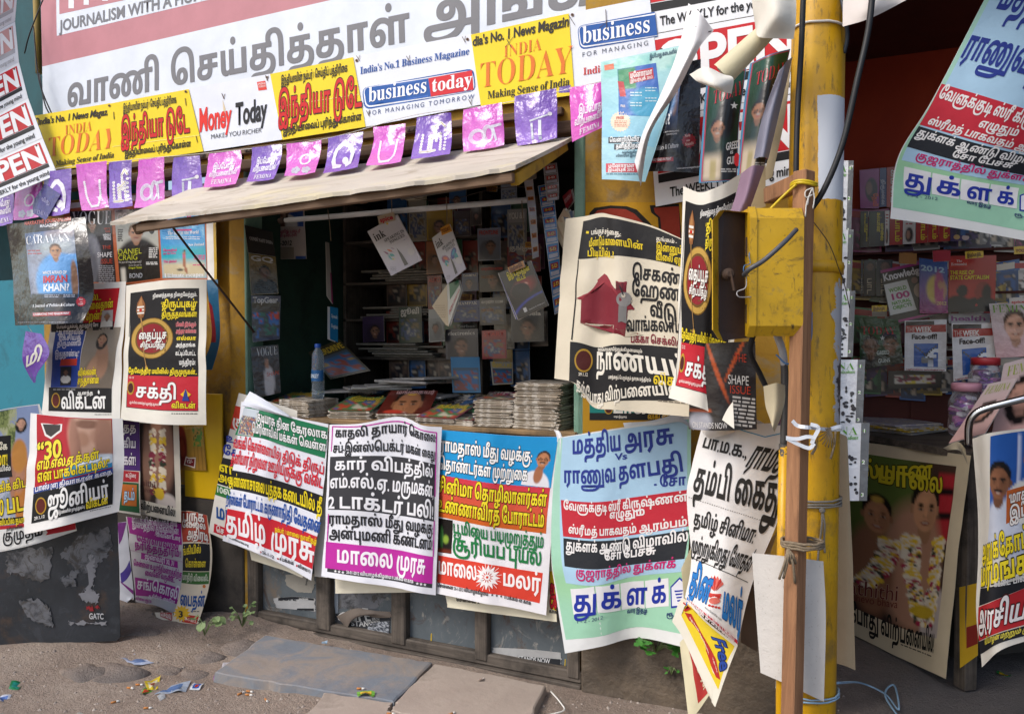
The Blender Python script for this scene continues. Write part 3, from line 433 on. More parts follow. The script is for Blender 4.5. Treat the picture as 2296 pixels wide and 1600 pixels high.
-28,0,-24,-9,-11,-6,-9,20,16,7,38,10,27,0,34,0,40,-18,1,-17,0,-12,-20,-16,-38,-9,8,216,132,-20,10,0,15,20,10,32,0,20,
-10,0,-15,-20,-10],
[99,121,0,311,3,46,444,115,30,-6,20,-10,8,-12,0,-14,-6,-13,-3,-10,-1,-8,-53,-99,-61,9,35,59,23,44,4,7,4,12,0,11,-10,7,
-22,0,-14,-9,0,-12,12,-8,24,-3,19,0,29,0,20,0,34,6,17,5,57,0,1,-71,-261,0,-1,24,209,0,1,10,0,3,0,7,1,3,-10,-3,-40,-7,
-27,0,-17,0,-32,0,-44,7,-28,11,-10,15,0,17,16,17,40,11,48,82,-2,-42,11,-24,23,1,17,0,22,40,29,68,15,80,0,52,-9,34,-16,
14,-22,0,-20,-6,-17,-5,-7,77,0,-3,-24,-139,0,-1,18,6,6,10,18,0,23,-18,17,-34,10,-52,0,-38,-12,-20,-20,1,-14,0,-9,8,-11,
16,-6,18,0,12,4,6,6,0,11,-16,7,-28,0,-24,-9,-11,-6,-9,20,16,7,38,10,27,0,34,0,40,-18,1,-17,0,-12,-20,-16,-38,-9,8,296,
132,-20,10,0,15,20,10,30,0,20,-10,0,-15,-20,-10],
[100,121,0,291,2,88,82,-2,-42,11,-24,23,0,33,24,25,40,17,54,8,56,0,40,-6,32,-13,13,-8,-27,-2,10,9,26,13,32,7,44,0,28,-5,
24,-12,12,-20,1,-15,1,-13,0,-10,6,-12,12,-5,12,-2,20,0,16,5,8,13,0,21,-8,19,-20,19,-13,8,57,16,28,-16,26,-35,0,-34,-22,
-25,-48,-14,-37,0,-20,0,-34,4,-22,8,-16,12,-8,17,1,12,1,12,0,9,-4,11,-8,6,-8,3,-14,0,-12,-2,-8,-6,-4,-11,1,-10,1,-63,
-65,0,1,50,0,11,-8,16,-20,10,-24,5,-17,0,-26,0,-38,-12,-22,-20,1,-14,0,-9,8,-11,14,-6,20,0,12,4,6,6,0,11,-16,7,-28,0,
-24,-9,-11,-6,-9,20,16,7,38,10,27,0,34,0,40,-18,1,-17,0,-12,-20,-16,-38,-9,8,276,132,-20,10,0,15,20,10,32,0,20,-10,0,
-15,-20,-10],
[101,0,365,2,71,599,115,36,0,52,-16,26,-30,0,-46,-26,-31,-23,-9,-16,-7,-42,-8,-52,-3,-31,0,-377,0,-22,0,-20,-2,-12,-4,-6,
-7,0,-9,0,-4,1,-2,-65,-1,0,4,-2,9,1,4,0,10,16,13,20,8,20,3,30,2,23,0,391,0,34,0,50,5,32,12,16,23,0,34,-12,20,-24,9,-15,
0,-8,0,-16,-3,-12,-7,-6,-12,1,-9,1,-61,-65,0,1,60,0,11,-2,12,-10,6,-8,3,-14,0,-12,-3,-8,-6,-4,-12,1,-10,1,-61,-65,0,1,
64,0,11,6,16,14,11,20,9,30,4,38,0,30,-6,22,-12,11,-9,-23,2,12,8,24,11,32,6,48,82,-2,-42,11,-24,23,1,17,0,22,40,29,68,15,
80,0,52,-9,34,-16,14,-22,0,-20,-6,-17,-5,-7,81,0,25,-24,-171,0,-1,18,6,6,10,18,0,23,-18,17,-34,10,-52,0,-38,-12,-20,-20,
1,-14,0,-9,8,-11,16,-6,18,0,12,4,6,6,0,11,-16,7,-28,0,-24,-9,-11,-6,-9,20,16,7,38,10,27,0,34,0,40,-18,1,-17,0,-12,-20,
-16,-38,-9],
[106,0,142,1,10,31,0,1,113,249,0,1,-23,-55,0,1,-90,-67,0,1,90,-57,0,1,-90],
[107,0,63,1,29,-31,170,32,0,48,-9,24,-13,16,-14,8,-23,1,-17,1,-94,-65,0,1,86,0,14,-4,20,-10,15,-16,8,-20,4,-28,0,-20,-6,
-8,-9,0,-11,6,-12,7,-6,-65,0,-4,5,-6,13,1,6,0,11,18,17,32,10,38,5],
[110,0,183,1,65,173,-1,-26,0,-50,4,-46,8,-21,7,27,23,18,-6,36,-8,38,-4,50,0,42,7,28,15,16,22,0,30,-22,24,-40,13,-54,0,
-36,-8,-24,-13,-3,-8,1,-9,0,-3,-2,-6,1,-4,0,-10,18,-10,28,0,12,8,0,8,-6,5,-10,4,-20,2,-13,0,-203,0,1,23,209,0,28,0,34,
-3,11,-3,20,-5,16,-15,0,-17,-8,-13,-22,-10,-32,-6,-58,0,-42,12,-20,21,1,12,0,5,0,4,3,3,1,5,4,16,40,24,66,15,84,0,60,-13,
36,-21,18,-27,1,-15,0,-22,-24,-32,-48,-20,-64,-9],
[114,0,201,1,58,132,-2,-56,11,-38,21,-18,29,0,39,30,35,52,24,72,13,43,0,30,0,54,-7,40,-14,22,-18,10,-26,1,-19,1,-86,-65,
0,1,75,0,12,-4,22,-12,19,-22,12,-32,6,-48,0,-46,-8,-36,-17,-22,-27,1,-18,0,-13,8,-19,12,-14,18,-8,11,-2,17,1,6,0,12,-1,
9,0,20,0,14,11,0,13,-10,10,-28,0,-14,-8,0,-16,10,-12,7,-3,-53,1,-4,3,-10,13,0,19,18,16,36,9,58,0,38,-10,18,-18,0,-23,
-26,-18,-46,-9],
[115,0,161,1,68,156,-2,-64,11,-48,22,-26,32,0,41,26,32,50,23,68,11,76,0,48,-9,26,-18,0,-23,-18,-17,-38,-10,-58,0,-36,9,
-20,17,0,18,10,12,9,4,57,0,-6,-3,-12,-12,0,-16,16,-7,24,0,12,9,0,10,-8,8,-18,6,-15,0,-2,0,-16,-1,-9,-1,-18,0,-34,-9,-28,
-16,-18,-23,0,-30,18,-23,28,-16,36,-8,19,0,6,0,10,-1,7,0,14,0,18,5,8,9,0,10,-12,10,-24,0,-14,-8,0,-16,10,-12,9,-3,-57,0,
-8,6,-8,10,0,19,18,16,36,10,60,0,38,-10,18,-17,0,-23,-26,-18,-48,-10],
[116,0,263,1,87,82,-2,-42,11,-24,23,1,16,0,21,42,30,78,16,53,0,26,0,42,-3,38,-7,19,-6,11,-3,32,-11,34,-28,1,-19,0,-13,
-20,-18,-36,-9,-56,0,-38,10,-18,19,0,23,12,19,22,17,15,7,11,4,22,10,52,8,29,0,46,0,56,-16,26,-26,1,-17,0,-12,-10,-22,
-16,-18,-9,-6,-55,14,10,8,14,19,0,27,-16,17,-30,9,-38,0,-24,-5,-24,-10,-16,-13,-10,-15,0,-20,12,-9,18,0,10,5,4,9,1,5,0,
12,-24,22,-42,13,-42,6,-62,0,-46,-10,-28,-17,-3,-10,0,-2,-2,-3,1,-4,0,-9,8,-11,16,-6,18,0,12,4,6,6,0,11,-16,7,-28,0,-24,
-9,-11,-6,-9,20,16,7,38,10,27,0,34,0,40,-18,1,-17,0,-12,-20,-16,-38,-9]]
GLY={}
def load_glyphs():
 for r in TAMIL:
  z=r.index(0);k=''.join(chr(c+2900)for c in r[:z]);i=z+3;cs=[]
  for _ in range(r[z+2]):
   n=r[i];i+=1;x=y=0;c=[]
   for _ in range(n):
    x+=r[i]>>1;y+=r[i+1];c.append((x*5,y*5,r[i]&1));i+=2
   cs.append(c)
  GLY[k]=(r[z+1]*5,cs)
load_glyphs()
PRE={0xbc6,0xbc7,0xbc8};SPLIT={0xbca:(0xbc6,0xbbe),0xbcb:(0xbc7,0xbbe),0xbcc:(0xbc6,0xbb3)}
def shape(t):
 """Tamil text -> list of letter keys, vowel signs that stand before their consonant moved there"""
 o,i=[],0
 while i<len(t):
  c=t[i];j=i+1
  if 0xb95<=ord(c)<=0xbb9:
   while j<len(t)and 0xbbe<=ord(t[j])<=0xbd7:j+=1
   pre,mid,post=[],[c],[]
   for q in t[i+1:j]:
    k=ord(q)
    if k in PRE:pre.append(q)
    elif k in SPLIT:pre.append(chr(SPLIT[k][0]));post.append(chr(SPLIT[k][1]))
    else:mid.append(q)
   if ''.join(mid)in GLY:o+=pre+[''.join(mid)]+post
   else:o+=pre+mid+post
  else:o.append(c)
  i=j
 return o
def flatten(c,sub):
 out=[];n=len(c)
 pts=[]
 for i in range(n):
  a,b=c[i],c[(i+1)%n];pts.append(a)
  if not a[2]and not b[2]:pts.append(((a[0]+b[0])/2,(a[1]+b[1])/2,1))
 while not pts[0][2]:pts=pts[1:]+pts[:1]
 n=len(pts);i=0
 while i<n:
  a=pts[i];b=pts[(i+1)%n];out.append((a[0],a[1]))
  if b[2]:i+=1
  else:
   e=pts[(i+2)%n]
   for k in range(1,sub):
    t=k/sub;out.append(((1-t)**2*a[0]+2*t*(1-t)*b[0]+t*t*e[0],(1-t)**2*a[1]+2*t*(1-t)*b[1]+t*t*e[1]))
   i+=2
 return out
TRI={}
def glyph(k,sub=3,steiner=0):
 kk=(k,sub,steiner)
 if kk in TRI:return TRI[kk]
 adv,cs=GLY[k];loops=[flatten(c,sub)for c in cs];loops=[l for l in loops if len(l)>2]
 if not loops:TRI[kk]=(adv,np.zeros((0,2)),np.zeros((0,3),int));return TRI[kk]
 vs_,ed=[],[]
 for l in loops:
  s=len(vs_);vs_+=[Vector(p)for p in l];ed+=[(s+i,s+(i+1)%len(l))for i in range(len(l))]
 if steiner:
  A=np.array([p for l in loops for p in l]);lo,hi=A.min(0),A.max(0)
  for x in np.arange(lo[0]+steiner*.5,hi[0],steiner):
   for y in np.arange(lo[1]+steiner*.5,hi[1],steiner):vs_.append(Vector((x,y)))
 r=delaunay_2d_cdt(vs_,ed,[],0,.01)
 v=np.array([(p.x,p.y)for p in r[0]]);f=np.array([t for t in r[2]],int)
 c=v[f].mean(1);wn=np.zeros(len(c))
 for l in loops:
  P=np.array(l);Q=np.roll(P,-1,0)
  for(x0,y0),(x1,y1)in zip(P,Q):
   s=(x1-x0)*(c[:,1]-y0)-(c[:,0]-x0)*(y1-y0)
   wn+=((y0<=c[:,1])&(y1>c[:,1])&(s>0)).astype(int)-((y0>c[:,1])&(y1<=c[:,1])&(s<0)).astype(int)
 f=f[np.abs(wn)>.5]
 used=np.unique(f);mp=np.zeros(len(v),int);mp[used]=np.arange(len(used))
 TRI[kk]=(adv,v[used],mp[f]);return TRI[kk]
WEIGHT={'S':.022,'L':-.004,'R':.004,'B':.03,'I':-.012}
def latin_mesh(t,off):
 c=bpy.data.curves.new('letters','FONT');c.body=t;c.size=1;c.offset=off;c.resolution_u=5
 o=bpy.data.objects.new('letters',c);COL.objects.link(o);dg=bpy.context.evaluated_depsgraph_get()
 me=bpy.data.meshes.new_from_object(o.evaluated_get(dg));v=np.array([(p.co.x,p.co.y)for p in me.vertices]).reshape(-1,2)
 me.calc_loop_triangles();f=np.array([t_.vertices[:]for t_ in me.loop_triangles],int).reshape(-1,3)
 bpy.data.objects.remove(o);bpy.data.curves.remove(c);bpy.data.meshes.remove(me);return v,f
def latin(ch,font):
 kk=(ch,font)
 if kk in TRI:return TRI[kk]
 c=ch
 if font in 'RI':
  if 'A'<=ch<='Z':c=chr(0x1D400+ord(ch)-65)
  elif 'a'<=ch<='z':c=chr(0x1D41A+ord(ch)-97)
  elif '0'<=ch<='9':c=chr(0x1D7CE+ord(ch)-48)
 w_=WEIGHT[font];v,f=latin_mesh(c,w_);h,_=latin_mesh('H',w_);b,_=latin_mesh(c+'H',w_)
 adv=b[:,0].max()-h[:,0].max();TRI[kk]=(adv*1000,v*1000,f);return TRI[kk]
BODY={'T':590.,'S':704.,'L':678.,'R':690.,'B':722.,'I':670.}
def layout(s,font='S',sub=3,steiner=0,gap=0.0):
 """text -> (verts in units of body height, tris, width)"""
 V,F,x,nv=[],[],0.0,0;ta=any(0xb80<ord(c)<0xc00 for c in s);B=BODY['T' if ta else font]
 if not ta and font=='T':font='S';B=BODY['S']
 for k in shape(s):
  if k==' ':x+=240;continue
  sc=1.0
  if k in GLY:a,v,f=glyph(k,sub,steiner)
  else:
   fl=font if font in WEIGHT else 'S';a,v,f=latin(k[0],fl);sc=(B*.98/BODY[fl])if ta else 1.0
  if len(v):V.append(v*sc+[x,0]);F.append(f+nv);nv+=len(v)
  x+=a*sc+gap*B
 V=np.concatenate(V)if V else np.zeros((0,2));F=np.concatenate(F)if F else np.zeros((0,3),int)
 return V/B,F,max(x-gap*B,1)/B
def vnoise(seed):
 rs=np.random.RandomState(seed);g=rs.rand(33,33)
 def f(x,y):
  x=np.mod(x,32);y=np.mod(y,32);i=x.astype(int);j=y.astype(int);a=x-i;b=y-j
  a=a*a*(3-2*a);b=b*b*(3-2*b)
  return(g[i,j]*(1-a)+g[i+1,j]*a)*(1-b)+(g[i,j+1]*(1-a)+g[i+1,j+1]*a)*b-.5
 return f
def crom(P,t):
 """Catmull-Rom along axis 0 for fractional index t"""
 n=len(P)
 i=np.clip(np.floor(t).astype(int),0,n-2);f=(t-i)[:,None]
 p1,p2=P[i],P[i+1]
 if n==2:return p1+(p2-p1)*f
 p0=np.where((i>0)[:,None],P[np.maximum(i-1,0)],2*p1-p2);p3=np.where((i+2<n)[:,None],P[np.minimum(i+2,n-1)],2*p2-p1)
 return .5*(2*p1+(p2-p0)*f+(2*p0-5*p1+4*p2-p3)*f*f+(3*p1-p0-3*p2+p3)*f**3)
def arr_mesh(name,V,F,C=None,smooth=True,midx=None):
 me=bpy.data.meshes.new(name);V=np.asarray(V,np.float32);F=np.asarray(F,np.int32)
 me.vertices.add(len(V));me.vertices.foreach_set('co',V.ravel())
 me.loops.add(F.size);me.loops.foreach_set('vertex_index',F.ravel())
 me.polygons.add(len(F));me.polygons.foreach_set('loop_start',np.arange(0,F.size,F.shape[1],dtype=np.int32))
 try:me.polygons.foreach_set('loop_total',np.full(len(F),F.shape[1],np.int32))
 except Exception:pass
 me.polygons.foreach_set('use_smooth',np.full(len(F),smooth))
 if midx is not None:me.polygons.foreach_set('material_index',np.asarray(midx,np.int32))
 me.update(calc_edges=True);me.validate()
 if C is not None:
  a=me.color_attributes.new('Col','FLOAT_COLOR','POINT');a.data.foreach_set('color',np.concatenate([C,np.ones((len(C),1))],1).astype(np.float32).ravel())
 return me
LAY=.0006
class Sheet:
 """A sheet through a grid of control points given in crop pixels (view) with a plane value each; prints are laid on it in crop pixels."""
 def __init__(s,view,rows,mode='y',base='#f0efec',n=(22,30),crumple=.0015,seed=1,folds=(),back='#dedad2',freq=5.,thick=.0005,curl=None):
  s.view=view;n=(int(n[0]*1.25+.5),int(n[1]*1.25+.5));nr,nc=len(rows),len(rows[0]);s.n=n;s.seed=seed;s.cr=crumple;s.folds=folds;s.freq=freq
  P=np.zeros((nr,nc,3))
  for i,r in enumerate(rows):
   for j,q in enumerate(r):
    if mode=='w':P[i,j]=q;continue
    u,v=vw(view,q[:2]);P[i,j]=W(u,v,q[2])if mode=='y' else Dp(u,v,q[2])
  s.P=P;s.nr,s.nc=nr,nc;s.nf=vnoise(seed);s.nf2=vnoise(seed+50)
  s.wid=np.linalg.norm(P[0,-1]-P[0,0])+1e-6;s.hei=np.linalg.norm(P[-1,0]-P[0,0])+1e-6
  s.V,s.F,s.C,s.L,s.nv=[],[],[],[],0
  s.thick=thick;s.backc=lin(back)
  c=s.base_pt(np.array([[.5,.5]]),nodisp=True)[0];s.sgn=1
  nn=s.normal(np.array([[.5,.5]]))[0]
  if nn@(CAM-c)<0:s.sgn=-1
  s.grid(np.array([[0,0],[1,0],[1,1],[0,1.]]),n[0],n[1],base,0)
  s.nbase=s.nv
 def base_pt(s,uv,nodisp=False):
  u,v=np.clip(uv[:,0],-.2,1.2),np.clip(uv[:,1],-.2,1.2)
  rows=[crom(s.P[i],u*(s.nc-1))for i in range(s.nr)]
  R_=np.stack(rows)
  t=v*(s.nr-1);n=s.nr;i=np.clip(np.floor(t).astype(int),0,n-2);f=(t-i)[:,None];k=np.arange(len(u))
  p1,p2=R_[i,k],R_[i+1,k]
  if n==2:return p1+(p2-p1)*f
  p0=np.where((i>0)[:,None],R_[np.maximum(i-1,0),k],2*p1-p2);p3=np.where((i+2<n)[:,None],R_[np.minimum(i+2,n-1),k],2*p2-p1)
  return .5*(2*p1+(p2-p0)*f+(2*p0-5*p1+4*p2-p3)*f*f+(3*p1-p0-3*p2+p3)*f**3)
 def normal(s,uv):
  e=.01;a=s.base_pt(uv+[e,0])-s.base_pt(uv-[e,0]);b=s.base_pt(uv+[0,e])-s.base_pt(uv-[0,e])
  n=np.cross(a,b);return s.sgn*n/(np.linalg.norm(n,axis=1)[:,None]+1e-12)
 def disp(s,uv):
  x,y=uv[:,0]*s.wid*s.freq,uv[:,1]*s.hei*s.freq
  d=s.cr*2.8*(s.nf(x+3,y+5)+.5*s.nf2(x*1.9+1,y*1.9))
  for ax,at,amp in s.folds:
   q=np.abs((uv[:,0]if ax=='u' else uv[:,1])-at);m=np.maximum(0,1-q/.13);d=d+amp*m*m*(3-2*m)
  return d
 def pt(s,uv,off=0.0):
  n=s.normal(uv);return s.base_pt(uv)+n*(s.disp(uv)+off)[:,None]
 def inv(s,pts):
  pts=vw(s.view,np.asarray(pts,float).reshape(-1,2));g=np.stack(np.meshgrid(np.linspace(0,1,21),np.linspace(0,1,21)),-1).reshape(-1,2)
  gp=px(s.base_pt(g));uv=g[np.argmin(((gp[None]-pts[:,None])**2).sum(-1),1)].copy();e=.004
  for _ in range(8):
   p=px(s.base_pt(uv));r=pts-p
   du=(px(s.base_pt(uv+[e,0]))-p)/e;dv=(px(s.base_pt(uv+[0,e]))-p)/e
   det=du[:,0]*dv[:,1]-du[:,1]*dv[:,0];det=np.where(np.abs(det)<1e-6,1e-6,det)
   st=np.stack([(r[:,0]*dv[:,1]-r[:,1]*dv[:,0])/det,(du[:,0]*r[:,1]-du[:,1]*r[:,0])/det],1)
   uv=uv+np.clip(st,-.15,.15)
  return np.clip(uv,-.04,1.04)
 def add(s,uv,F,col,layer):
  uv=np.asarray(uv,float);c=np.asarray(col,float)
  if c.ndim==1:c=np.tile(c,(len(uv),1))
  s.V.append(uv);s.F.append(np.asarray(F,int)+s.nv);s.C.append(c);s.L.append(np.full(len(uv),layer*LAY));s.nv+=len(uv)
 def grid(s,q,nu,nv,col,layer):
  a,b=np.meshgrid(np.linspace(0,1,nu+1),np.linspace(0,1,nv+1));a=a.ravel()[:,None];b=b.ravel()[:,None]
  uv=(q[0]*(1-a)+q[1]*a)*(1-b)+(q[3]*(1-a)+q[2]*a)*b
  i,j=np.meshgrid(np.arange(nu),np.arange(nv));k=(j*(nu+1)+i).ravel()
  F=np.concatenate([np.stack([k,k+1,k+nu+2],1),np.stack([k,k+nu+2,k+nu+1],1)])
  c=col(a[:,0],b[:,0])if callable(col)else lin(col)
  s.add(uv,F,c,layer)
 def ext(s,q):
  q=np.asarray(q);du=max(np.ptp(q[:,0]),.01);dv=max(np.ptp(q[:,1]),.01)
  return max(1,int(np.ceil(du*s.n[0]))),max(1,int(np.ceil(dv*s.n[1])))
 def R(s,q,col,layer=1):
  """filled quad; q = 4 corners (or x0,y0,x1,y1) in crop pixels"""
  if len(q)==4 and np.isscalar(q[0]):x0,y0,x1,y1=q;q=[(x0,y0),(x1,y0),(x1,y1),(x0,y1)]
  u=np.clip(s.inv(q),0,1);nu,nv=s.ext(u);s.grid(u,nu,nv,col,layer);return s
 def frame(s,q,wpx,col,layer=2):
  q=np.asarray(q,float);c=q.mean(0)
  i=np.array([p+np.sign(c-p)*wpx for p in q]);
  for k in range(4):s.R([q[k],q[(k+1)%4],i[(k+1)%4],i[k]],col,layer)
  return s
 def pic(s,q,nx,ny,fn,layer=2):
  if len(q)==4 and np.isscalar(q[0]):x0,y0,x1,y1=q;q=[(x0,y0),(x1,y0),(x1,y1),(x0,y1)]
  if isinstance(fn,Pic):z=np.asarray(q,float);fn.asp=float(np.linalg.norm(z[1]-z[0])/np.linalg.norm(z[3]-z[0]))
  s.grid(np.clip(s.inv(q),0,1),nx,ny,fn,layer);return s
 def T(s,t,bl,br,h,col,font='T',out=None,ow=.07,layer=4,tl=None,gap=0.0,big=False):
  V,F,wd=layout(t,font,4 if big else 3,60 if big else 110 if s.folds else 0,gap)
  if not len(V):return s
  uv=s.inv([bl,br,tl if tl is not None else(bl[0],bl[1]-h)]);o,a,b=uv[0],uv[1]-uv[0],uv[2]-uv[0]
  def m(V):return o+(V[:,:1]/wd)*a+V[:,1:]*b
  if out:
   for k in range(8):
    an=k*math.pi/4;s.add(m(V+[ow*math.cos(an),ow*math.sin(an)]),F,lin(out),layer-1+k*.06)
  s.add(m(V),F,lin(col),layer);return s
 def poly(s,pts,col,layer=2):
  p=np.asarray(pts,float);uv=s.inv(p);lo,hi=uv.min(0),uv.max(0);st=[Vector((x,y))for x in np.arange(lo[0]+.02,hi[0],.035)for y in np.arange(lo[1]+.02,hi[1],.03)];r=delaunay_2d_cdt([Vector(q)for q in uv]+st,[(i,(i+1)%len(uv))for i in range(len(uv))],[],0,1e-6);vv=np.array([(q.x,q.y)for q in r[0]]);ff=np.array([list(t)for t in r[2]]);c=vv[ff].mean(1);ins=np.zeros(len(c),bool)
  for(x0,y0),(x1,y1)in zip(uv,np.roll(uv,-1,0)):ins^=((y0>c[:,1])!=(y1>c[:,1]))&(c[:,0]<(x1-x0)*(c[:,1]-y0)/((y1-y0)or 1e-9)+x0)
  s.add(vv,ff[ins],lin(col),layer);return s
 def disc(s,c,rx,ry,col,layer=2,n=28,tilt=0.0):
  t=np.linspace(0,2*math.pi,n,endpoint=False);x,y=rx*np.cos(t),ry*np.sin(t)
  p=np.stack([c[0]+x*math.cos(tilt)-y*math.sin(tilt),c[1]+x*math.sin(tilt)+y*math.cos(tilt)],1)
  p=np.concatenate([[c],p]);F=np.array([[0,i+1,(i+1)%n+1]for i in range(n)])
  s.add(s.inv(p),F,lin(col),layer);return s
 def star(s,c,r,col,n=5,inner=.42,layer=3,rot=-math.pi/2):
  a=[rot+i*math.pi/n for i in range(2*n)];return s.poly([(c[0]+(r if i%2==0 else r*inner)*math.cos(t),c[1]+(r if i%2==0 else r*inner)*math.sin(t))for i,t in enumerate(a)],col,layer)
 def line(s,p,q,wpx,col,layer=3):
  p,q=np.asarray(p,float),np.asarray(q,float);d=q-p;d/=np.linalg.norm(d);m=np.array([-d[1],d[0]])*wpx/2
  return s.R([p+m,q+m,q-m,p-m],col,layer)
 def greek(s,x0,y0,x1,n,dy,hgt,col,seed=0,sl=0.0,layer=3):
  """lines of print too small to read"""
  rs=random.Random(seed)
  for k in range(n):
   x=x0;y=y0+k*dy
   while x<x1-hgt:
    wd=min(hgt*rs.uniform(1.2,4.5),x1-x);s.R([(x,y+(x-x0)*sl),(x+wd,y+(x+wd-x0)*sl),(x+wd,y+hgt+(x+wd-x0)*sl),(x,y+hgt+(x-x0)*sl)],col,layer);x+=wd+hgt*.7
  return s
 def done(s,name,mat,label=None,cat='poster',group=None,parent=None,jag=0.0):
  uv=np.concatenate(s.V);F=np.concatenate(s.F);C=np.concatenate(s.C);L=np.concatenate(s.L)
  if jag:
   b=uv[:s.nbase];k=vnoise(s.seed+9);e=jag*k(uv[:,0]*40+uv[:,1]*37,uv[:,1]*31)
   on=(np.arange(len(uv))<s.nbase)
   uv=uv.copy()
   uv[:,0]=np.where(on&(uv[:,0]<1e-6),uv[:,0]+e,np.where(on&(uv[:,0]>1-1e-6),uv[:,0]-e,uv[:,0]));uv[:,1]=np.where(on&(uv[:,1]>1-1e-6),uv[:,1]-e*.7,uv[:,1])
  P=s.pt(uv,L)
  nb=s.nbase;B=s.pt(uv[:nb],np.full(nb,-s.thick));Fb=s.F[0][:,::-1]+len(P)
  V=np.concatenate([P,B]);F2=np.concatenate([F,Fb]);C2=np.concatenate([C,np.tile(s.backc,(nb,1))])
  if s.sgn<0:F2=F2[:,::-1]
  org=V[:nb].mean(0)if parent is None else np.zeros(3)
  me=arr_mesh(name,V-org,F2,C2);o=link(name,me,parent,mat)
  if parent is None:o.location=org
  if label or cat:tag(o,label,cat if parent is None else None,group)
  s.obj=o;return o
def S01(x):return np.clip(x,0,1)
class Pic:
 def __init__(s,bg,bg2=None,vert=True,nz=0.0,seed=3):s.ops=[];s.bg=lin(bg);s.bg2=lin(bg2)if bg2 is not None else None;s.vert=vert;s.nz=nz;s.seed=seed;s.asp=1.0
 def e(s,cx,cy,rx,ry,c,soft=.08,c2=None,tilt=0.0):s.ops.append(('e',cx,cy,rx,ry,lin(c),soft,lin(c2)if c2 else None,tilt));return s
 def b(s,x0,y0,x1,y1,c,soft=.01):s.ops.append(('b',x0,y0,x1,y1,lin(c),soft,None,0));return s
 def sp(s,x0,y0,x1,y1,cols,scale=40):s.ops.append(('s',x0,y0,x1,y1,[lin(c)for c in cols],scale,None,0));return s
 def face(s,*a,**k):s.ops.append(('F',a,k));return s
 def _face(s,cx,cy,r,skin,hair='#17120f',hairy=.75,mous=None,glasses=False,beard=None,long=False,shirt=None,smile=True):
  sk=lin(skin);dk=sk*.62;q=s.asp;E=lambda x,y,rx,ry,c,so:s.e(cx+x*r,cy+y*r*q,rx*r,ry*r*q,c,so)
  if long:E(0,.6,1.3,1.9,hair,.12)
  if shirt:E(0,3.1,2.3,1.8,shirt,.05)
  E(0,1.15,.5,.75,dk,.15);E(0,-.32,1.02,1.1,hair,.08)
  for k in(-1,1):E(k*.94,.1,.14,.28,dk,.2)
  E(0,.14,.88,1.05*hairy+.3,sk,.1);E(.45,.3,.33,.7,sk*.8,.8);E(-.2,-.35,.35,.22,S01(sk*1.12),.8)
  for k in(-1,1):
   E(k*.4,-.14,.25,.06,'#1c1410',.4);E(k*.4,.07,.2,.11,dk,.7);E(k*.4,.07,.15,.05,'#b3a294',.4);E(k*.4,.07,.075,.075,'#15100e',.3)
   if glasses:E(k*.42,.08,.34,.25,'#20181a',.1);E(k*.42,.08,.28,.19,sk*.5,.2)
  E(0,.42,.17,.12,dk,.6);E(0,.28,.09,.26,S01(sk*1.1),.7)
  if beard:E(0,.95,.7,.45,beard,.4)
  E(0,.78,.33,.11,'#8a4c42',.6)
  if smile:E(0,.77,.22,.045,'#b39a8c',.5)
  if mous:E(0,.6,.42,.11,mous,.3)
 def __call__(s,X,Y):
  c=np.tile(s.bg,(len(X),1))
  if s.bg2 is not None:t=(Y if s.vert else X)[:,None];c=s.bg*(1-t)+s.bg2*t
  ops=s.ops;s.ops=[]
  for o in ops:
   if o[0]=='F':s._face(*o[1],**o[2])
   else:s.ops.append(o)
  for o in s.ops:
   if o[0]=='e':
    _,cx,cy,rx,ry,col,soft,c2,tl=o;x,y=X-cx,Y-cy;x,y=x*math.cos(tl)+y*math.sin(tl),y*math.cos(tl)-x*math.sin(tl)
    d=np.sqrt((x/rx)**2+(y/ry)**2);m=S01((1-d)/max(soft,.02)+.5)[:,None]
    if c2 is not None:k=S01(d)[:,None];col=col*(1-k)+c2*k
    c=c*(1-m)+col*m
   elif o[0]=='b':
    _,x0,y0,x1,y1,col,soft,_,_=o;m=(S01((X-x0)/soft+.5)*S01((x1-X)/soft+.5)*S01((Y-y0)/soft+.5)*S01((y1-Y)/soft+.5))[:,None];c=c*(1-m)+col*m
   else:
    _,x0,y0,x1,y1,cols,sc,_,_=o;rs=np.random.RandomState(s.seed);m=(X>x0)&(X<x1)&(Y>y0)&(Y<y1)
    k=(vnoise(s.seed)(X*sc,Y*sc)+.5+.25*rs.rand(len(X)))*len(cols)*.8;k=np.clip(k.astype(int),0,len(cols)-1);c=np.where(m[:,None],np.array(cols)[k],c)
  if s.nz:c=c*(1+s.nz*2*vnoise(s.seed)(X*45,Y*45)[:,None])
  return np.clip(c,0,1)
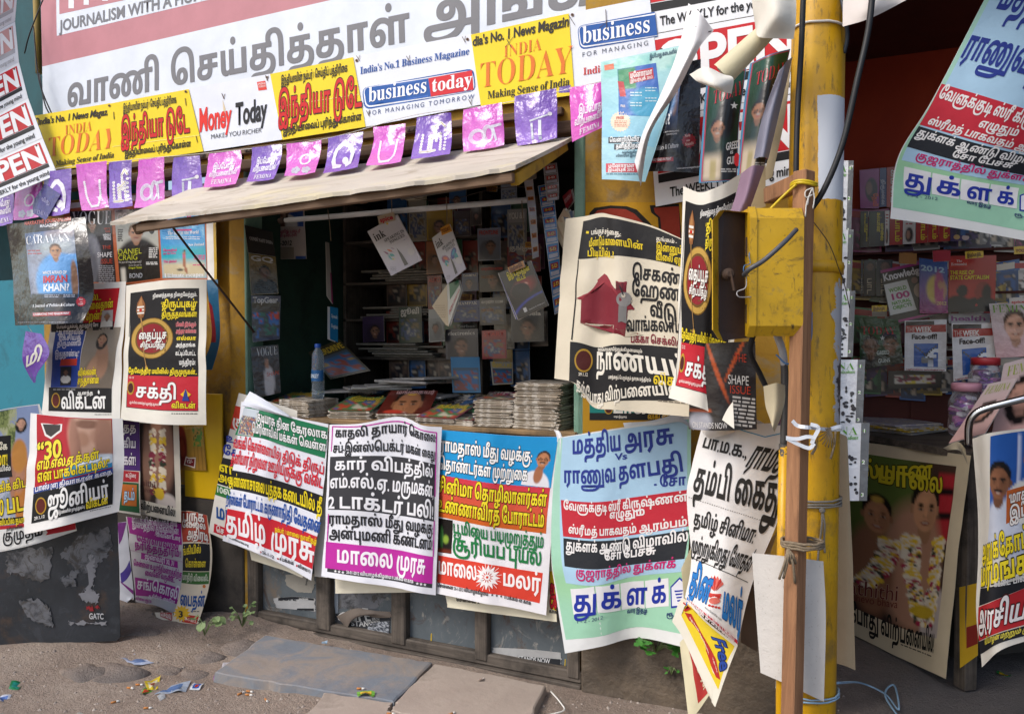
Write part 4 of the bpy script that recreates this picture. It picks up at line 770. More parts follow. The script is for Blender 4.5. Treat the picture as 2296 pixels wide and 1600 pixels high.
class MB:
 """collects boxes, tubes, prisms into ONE mesh"""
 def __init__(s):s.bm=bmesh.new()
 def box(s,lo,hi,bev=0.0,M=None,seg=1):
  lo,hi=np.minimum(lo,hi),np.maximum(lo,hi)
  r=bmesh.ops.create_cube(s.bm,size=1.0);vs_=r['verts']
  bmesh.ops.scale(s.bm,vec=Vector(hi-lo),verts=vs_);bmesh.ops.translate(s.bm,vec=Vector((lo+hi)/2),verts=vs_)
  if bev:
   es=list({e for v in vs_ for e in v.link_edges});r2=bmesh.ops.bevel(s.bm,geom=es,offset=bev,segments=seg,affect='EDGES',profile=.5);vs_=list({v for f in r2['faces']for v in f.verts}|{v for v in vs_ if v.is_valid})
  if M is not None:bmesh.ops.transform(s.bm,matrix=M,verts=vs_)
  return s
 def prism(s,poly,a,b):
  """poly = 3-D points of one face, extruded by vector b-a"""
  d=Vector(np.asarray(b,float)-np.asarray(a,float));vs_=[s.bm.verts.new(Vector(p))for p in poly];wv=[s.bm.verts.new(Vector(p)+d)for p in poly]
  n=len(poly);s.bm.faces.new(vs_);s.bm.faces.new(wv[::-1])
  for i in range(n):s.bm.faces.new((vs_[(i+1)%n],vs_[i],wv[i],wv[(i+1)%n]))
  return s
 def quad(s,pts):s.bm.faces.new([s.bm.verts.new(Vector(p))for p in pts]);return s
 def bar(s,p,q,w_,h_,up=(0,0,1),bev=0.0):
  p,q=Vector(p),Vector(q);d=(q-p);L=d.length;d.normalize();u=Vector(up);x=d.cross(u);
  if x.length<1e-4:x=d.cross(Vector((1,0,0)))
  x.normalize();y=x.cross(d);M=Matrix((x,d,y)).transposed().to_4x4();M.translation=(p+q)/2
  return s.box(np.array([-w_/2,-L/2,-h_/2]),np.array([w_/2,L/2,h_/2]),bev,M)
 def tube(s,pts,r,seg=8,caps=True):
  P=[Vector(p)for p in pts];rr=r if hasattr(r,'__len__')else[r]*len(P);rings=[];nrm=None
  for i,p in enumerate(P):
   t=(P[min(i+1,len(P)-1)]-P[max(i-1,0)]).normalized()
   if nrm is None:nrm=t.orthogonal().normalized()
   nrm=(nrm-t*nrm.dot(t)).normalized();bn=t.cross(nrm)
   rings.append([s.bm.verts.new(p+(nrm*math.cos(a)+bn*math.sin(a))*rr[i])for a in[2*math.pi*k/seg for k in range(seg)]])
  for a,b in zip(rings,rings[1:]):
   for k in range(seg):f=s.bm.faces.new((a[k],a[(k+1)%seg],b[(k+1)%seg],b[k]));f.smooth=True
  if caps:s.bm.faces.new(rings[0][::-1]);s.bm.faces.new(rings[-1])
  return s
 def lathe(s,prof,c,seg=20,M=None):
  c=Vector(c);rings=[]
  for r,z in prof:rings.append([s.bm.verts.new(c+Vector((r*math.cos(2*math.pi*k/seg),r*math.sin(2*math.pi*k/seg),z)))for k in range(seg)])
  for a,b in zip(rings,rings[1:]):
   for k in range(seg):f=s.bm.faces.new((a[k],a[(k+1)%seg],b[(k+1)%seg],b[k]));f.smooth=True
  s.bm.faces.new(rings[0][::-1]);s.bm.faces.new(rings[-1])
  if M is not None:bmesh.ops.transform(s.bm,matrix=M,verts=[v for r in rings for v in r])
  return s
 def build(s,name,mat,parent=None,org=None,recalc=True):
  if recalc:bmesh.ops.recalc_face_normals(s.bm,faces=s.bm.faces)
  me=bpy.data.meshes.new(name)
  if parent is None:
   if org is None:
    V=np.array([v.co for v in s.bm.verts]);org=np.array([(V[:,0].min()+V[:,0].max())/2,(V[:,1].min()+V[:,1].max())/2,V[:,2].min()])
   bmesh.ops.translate(s.bm,vec=-Vector(org),verts=s.bm.verts)
  s.bm.to_mesh(me);s.bm.free();o=link(name,me,parent,mat)
  if parent is None:o.location=org
  return o
def spline(pts,n=6):
 P=np.array(pts,float);return[tuple(p)for p in crom(P,np.linspace(0,len(P)-1,(len(P)-1)*n+1))]
def cord(name,pts,r,mat,label,cat='cord',n=6,seg=6,group=None,parent=None):
 o=MB().tube(spline(pts,n)if len(pts)>2 else pts,r,seg).build(name,mat,parent)
 if parent is None:tag(o,label,cat,group)
 return o
M_yel=surf('yellow_wall_paint','#8f6a16','#b0861f',5,stain=['#5c4a2c','#8d7a58'],stain_at=(.53,.7),stain_scale=4,bumps=.4,bscale=55)
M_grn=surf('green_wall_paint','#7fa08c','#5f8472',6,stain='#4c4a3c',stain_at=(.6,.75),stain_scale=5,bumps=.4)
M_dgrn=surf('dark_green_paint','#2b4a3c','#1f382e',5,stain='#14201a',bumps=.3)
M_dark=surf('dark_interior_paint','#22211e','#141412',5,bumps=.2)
M_old=wood('old_grey_wood','#3c352e','#6b6157',axis=0,grain=40,grime='#2a2520')
M_oldv=wood('old_grey_post_wood','#3c352e','#6b6157',axis=2,grain=40,grime='#2a2520')
M_ply=wood('counter_plywood','#6d5436','#a98a62',axis=0,grain=60,grime='#54442f')
M_awn=surf('weathered_shutter_paint','#aea598','#cbc2b3',3,stretch=(.35,1.2,1),stain=['#cbbf92','#978a76'],stain_at=(.53,.7),stain_scale=3.5,bumps=.3,bscale=30)
M_bat=wood('batten_wood','#4d3a2a','#7a6048',axis=0,grain=40)
M_pan=surf('rusty_panel_metal','#3f484e','#5d6468',4,stretch=(1,1,.8),stain=['#6d6154','#4a3324','#8a8780'],stain_at=(.57,.68),stain_scale=3.2,rough=.6,bumps=.35,bscale=30)
M_plate=surf('black_painted_plate','#1e2226','#30343a',5,stain=['#4b3b30','#3c4046'],stain_at=(.55,.7),stain_scale=6,rough=.5,bumps=.35,bscale=45)
M_teal=surf('turquoise_wall_paint','#1a6f82','#1f7a8c',3,stain='#185c6c',bumps=.25)
M_dteal=surf('dark_teal_wall_paint','#0f3f45','#14525a',3,bumps=.25)
M_red=surf('red_band_paint','#a8232a','#8c1c22',4,stain='#541418',bumps=.25)
M_maroon=surf('maroon_board_paint','#5a2418','#43180f',3,bumps=.15)
M_orange=surf('rust_red_wall_paint','#b23c1a','#9c3014',2,bumps=.15)
M_rust=surf('rusty_iron','#4a3527','#2f241d',20,rough=.8,bumps=.4)
M_black=plain('black_rubber','#141416',.55)
M_rope=surf('jute_rope','#8a7a64','#6b5d4a',120,rough=.9)
M_grey=surf('cement_plinth','#4b4238','#6a5c4c',5,stain='#2c251e',stain_scale=4,bumps=.9,bscale=16,bdist=.02)
M_brown=plain('brown_card','#a08868',.85,b=.2)
def GZ(X,Y):
 X,Y=np.asarray(X,float),np.asarray(Y,float);f1,f2,f3=vnoise(4),vnoise(5),vnoise(6);Zz=.03*f1(X*1.7+40,Y*1.7+40)+.022*f2(X*4.3+60,Y*4.3+60)+.009*f3(X*13+90,Y*13+90)
 mk=np.clip((-1.9-X)/.8,0,1)*np.clip((Y+.9)/.3,0,1);Zz=Zz*(.3+mk*1.1);Zz=np.where((np.abs(X)>5.1)|(np.abs(Y)>2),0,Zz)-.012
 return Zz+.03*np.exp(-(((X+2.95)/.28)**2+((Y+.05)/.2)**2))
def ground():
 m,n,p=nodemat('street_dirt');v=coords(n,1)
 c=ramp(n,noise(n,v,1.6,9,.68,.3),[(.3,'#8c7a6c'),(.5,'#9c8b7d'),(.7,'#ac9c8d')])
 c=mix(n,ramp(n,noise(n,v,26,6,.7),[(.5,0.0),(.72,.7)]),c,'#75655a')
 vo=N(n,'ShaderNodeTexVoronoi');vo.inputs['Scale'].default_value=85;n.links.new(v,vo.inputs['Vector'])
 c=mix(n,ramp(n,vo.outputs['Distance'],[(.10,.8),(.2,0.0)]),c,'#c4b8aa')
 sx=N(n,'ShaderNodeSeparateXYZ');n.links.new(v,sx.inputs[0]);f=N(n,'ShaderNodeMath',operation='MULTIPLY_ADD');f.inputs[1].default_value=.35
 n.links.new(noise(n,v,3,5),f.inputs[0]);n.links.new(sx.outputs[0],f.inputs[2])
 c=mix(n,ramp(n,f.outputs[0],[(-.0,0.0),(.38,1.0)]),c,'#6c6765')
 n.links.new(c,p.inputs['Base Color']);p.inputs['Roughness'].default_value=.95
 h=N(n,'ShaderNodeMath',operation='ADD');n.links.new(noise(n,v,14,9,.72),h.inputs[0]);n.links.new(noise(n,v,90,5,.7),h.inputs[1])
 bump(n,p,h.outputs[0],.9,.022)
 nx,ny=190,110;xs=np.concatenate([[-60,-20,-8],np.linspace(-5,2.5,nx),[6,20,60]]);ys=np.concatenate([[-60,-15,-5],np.linspace(-1.7,1.6,ny),[6,20,60]])
 X,Y=np.meshgrid(xs,ys);Zz=GZ(X,Y)
 V=np.stack([X,Y,Zz],-1).reshape(-1,3);W_,H_=len(xs),len(ys)
 i,j=np.meshgrid(np.arange(W_-1),np.arange(H_-1));k=(j*W_+i).ravel();F=np.stack([k,k+1,k+W_+1,k+W_],1)
 o=link('ground',arr_mesh('ground',V,F),None,m);tag(o,'trodden brown dirt in front of the stall turning to dark tar on the right',None,None,'structure')
ground()
rs=random.Random(31);gv,gf=[],[]
for _ in range(2600):
 u,v=rs.uniform(-40,1900),rs.uniform(1330,1640);p=G(u,v,0);r=rs.choice([.002,.003,.003,.004,.006,.009])*rs.uniform(.7,1.2);k=len(gv);z=float(GZ(p[0],p[1]))
 if p[1]>-.08 and p[0]<-1:continue
 gv+=[(p[0]+r*math.cos(a)*rs.uniform(.7,1.3),p[1]+r*math.sin(a)*rs.uniform(.7,1.3),z-.001)for a in(0,1.25,2.5,3.75,5.0)]+[(p[0],p[1],z+r*rs.uniform(.5,.9))];gf+=[(k+i,k+(i+1)%5,k+5)for i in range(5)]
tag(link('gravel',arr_mesh('gravel',gv,gf,smooth=False),None,surf('grit_stone','#6c6058','#b0a498',60,bumps=.1)),'loose grit and small stones strewn over the trodden dirt','gravel',None,'stuff')
def slab(pts,top,label,mat,th=.05):
 P=[G(u,v,top)for u,v in pts];c=np.mean(P,0);mb=MB();bm=mb.bm
 n=len(P);P2=[]
 for i in range(n):
  a,b=P[i],P[(i+1)%n]
  for k in range(8):
   t=k/8;q=a+(b-a)*t;r=random.Random(int(i*17+k+abs(q[0])*99));q=q+np.array([r.uniform(-1,1)*.006,r.uniform(-1,1)*.006,0]);P2.append(q)
 lowr=[q-np.array([0,0,th])+(q-c)*.02*np.array([1,1,0])for q in P2];ins=[q+(c-q)*.02+np.array([0,0,.004])for q in P2]
 A=[bm.verts.new(Vector(q))for q in P2];B=[bm.verts.new(Vector(q))for q in lowr];Cc=[bm.verts.new(Vector(q))for q in ins];N_=len(A)
 for i in range(N_):
  j=(i+1)%N_;bm.faces.new((A[i],A[j],B[j],B[i]));bm.faces.new((Cc[i],Cc[j],A[j],A[i]))
 bm.faces.new(Cc)
 o=mb.build('paving_slab',mat);return tag(o,label,'paving slab')
M_slab=surf('blue_grey_slab','#82786f','#988d83',2.5,stain=['#666c74','#6f767e'],stain_at=(.46,.64),stain_scale=3.0,bumps=.5,bscale=30,bdist=.006)
M_slab2=surf('dusty_slab','#93857a','#a99b8e',3,stain='#82766b',bumps=.5,bscale=30,bdist=.006)
slab([(483,1508),(592,1425),(780,1455),(968,1486),(883,1572),(729,1549)],.02,'blue-grey stone slab with a broken raised edge lying before the panels',M_slab,.07)
slab([(973,1488),(1226,1538),(1192,1606),(1060,1640),(878,1592),(888,1574)],.018,'dusty square slab under the right corner of the stall front',M_slab2,.06)
slab([(729,1553),(878,1576),(868,1594),(1040,1640),(900,1720),(640,1660)],.014,'dusty slab lowest in view, in front of the blue-grey slab',M_slab2,.05)
XL,XR,ZS=-2.955,-1.136,1.085
K=empty('newspaper_kiosk',(-2.05,.4,0),'yellow and green street kiosk with an open serving window above rusty wooden framed panels','kiosk')
def part(name,mb,mat,parent=None):return mb.build(name,mat,parent or K)
xs_post=[(551,574),(706,738),(876,908),(1065,1093),(1274,1303)]
f=MB();f.box((-2.98,-.005,.0),(-1.10,.055,.052),.006);f.box((-2.98,-.022,-.03),(-1.10,.05,-.002),.004)
part('bottom_rail',f,M_old)
for a,b in xs_post:
 x0,x1=X_(a,0),X_(b,0);f=MB().box((x0,-.012,.02),(x1,.05,ZS-.075),.006);part('panel_post',f,M_oldv)
f=MB().box((-2.96,.0,.93),(-1.12,.045,ZS-.07),.005);part('top_rail',f,M_old)
for(a,b),(c,d)in zip(xs_post,xs_post[1:]):
 x0,x1=X_(b,0),X_(c,0);part('metal_panel',MB().box((x0+.003,.03,.053),(x1-.003,.045,.93)),M_pan)
f=MB().box((XL-.01,-.035,ZS-.022),(XR+.015,.75,ZS),.003);f.box((XL-.005,-.02,ZS-.062),(XR+.01,.0,ZS-.024),.003);f.box((XL,.01,ZS-.05),(XR,.74,ZS-.03))
part('counter',f,M_ply)
part('pillar',MB().box((-3.075,-.0,-.1),(XL,.06,2.62),.006),M_yel)
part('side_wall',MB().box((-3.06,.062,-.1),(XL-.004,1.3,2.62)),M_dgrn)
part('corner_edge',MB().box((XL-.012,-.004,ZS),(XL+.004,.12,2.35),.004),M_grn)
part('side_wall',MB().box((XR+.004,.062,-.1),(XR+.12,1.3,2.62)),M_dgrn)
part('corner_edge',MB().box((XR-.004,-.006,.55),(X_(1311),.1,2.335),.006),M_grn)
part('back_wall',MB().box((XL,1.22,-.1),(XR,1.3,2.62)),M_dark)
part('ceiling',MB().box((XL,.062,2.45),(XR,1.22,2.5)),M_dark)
part('front_wall',MB().box((X_(1311)+.001,0,-.1),(-.26,.12,3.0)),M_yel)
part('front_wall',MB().box((-4.6,.03,-.1),(-3.076,.12,2.3)),M_yel)
part('lower_wall',MB().box((-4.6,-.012,-.1),(-2.985,.026,.67),.006),surf('sooty_cement','#332e29','#453e37',6,stain='#1f1c19',bumps=.6))
f=MB().box((-4.55,.0,2.40),(XR+.01,.06,2.75),.004);part('fascia',f,M_yel)
f=MB().box((-4.5,-.05,2.345),(XR,.02,2.395),.004);f.box((-4.4,-.03,2.43),(XR-.05,.0,2.462),.003);part('fascia_batten',f,M_bat)
for x in np.linspace(-3.9,-1.3,9):
 f=MB().box((x,-.036,2.437),(x+.05,-.028,2.456))
 for q in(.012,.037):f.lathe([(.006,0),(.006,.003)],(0,0,0),8,Matrix.Translation((x+q,-.036,2.446))@Matrix.Rotation(R(90),4,'X'))
 part('bolt_strap',f,M_rust)
def awning():
 yf,yb=-.575,-.045
 fl,fr=W(250,497,yf),W(1156,371,yf);bl,br=W(430,418,yb),W(1285,306,yb)
 bl=np.array([fl[0]+.02,yb,br[2]-.03]);nu,nv=60,14;up=np.array([0,0,1.0])
 ns=vnoise(12);V=[]
 for j in range(nv+1):
  for i in range(nu+1):
   a,b=i/nu,j/nv;q=(fl*(1-a)+fr*a)*(1-b)+(bl*(1-a)+br*a)*b
   q=q+up*(.012*math.sin(a*math.pi)*(1-b)*-1+.006*float(ns(np.array([a*9]),np.array([b*3]))[0]))
   if j==0:q=q+np.array([0,.03*float(ns(np.array([a*34]),np.array([.3]))[0]),0])
   V.append(q)
 V=np.array(V);n1=len(V);i,j=np.meshgrid(np.arange(nu),np.arange(nv));k=(j*(nu+1)+i).ravel()
 F=np.stack([k,k+1,k+nu+2,k+nu+1],1);V2=V-[0,0,.016];F2=F[:,::-1]+n1
 ring=list(range(nu+1))+[(jj+1)*(nu+1)-1 for jj in range(1,nv+1)]+[nv*(nu+1)+ii for ii in range(nu-1,-1,-1)]+[jj*(nu+1)for jj in range(nv-1,0,-1)]
 S_=np.array([[ring[q],ring[(q+1)%len(ring)],ring[(q+1)%len(ring)]+n1,ring[q]+n1]for q in range(len(ring))])[:,::-1]
 o=link('shutter_awning',arr_mesh('shutter_awning',np.concatenate([V,V2]),np.concatenate([F,F2,S_]),smooth=False),K,M_awn)
 d=np.array([0,.03,-.018])
 mb=MB();mb.bar(fl+np.array([.14,.028,-.036]),fr+np.array([-.02,.028,-.036]),.024,.036,bev=.003);mb.build('front_batten',M_bat,o)
 mb=MB();mb.bar(fr+np.array([-.03,.05,-.04]),br+np.array([-.03,-.03,-.04]),.035,.045,bev=.003);mb.build('side_batten',surf('worn_yellow_paint','#b08a1c','#8c6c24',7,stain='#4f3c28',stain_scale=7),o)
 mb=MB();mb.bar(fl+np.array([.1,.05,-.04]),bl+np.array([.1,-.03,-.04]),.035,.045,bev=.003);mb.build('side_batten',M_bat,o)
 for t in(.33,.66):
  a=fl*(1-t)+fr*t;b=bl*(1-t)+br*t;mb=MB();mb.bar(a+np.array([0,.06,-.036]),b+np.array([0,-.03,-.036]),.04,.035,bev=.003);mb.build('rib',M_bat,o)
 return fl,fr,bl,br
AW=awning()
cord('stay_rod',[W(378,497,-.52),W(445,585,-.35),W(570,745,-.03)],.0055,M_rust,'thin dark iron rod propping the open shutter, slanting past the travel cover','stay rod')
part('purlin',MB().tube([W(900,440,-.12),W(1200,392,-.12)],.017,10),plain('grey_pipe','#5d564e',.6))
part('plinth',MB().box((-1.095,-.035,-.1),(-.27,-.004,.36),.012),M_grey)
B=empty('building_wall',(-1.5,.3,2.6),'dark teal building wall behind the pink banner and the kiosk','wall')
MB().box((-9,.15,2.55),(-.26,.4,6.5)).build('upper_wall',M_dteal,B)
MB().box((-9,.9,-.2),(-4.62,1.0,6.5)).build('recessed_wall',M_dteal,B)
tw=MB().box((-9,.2,.62),(-4.3,.3,1.86)).build('turquoise_wall',M_teal);tag(tw,'bright turquoise painted wall behind the left posters, over a red band','wall')
MB().box((-9,.18,.3),(-4.25,.3,.62)).build('red_band',M_red,tw)
dp=MB().tube([W(80,-40,.1),W(88,165,.1)],.02,10).build('drain_pipe',surf('worn_pipe_paint','#a08434','#7d6a3a',8,stain='#4b3c28'));tag(dp,'yellowish drain pipe stub hanging at the left end of the banner','pipe')
for k,(a,b)in enumerate((((88,165),(140,285)),((75,60),(120,265)),((100,-10),(55,120)))):
 mid=((a[0]+b[0])/2-10,(a[1]+b[1])/2+18);cord('wire',[W(*a,.02),W(*mid,-.02),W(*b,.0)],.004,M_black,['black cable drooping from the drain pipe to the yellow boards','thin black cable looping beside the drain pipe','black cable slanting across the top left corner'][k],'cable')
pl=empty('steel_counter',(-3.6,-.6,0),'dark scratched steel plate front of the neighbouring stand with torn paper scraps','counter')
a,b=G(270,1436,-.005),G(-120,1448,-.005);a=np.array(a);b=np.array(b);dirn=(b-a)/np.linalg.norm(b-a);nrm=np.array([-dirn[1],dirn[0],0]);nrm=nrm if nrm[1]>0 else-nrm
zt=.985
mb=MB();pts=[a+[0,0,.02],a+dirn*.02,b,b+[0,0,zt],a+dirn*.01+[0,0,zt]]
mb.prism(pts,(0,0,0),nrm*.004);mb.build('front_plate',M_plate,pl)
mb=MB();mb.prism([a+nrm*.005+dirn*.25,b+nrm*.005,b+nrm*.3,a+nrm*.3+dirn*.25],(0,0,0),(0,0,zt-.01));mb.build('body',M_dark,pl)
PLA,PLD,PLN=a,dirn,nrm
M_paper=printed('printed_newsprint',.62,.2,9,trans=.14,spec=.3,dirt=.07)
M_gloss=printed('glossy_printed_paper',.3,.3,9,trans=.06,spec=.5,dirt=.05,coat=.25)
M_board=printed('printed_plastic_board',.5,.05,7,spec=.3,dirt=.1)
M_vinyl=printed('printed_vinyl',.5,.03,4,spec=.35,dirt=.12)
M_foil=printed('printed_foil',.22,.5,15,trans=.18,spec=.7,dirt=.05,coat=.5)
M_cover=printed('magazine_cover',.3,.06,10,spec=.5,dirt=.1,coat=.3)
M_film=printed('film_wrapped_cover',.22,.6,9,spec=.45,dirt=.06,coat=.3)
M_matte=printed('dusty_printed_card',.7,.2,18,spec=.25,dirt=.18)
WH='#e9ebf0'
xb0,xb1=float(W(96,252,.06)[0]),-.5
s=Sheet('X',[[(xb0,.06,3.95),(xb1,.06,3.95)],[(xb0,.06,2.72),(xb1,.06,2.72)]],'w',base='#bd7e86',n=(60,24),crumple=.0012,seed=3,freq=2,thick=.02)
s.R([(90,150.5),(1480,-170),(1480,210),(90,262)],'#dde4ee',1)
s.R([(125,-100),(780,-246),(780,-74),(127.5,81)],'#dde4ee',1);s.R([(133,-100),(780,-244),(780,-108),(133.5,32.5)],'#bd7e86',2)
s.view='A';s.R((605,-260,652,76),WH,3);s.R((738,-260,783,46),WH,3);s.R((900,-260,950,10),WH,3)
s.T('JOURNALISM WITH A HUMAN',(530,278),(1960,-42),96,'#77787d','S')
s.view='X'
s.T('வாணி',(150,242),(360,201),54,'#77777b',big=True);s.T('செய்தித்தாள்',(382,194),(921,93),60,'#77777b',big=True,tl=(380,137));s.T('அங்காடி',(948,88),(1560,-40),78,'#77777b',big=True)
s.done('banner',M_vinyl,'wide pink and white vinyl banner with big grey lettering above the sign boards','banner')
SB='printed boards nailed above the shutter'
def board(view,q,base,y,seed):
 return Sheet(view,[[(*q[0],y),(*q[1],y)],[(*q[3],y),(*q[2],y)]],base=base,n=(16,12),crumple=.0016,seed=seed,freq=3,thick=.004,back='#c8c4ba')
def eyelets(s,pts,r=9):
 for p in pts:s.disc(p,r,r,'#6d4a2c',5,14);s.disc(p,r*.5,r*.5,'#1c1410',6,10)
def india(s,l1,a,b,c,d,hs,t1="India's No. 1 News Magazi"):
 s.T(t1,*l1,hs[0],'#241d18','B');s.T('INDIA',*a,hs[1],'#dd7420','I');s.T('TODAY',*b,hs[2],'#dd7420','I',big=True);s.T('Making Sense of India',*c,hs[3],'#2c251c','R')
s=board('A',[(306,1018),(965,908),(1012,1440),(484,1492)],'#ecd01e',-.024,11)
india(s,((336,1100),(952,1012)),((572,1186),(806,1150)),((424,1380),(1000,1302)),((490,1462),(998,1386)),0,(58,80,165,48));eyelets(s,[(545,1050),(330,1045)])
s.done('sign_board',M_board,'faded yellow board with orange serif title, half covered, at the left end of the row','sign',SB)
s=board('A',[(932,918),(1660,785),(1788,1332),(1012,1445)],'#ecd01e',-.030,12)
s.T('இந்தியாவின் நம்பர் 1 செய்திப் பத்திரிகை',(1085,985),(1555,908),52,'#1d1a18');s.T('இந்தியா டுடே',(1062,1245),(1672,1165),160,'#c9151b',out='#1d0c0c',ow=.05)
s.T('இந்தியாவைப் புரிந்துகொள்ள',(1095,1378),(1680,1290),46,'#1d1a18');eyelets(s,[(962,930),(1637,808)],11);s.line((990,1290),(1760,1190),5,'#f6ea8a');s.line((1000,985),(1005,1050),7,'#6d5a20',5);s.line((1632,865),(1640,930),7,'#6d5a20',5);s.line((1725,1195),(1738,1255),7,'#6d5a20',5)
s.done('sign_board',M_board,'yellow board with black outlined red letters, left of the red and black money board','sign',SB)
s=board('A',[(1660,782),(2377,650),(2484,1228),(1787,1334)],'#dfe3ec',-.026,13)
s.T('Money',(1752,1158),(2032,1108),205,'#dc2a20','B');s.T('Today',(2075,1100),(2345,1052),195,'#15161a','B');s.T('MAKES YOU RICHER',(1855,1225),(2302,1165),40,'#3f4046','L')
s.R([(2262,724),(2335,712),(2350,790),(2276,800)],'#d8382c',2);s.T('INDIA',(2272,752),(2338,742),18,'#f4ded8','R');s.T('TODAY',(2276,776),(2342,766),18,'#f4ded8','R')
for p in((1970,850),(2352,690)):s.line((p[0]-14,p[1]-25),(p[0]+6,p[1]+25),6,'#5c4a3c',5);s.line((p[0]+14,p[1]-20),(p[0]-2,p[1]+20),5,'#5c4a3c',5)
s.poly([(1960,880),(1985,960),(1968,1010)],'#d8c6a4',2);eyelets(s,[(2350,682)],10)
s.done('sign_board',M_board,'white board reading in tall red and black letters, with a small red square logo','sign',SB)
s=board('B',[(318,652),(1047,503),(1158,1116),(424,1230)],'#ecd01e',-.030,14)
s.T('இந்தியாவின் நம்பர் 1 செய்திப் பத்திரிகை',(415,745),(1000,632),58,'#1d1a18');s.T('இந்தியா டுடே',(388,1045),(1128,940),185,'#c9151b',out='#1d0c0c',ow=.05)
s.T('இந்தியாவைப் புரிந்துகொள்ள',(430,1178),(1122,1058),54,'#1d1a18');s.line((400,940),(1110,830),5,'#f6ea8a')
s.done('sign_board',M_board,'yellow board with black outlined red letters, left of the blue and red capsule logo','sign',SB)
def capsule(s,q,col,layer,r):
 q=[np.array(p,float)for p in q];out=[]
 for i in range(4):
  p,a,b=q[i],q[i-1],q[(i+1)%4];da=(a-p)/np.linalg.norm(a-p);db=(b-p)/np.linalg.norm(b-p)
  for t in np.linspace(0,1,5):out.append(p+da*r*(1-t)**2+db*r*t**2)
 s.poly(out,col,layer)
def biztoday(s,q,big,layer=1):
 (a,b,c,d)=[np.array(p,float)for p in q];cen=(a+b+c+d)/4
 capsule(s,q,'#1554a0',1,big);capsule(s,[p+(cen-p)*np.array([.02,.09])for p in(a,b,c,d)],'#eceef2',2,big*.9);capsule(s,[p+(cen-p)*np.array([.04,.18])for p in(a,b,c,d)],'#1554a0',3,big*.75)
s=board('B',[(1045,500),(2088,298),(2172,920),(1160,1118)],'#e2e6ee',-.026,15)
s.T("India's No.1 Business Magazine",(1112,655),(2070,480),62,'#1a4f9c','R')
biztoday(s,[(1126,775),(2108,600),(2130,800),(1150,968)],60);s.R([(1712,690),(2095,620),(2108,790),(1735,852)],'#cf1f2c',4)
s.T('business',(1188,900),(1700,812),132,'#f2f3f6','R',layer=6);s.T('today',(1742,812),(2096,752),120,'#f2f3f6','R',layer=6);s.T('FOR  MANAGING  TOMORROW',(1185,1020),(2114,868),40,'#1f3a74','L',gap=.35)
eyelets(s,[(1082,535),(2056,348)],13)
for p in((1100,510),(1540,520),(2030,350),(1190,1000),(2085,900)):s.line((p[0]-20,p[1]-25),(p[0]+8,p[1]+28),5,'#5c4a3c',7);s.line((p[0]+10,p[1]-30),(p[0],p[1]+20),5,'#5c4a3c',7)
s.done('sign_board',M_board,'white board with a complete blue and red capsule logo between two yellow boards','sign',SB)
s=board('C',[(24,306),(888,120),(938,836),(116,942)],'#ecd01e',-.030,16)
india(s,((42,408),(890,232)),((316,508),(648,440)),((108,778),(910,642)),((175,872),(895,752)),0,(84,100,215,66),"dia's No. 1 News Magazin");s.line((330,420),(400,330),4,'#4a3a28',5);s.line((345,350),(385,420),6,'#4a3a28',5)
s.done('sign_board',M_board,'bright yellow board with large orange serif title at the right end of the row','sign',SB)
s=board('C',[(884,120),(1600,-20),(1680,700),(936,836)],'#e2e6ee',-.026,17)
biztoday(s,[(962,232),(1720,92),(1740,310),(985,442)],60);s.T('business',(1010,388),(1610,282),150,'#f2f3f6','R',layer=6);s.T('FOR  MANAGING',(1005,506),(1590,398),40,'#454a58','L',gap=.35);s.T("India's",(1015,662),(1260,622),62,'#c3342c','R')
eyelets(s,[(922,135)],14);s.line((1215,90),(1225,260),6,'#4a3a30',7);s.line((1160,250),(1230,190),4,'#4a3a30',7);s.line((890,140),(945,225),5,'#4a3a30',7)
s.done('sign_board',M_board,'white board with a blue capsule logo cut off by the red and white panels','sign',SB)
def open_panel(view,q,y,seed,label,grp,tag_t='The WEEKLY for the young mind',fade_glare=False):
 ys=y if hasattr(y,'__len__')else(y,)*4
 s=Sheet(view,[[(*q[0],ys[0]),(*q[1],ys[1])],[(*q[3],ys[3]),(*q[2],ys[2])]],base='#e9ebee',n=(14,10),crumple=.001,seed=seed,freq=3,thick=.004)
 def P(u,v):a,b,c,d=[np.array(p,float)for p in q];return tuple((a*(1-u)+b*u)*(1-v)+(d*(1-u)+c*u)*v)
 rd,bk=('#c4141f','#17181b')if not fade_glare else('#d6a39c','#b9b8ba')  # two top left boards: sun glare painted in as paled red and black
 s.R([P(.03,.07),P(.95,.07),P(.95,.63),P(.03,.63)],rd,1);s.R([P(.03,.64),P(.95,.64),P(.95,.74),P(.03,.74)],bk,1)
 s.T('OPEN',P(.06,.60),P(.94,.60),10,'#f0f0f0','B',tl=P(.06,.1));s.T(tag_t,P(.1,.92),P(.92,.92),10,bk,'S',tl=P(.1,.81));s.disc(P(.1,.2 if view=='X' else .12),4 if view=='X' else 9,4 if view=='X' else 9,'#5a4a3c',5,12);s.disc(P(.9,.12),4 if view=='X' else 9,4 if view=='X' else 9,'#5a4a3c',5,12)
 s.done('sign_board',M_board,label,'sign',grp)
for k,q in enumerate(([(1437,-107),(1812,-180),(1812,12),(1444,80)],[(1444,82),(1812,14),(1812,203),(1456,268)],[(1456,270),(1812,205),(1812,400),(1470,463)])):
 open_panel('X',q,-.022,k+21,['red and white board cut by the top edge, beside the tall yellow pole','red and white board half hidden by the rolled white paper','red and white board mostly hidden behind magazine posters with a white foot showing'][k],'red and white boards stacked beside the pole')
LQ=[[(-320,60),(160,-165),(132,188),(-320,430)],[(-320,432),(132,190),(166,545),(-320,800)],[(-320,802),(166,547),(246,862),(-320,1160)],[(-320,1162),(247,864),(374,1213),(-300,1510)],[(-300,1512),(375,1216),(505,1535),(-200,1830)]]
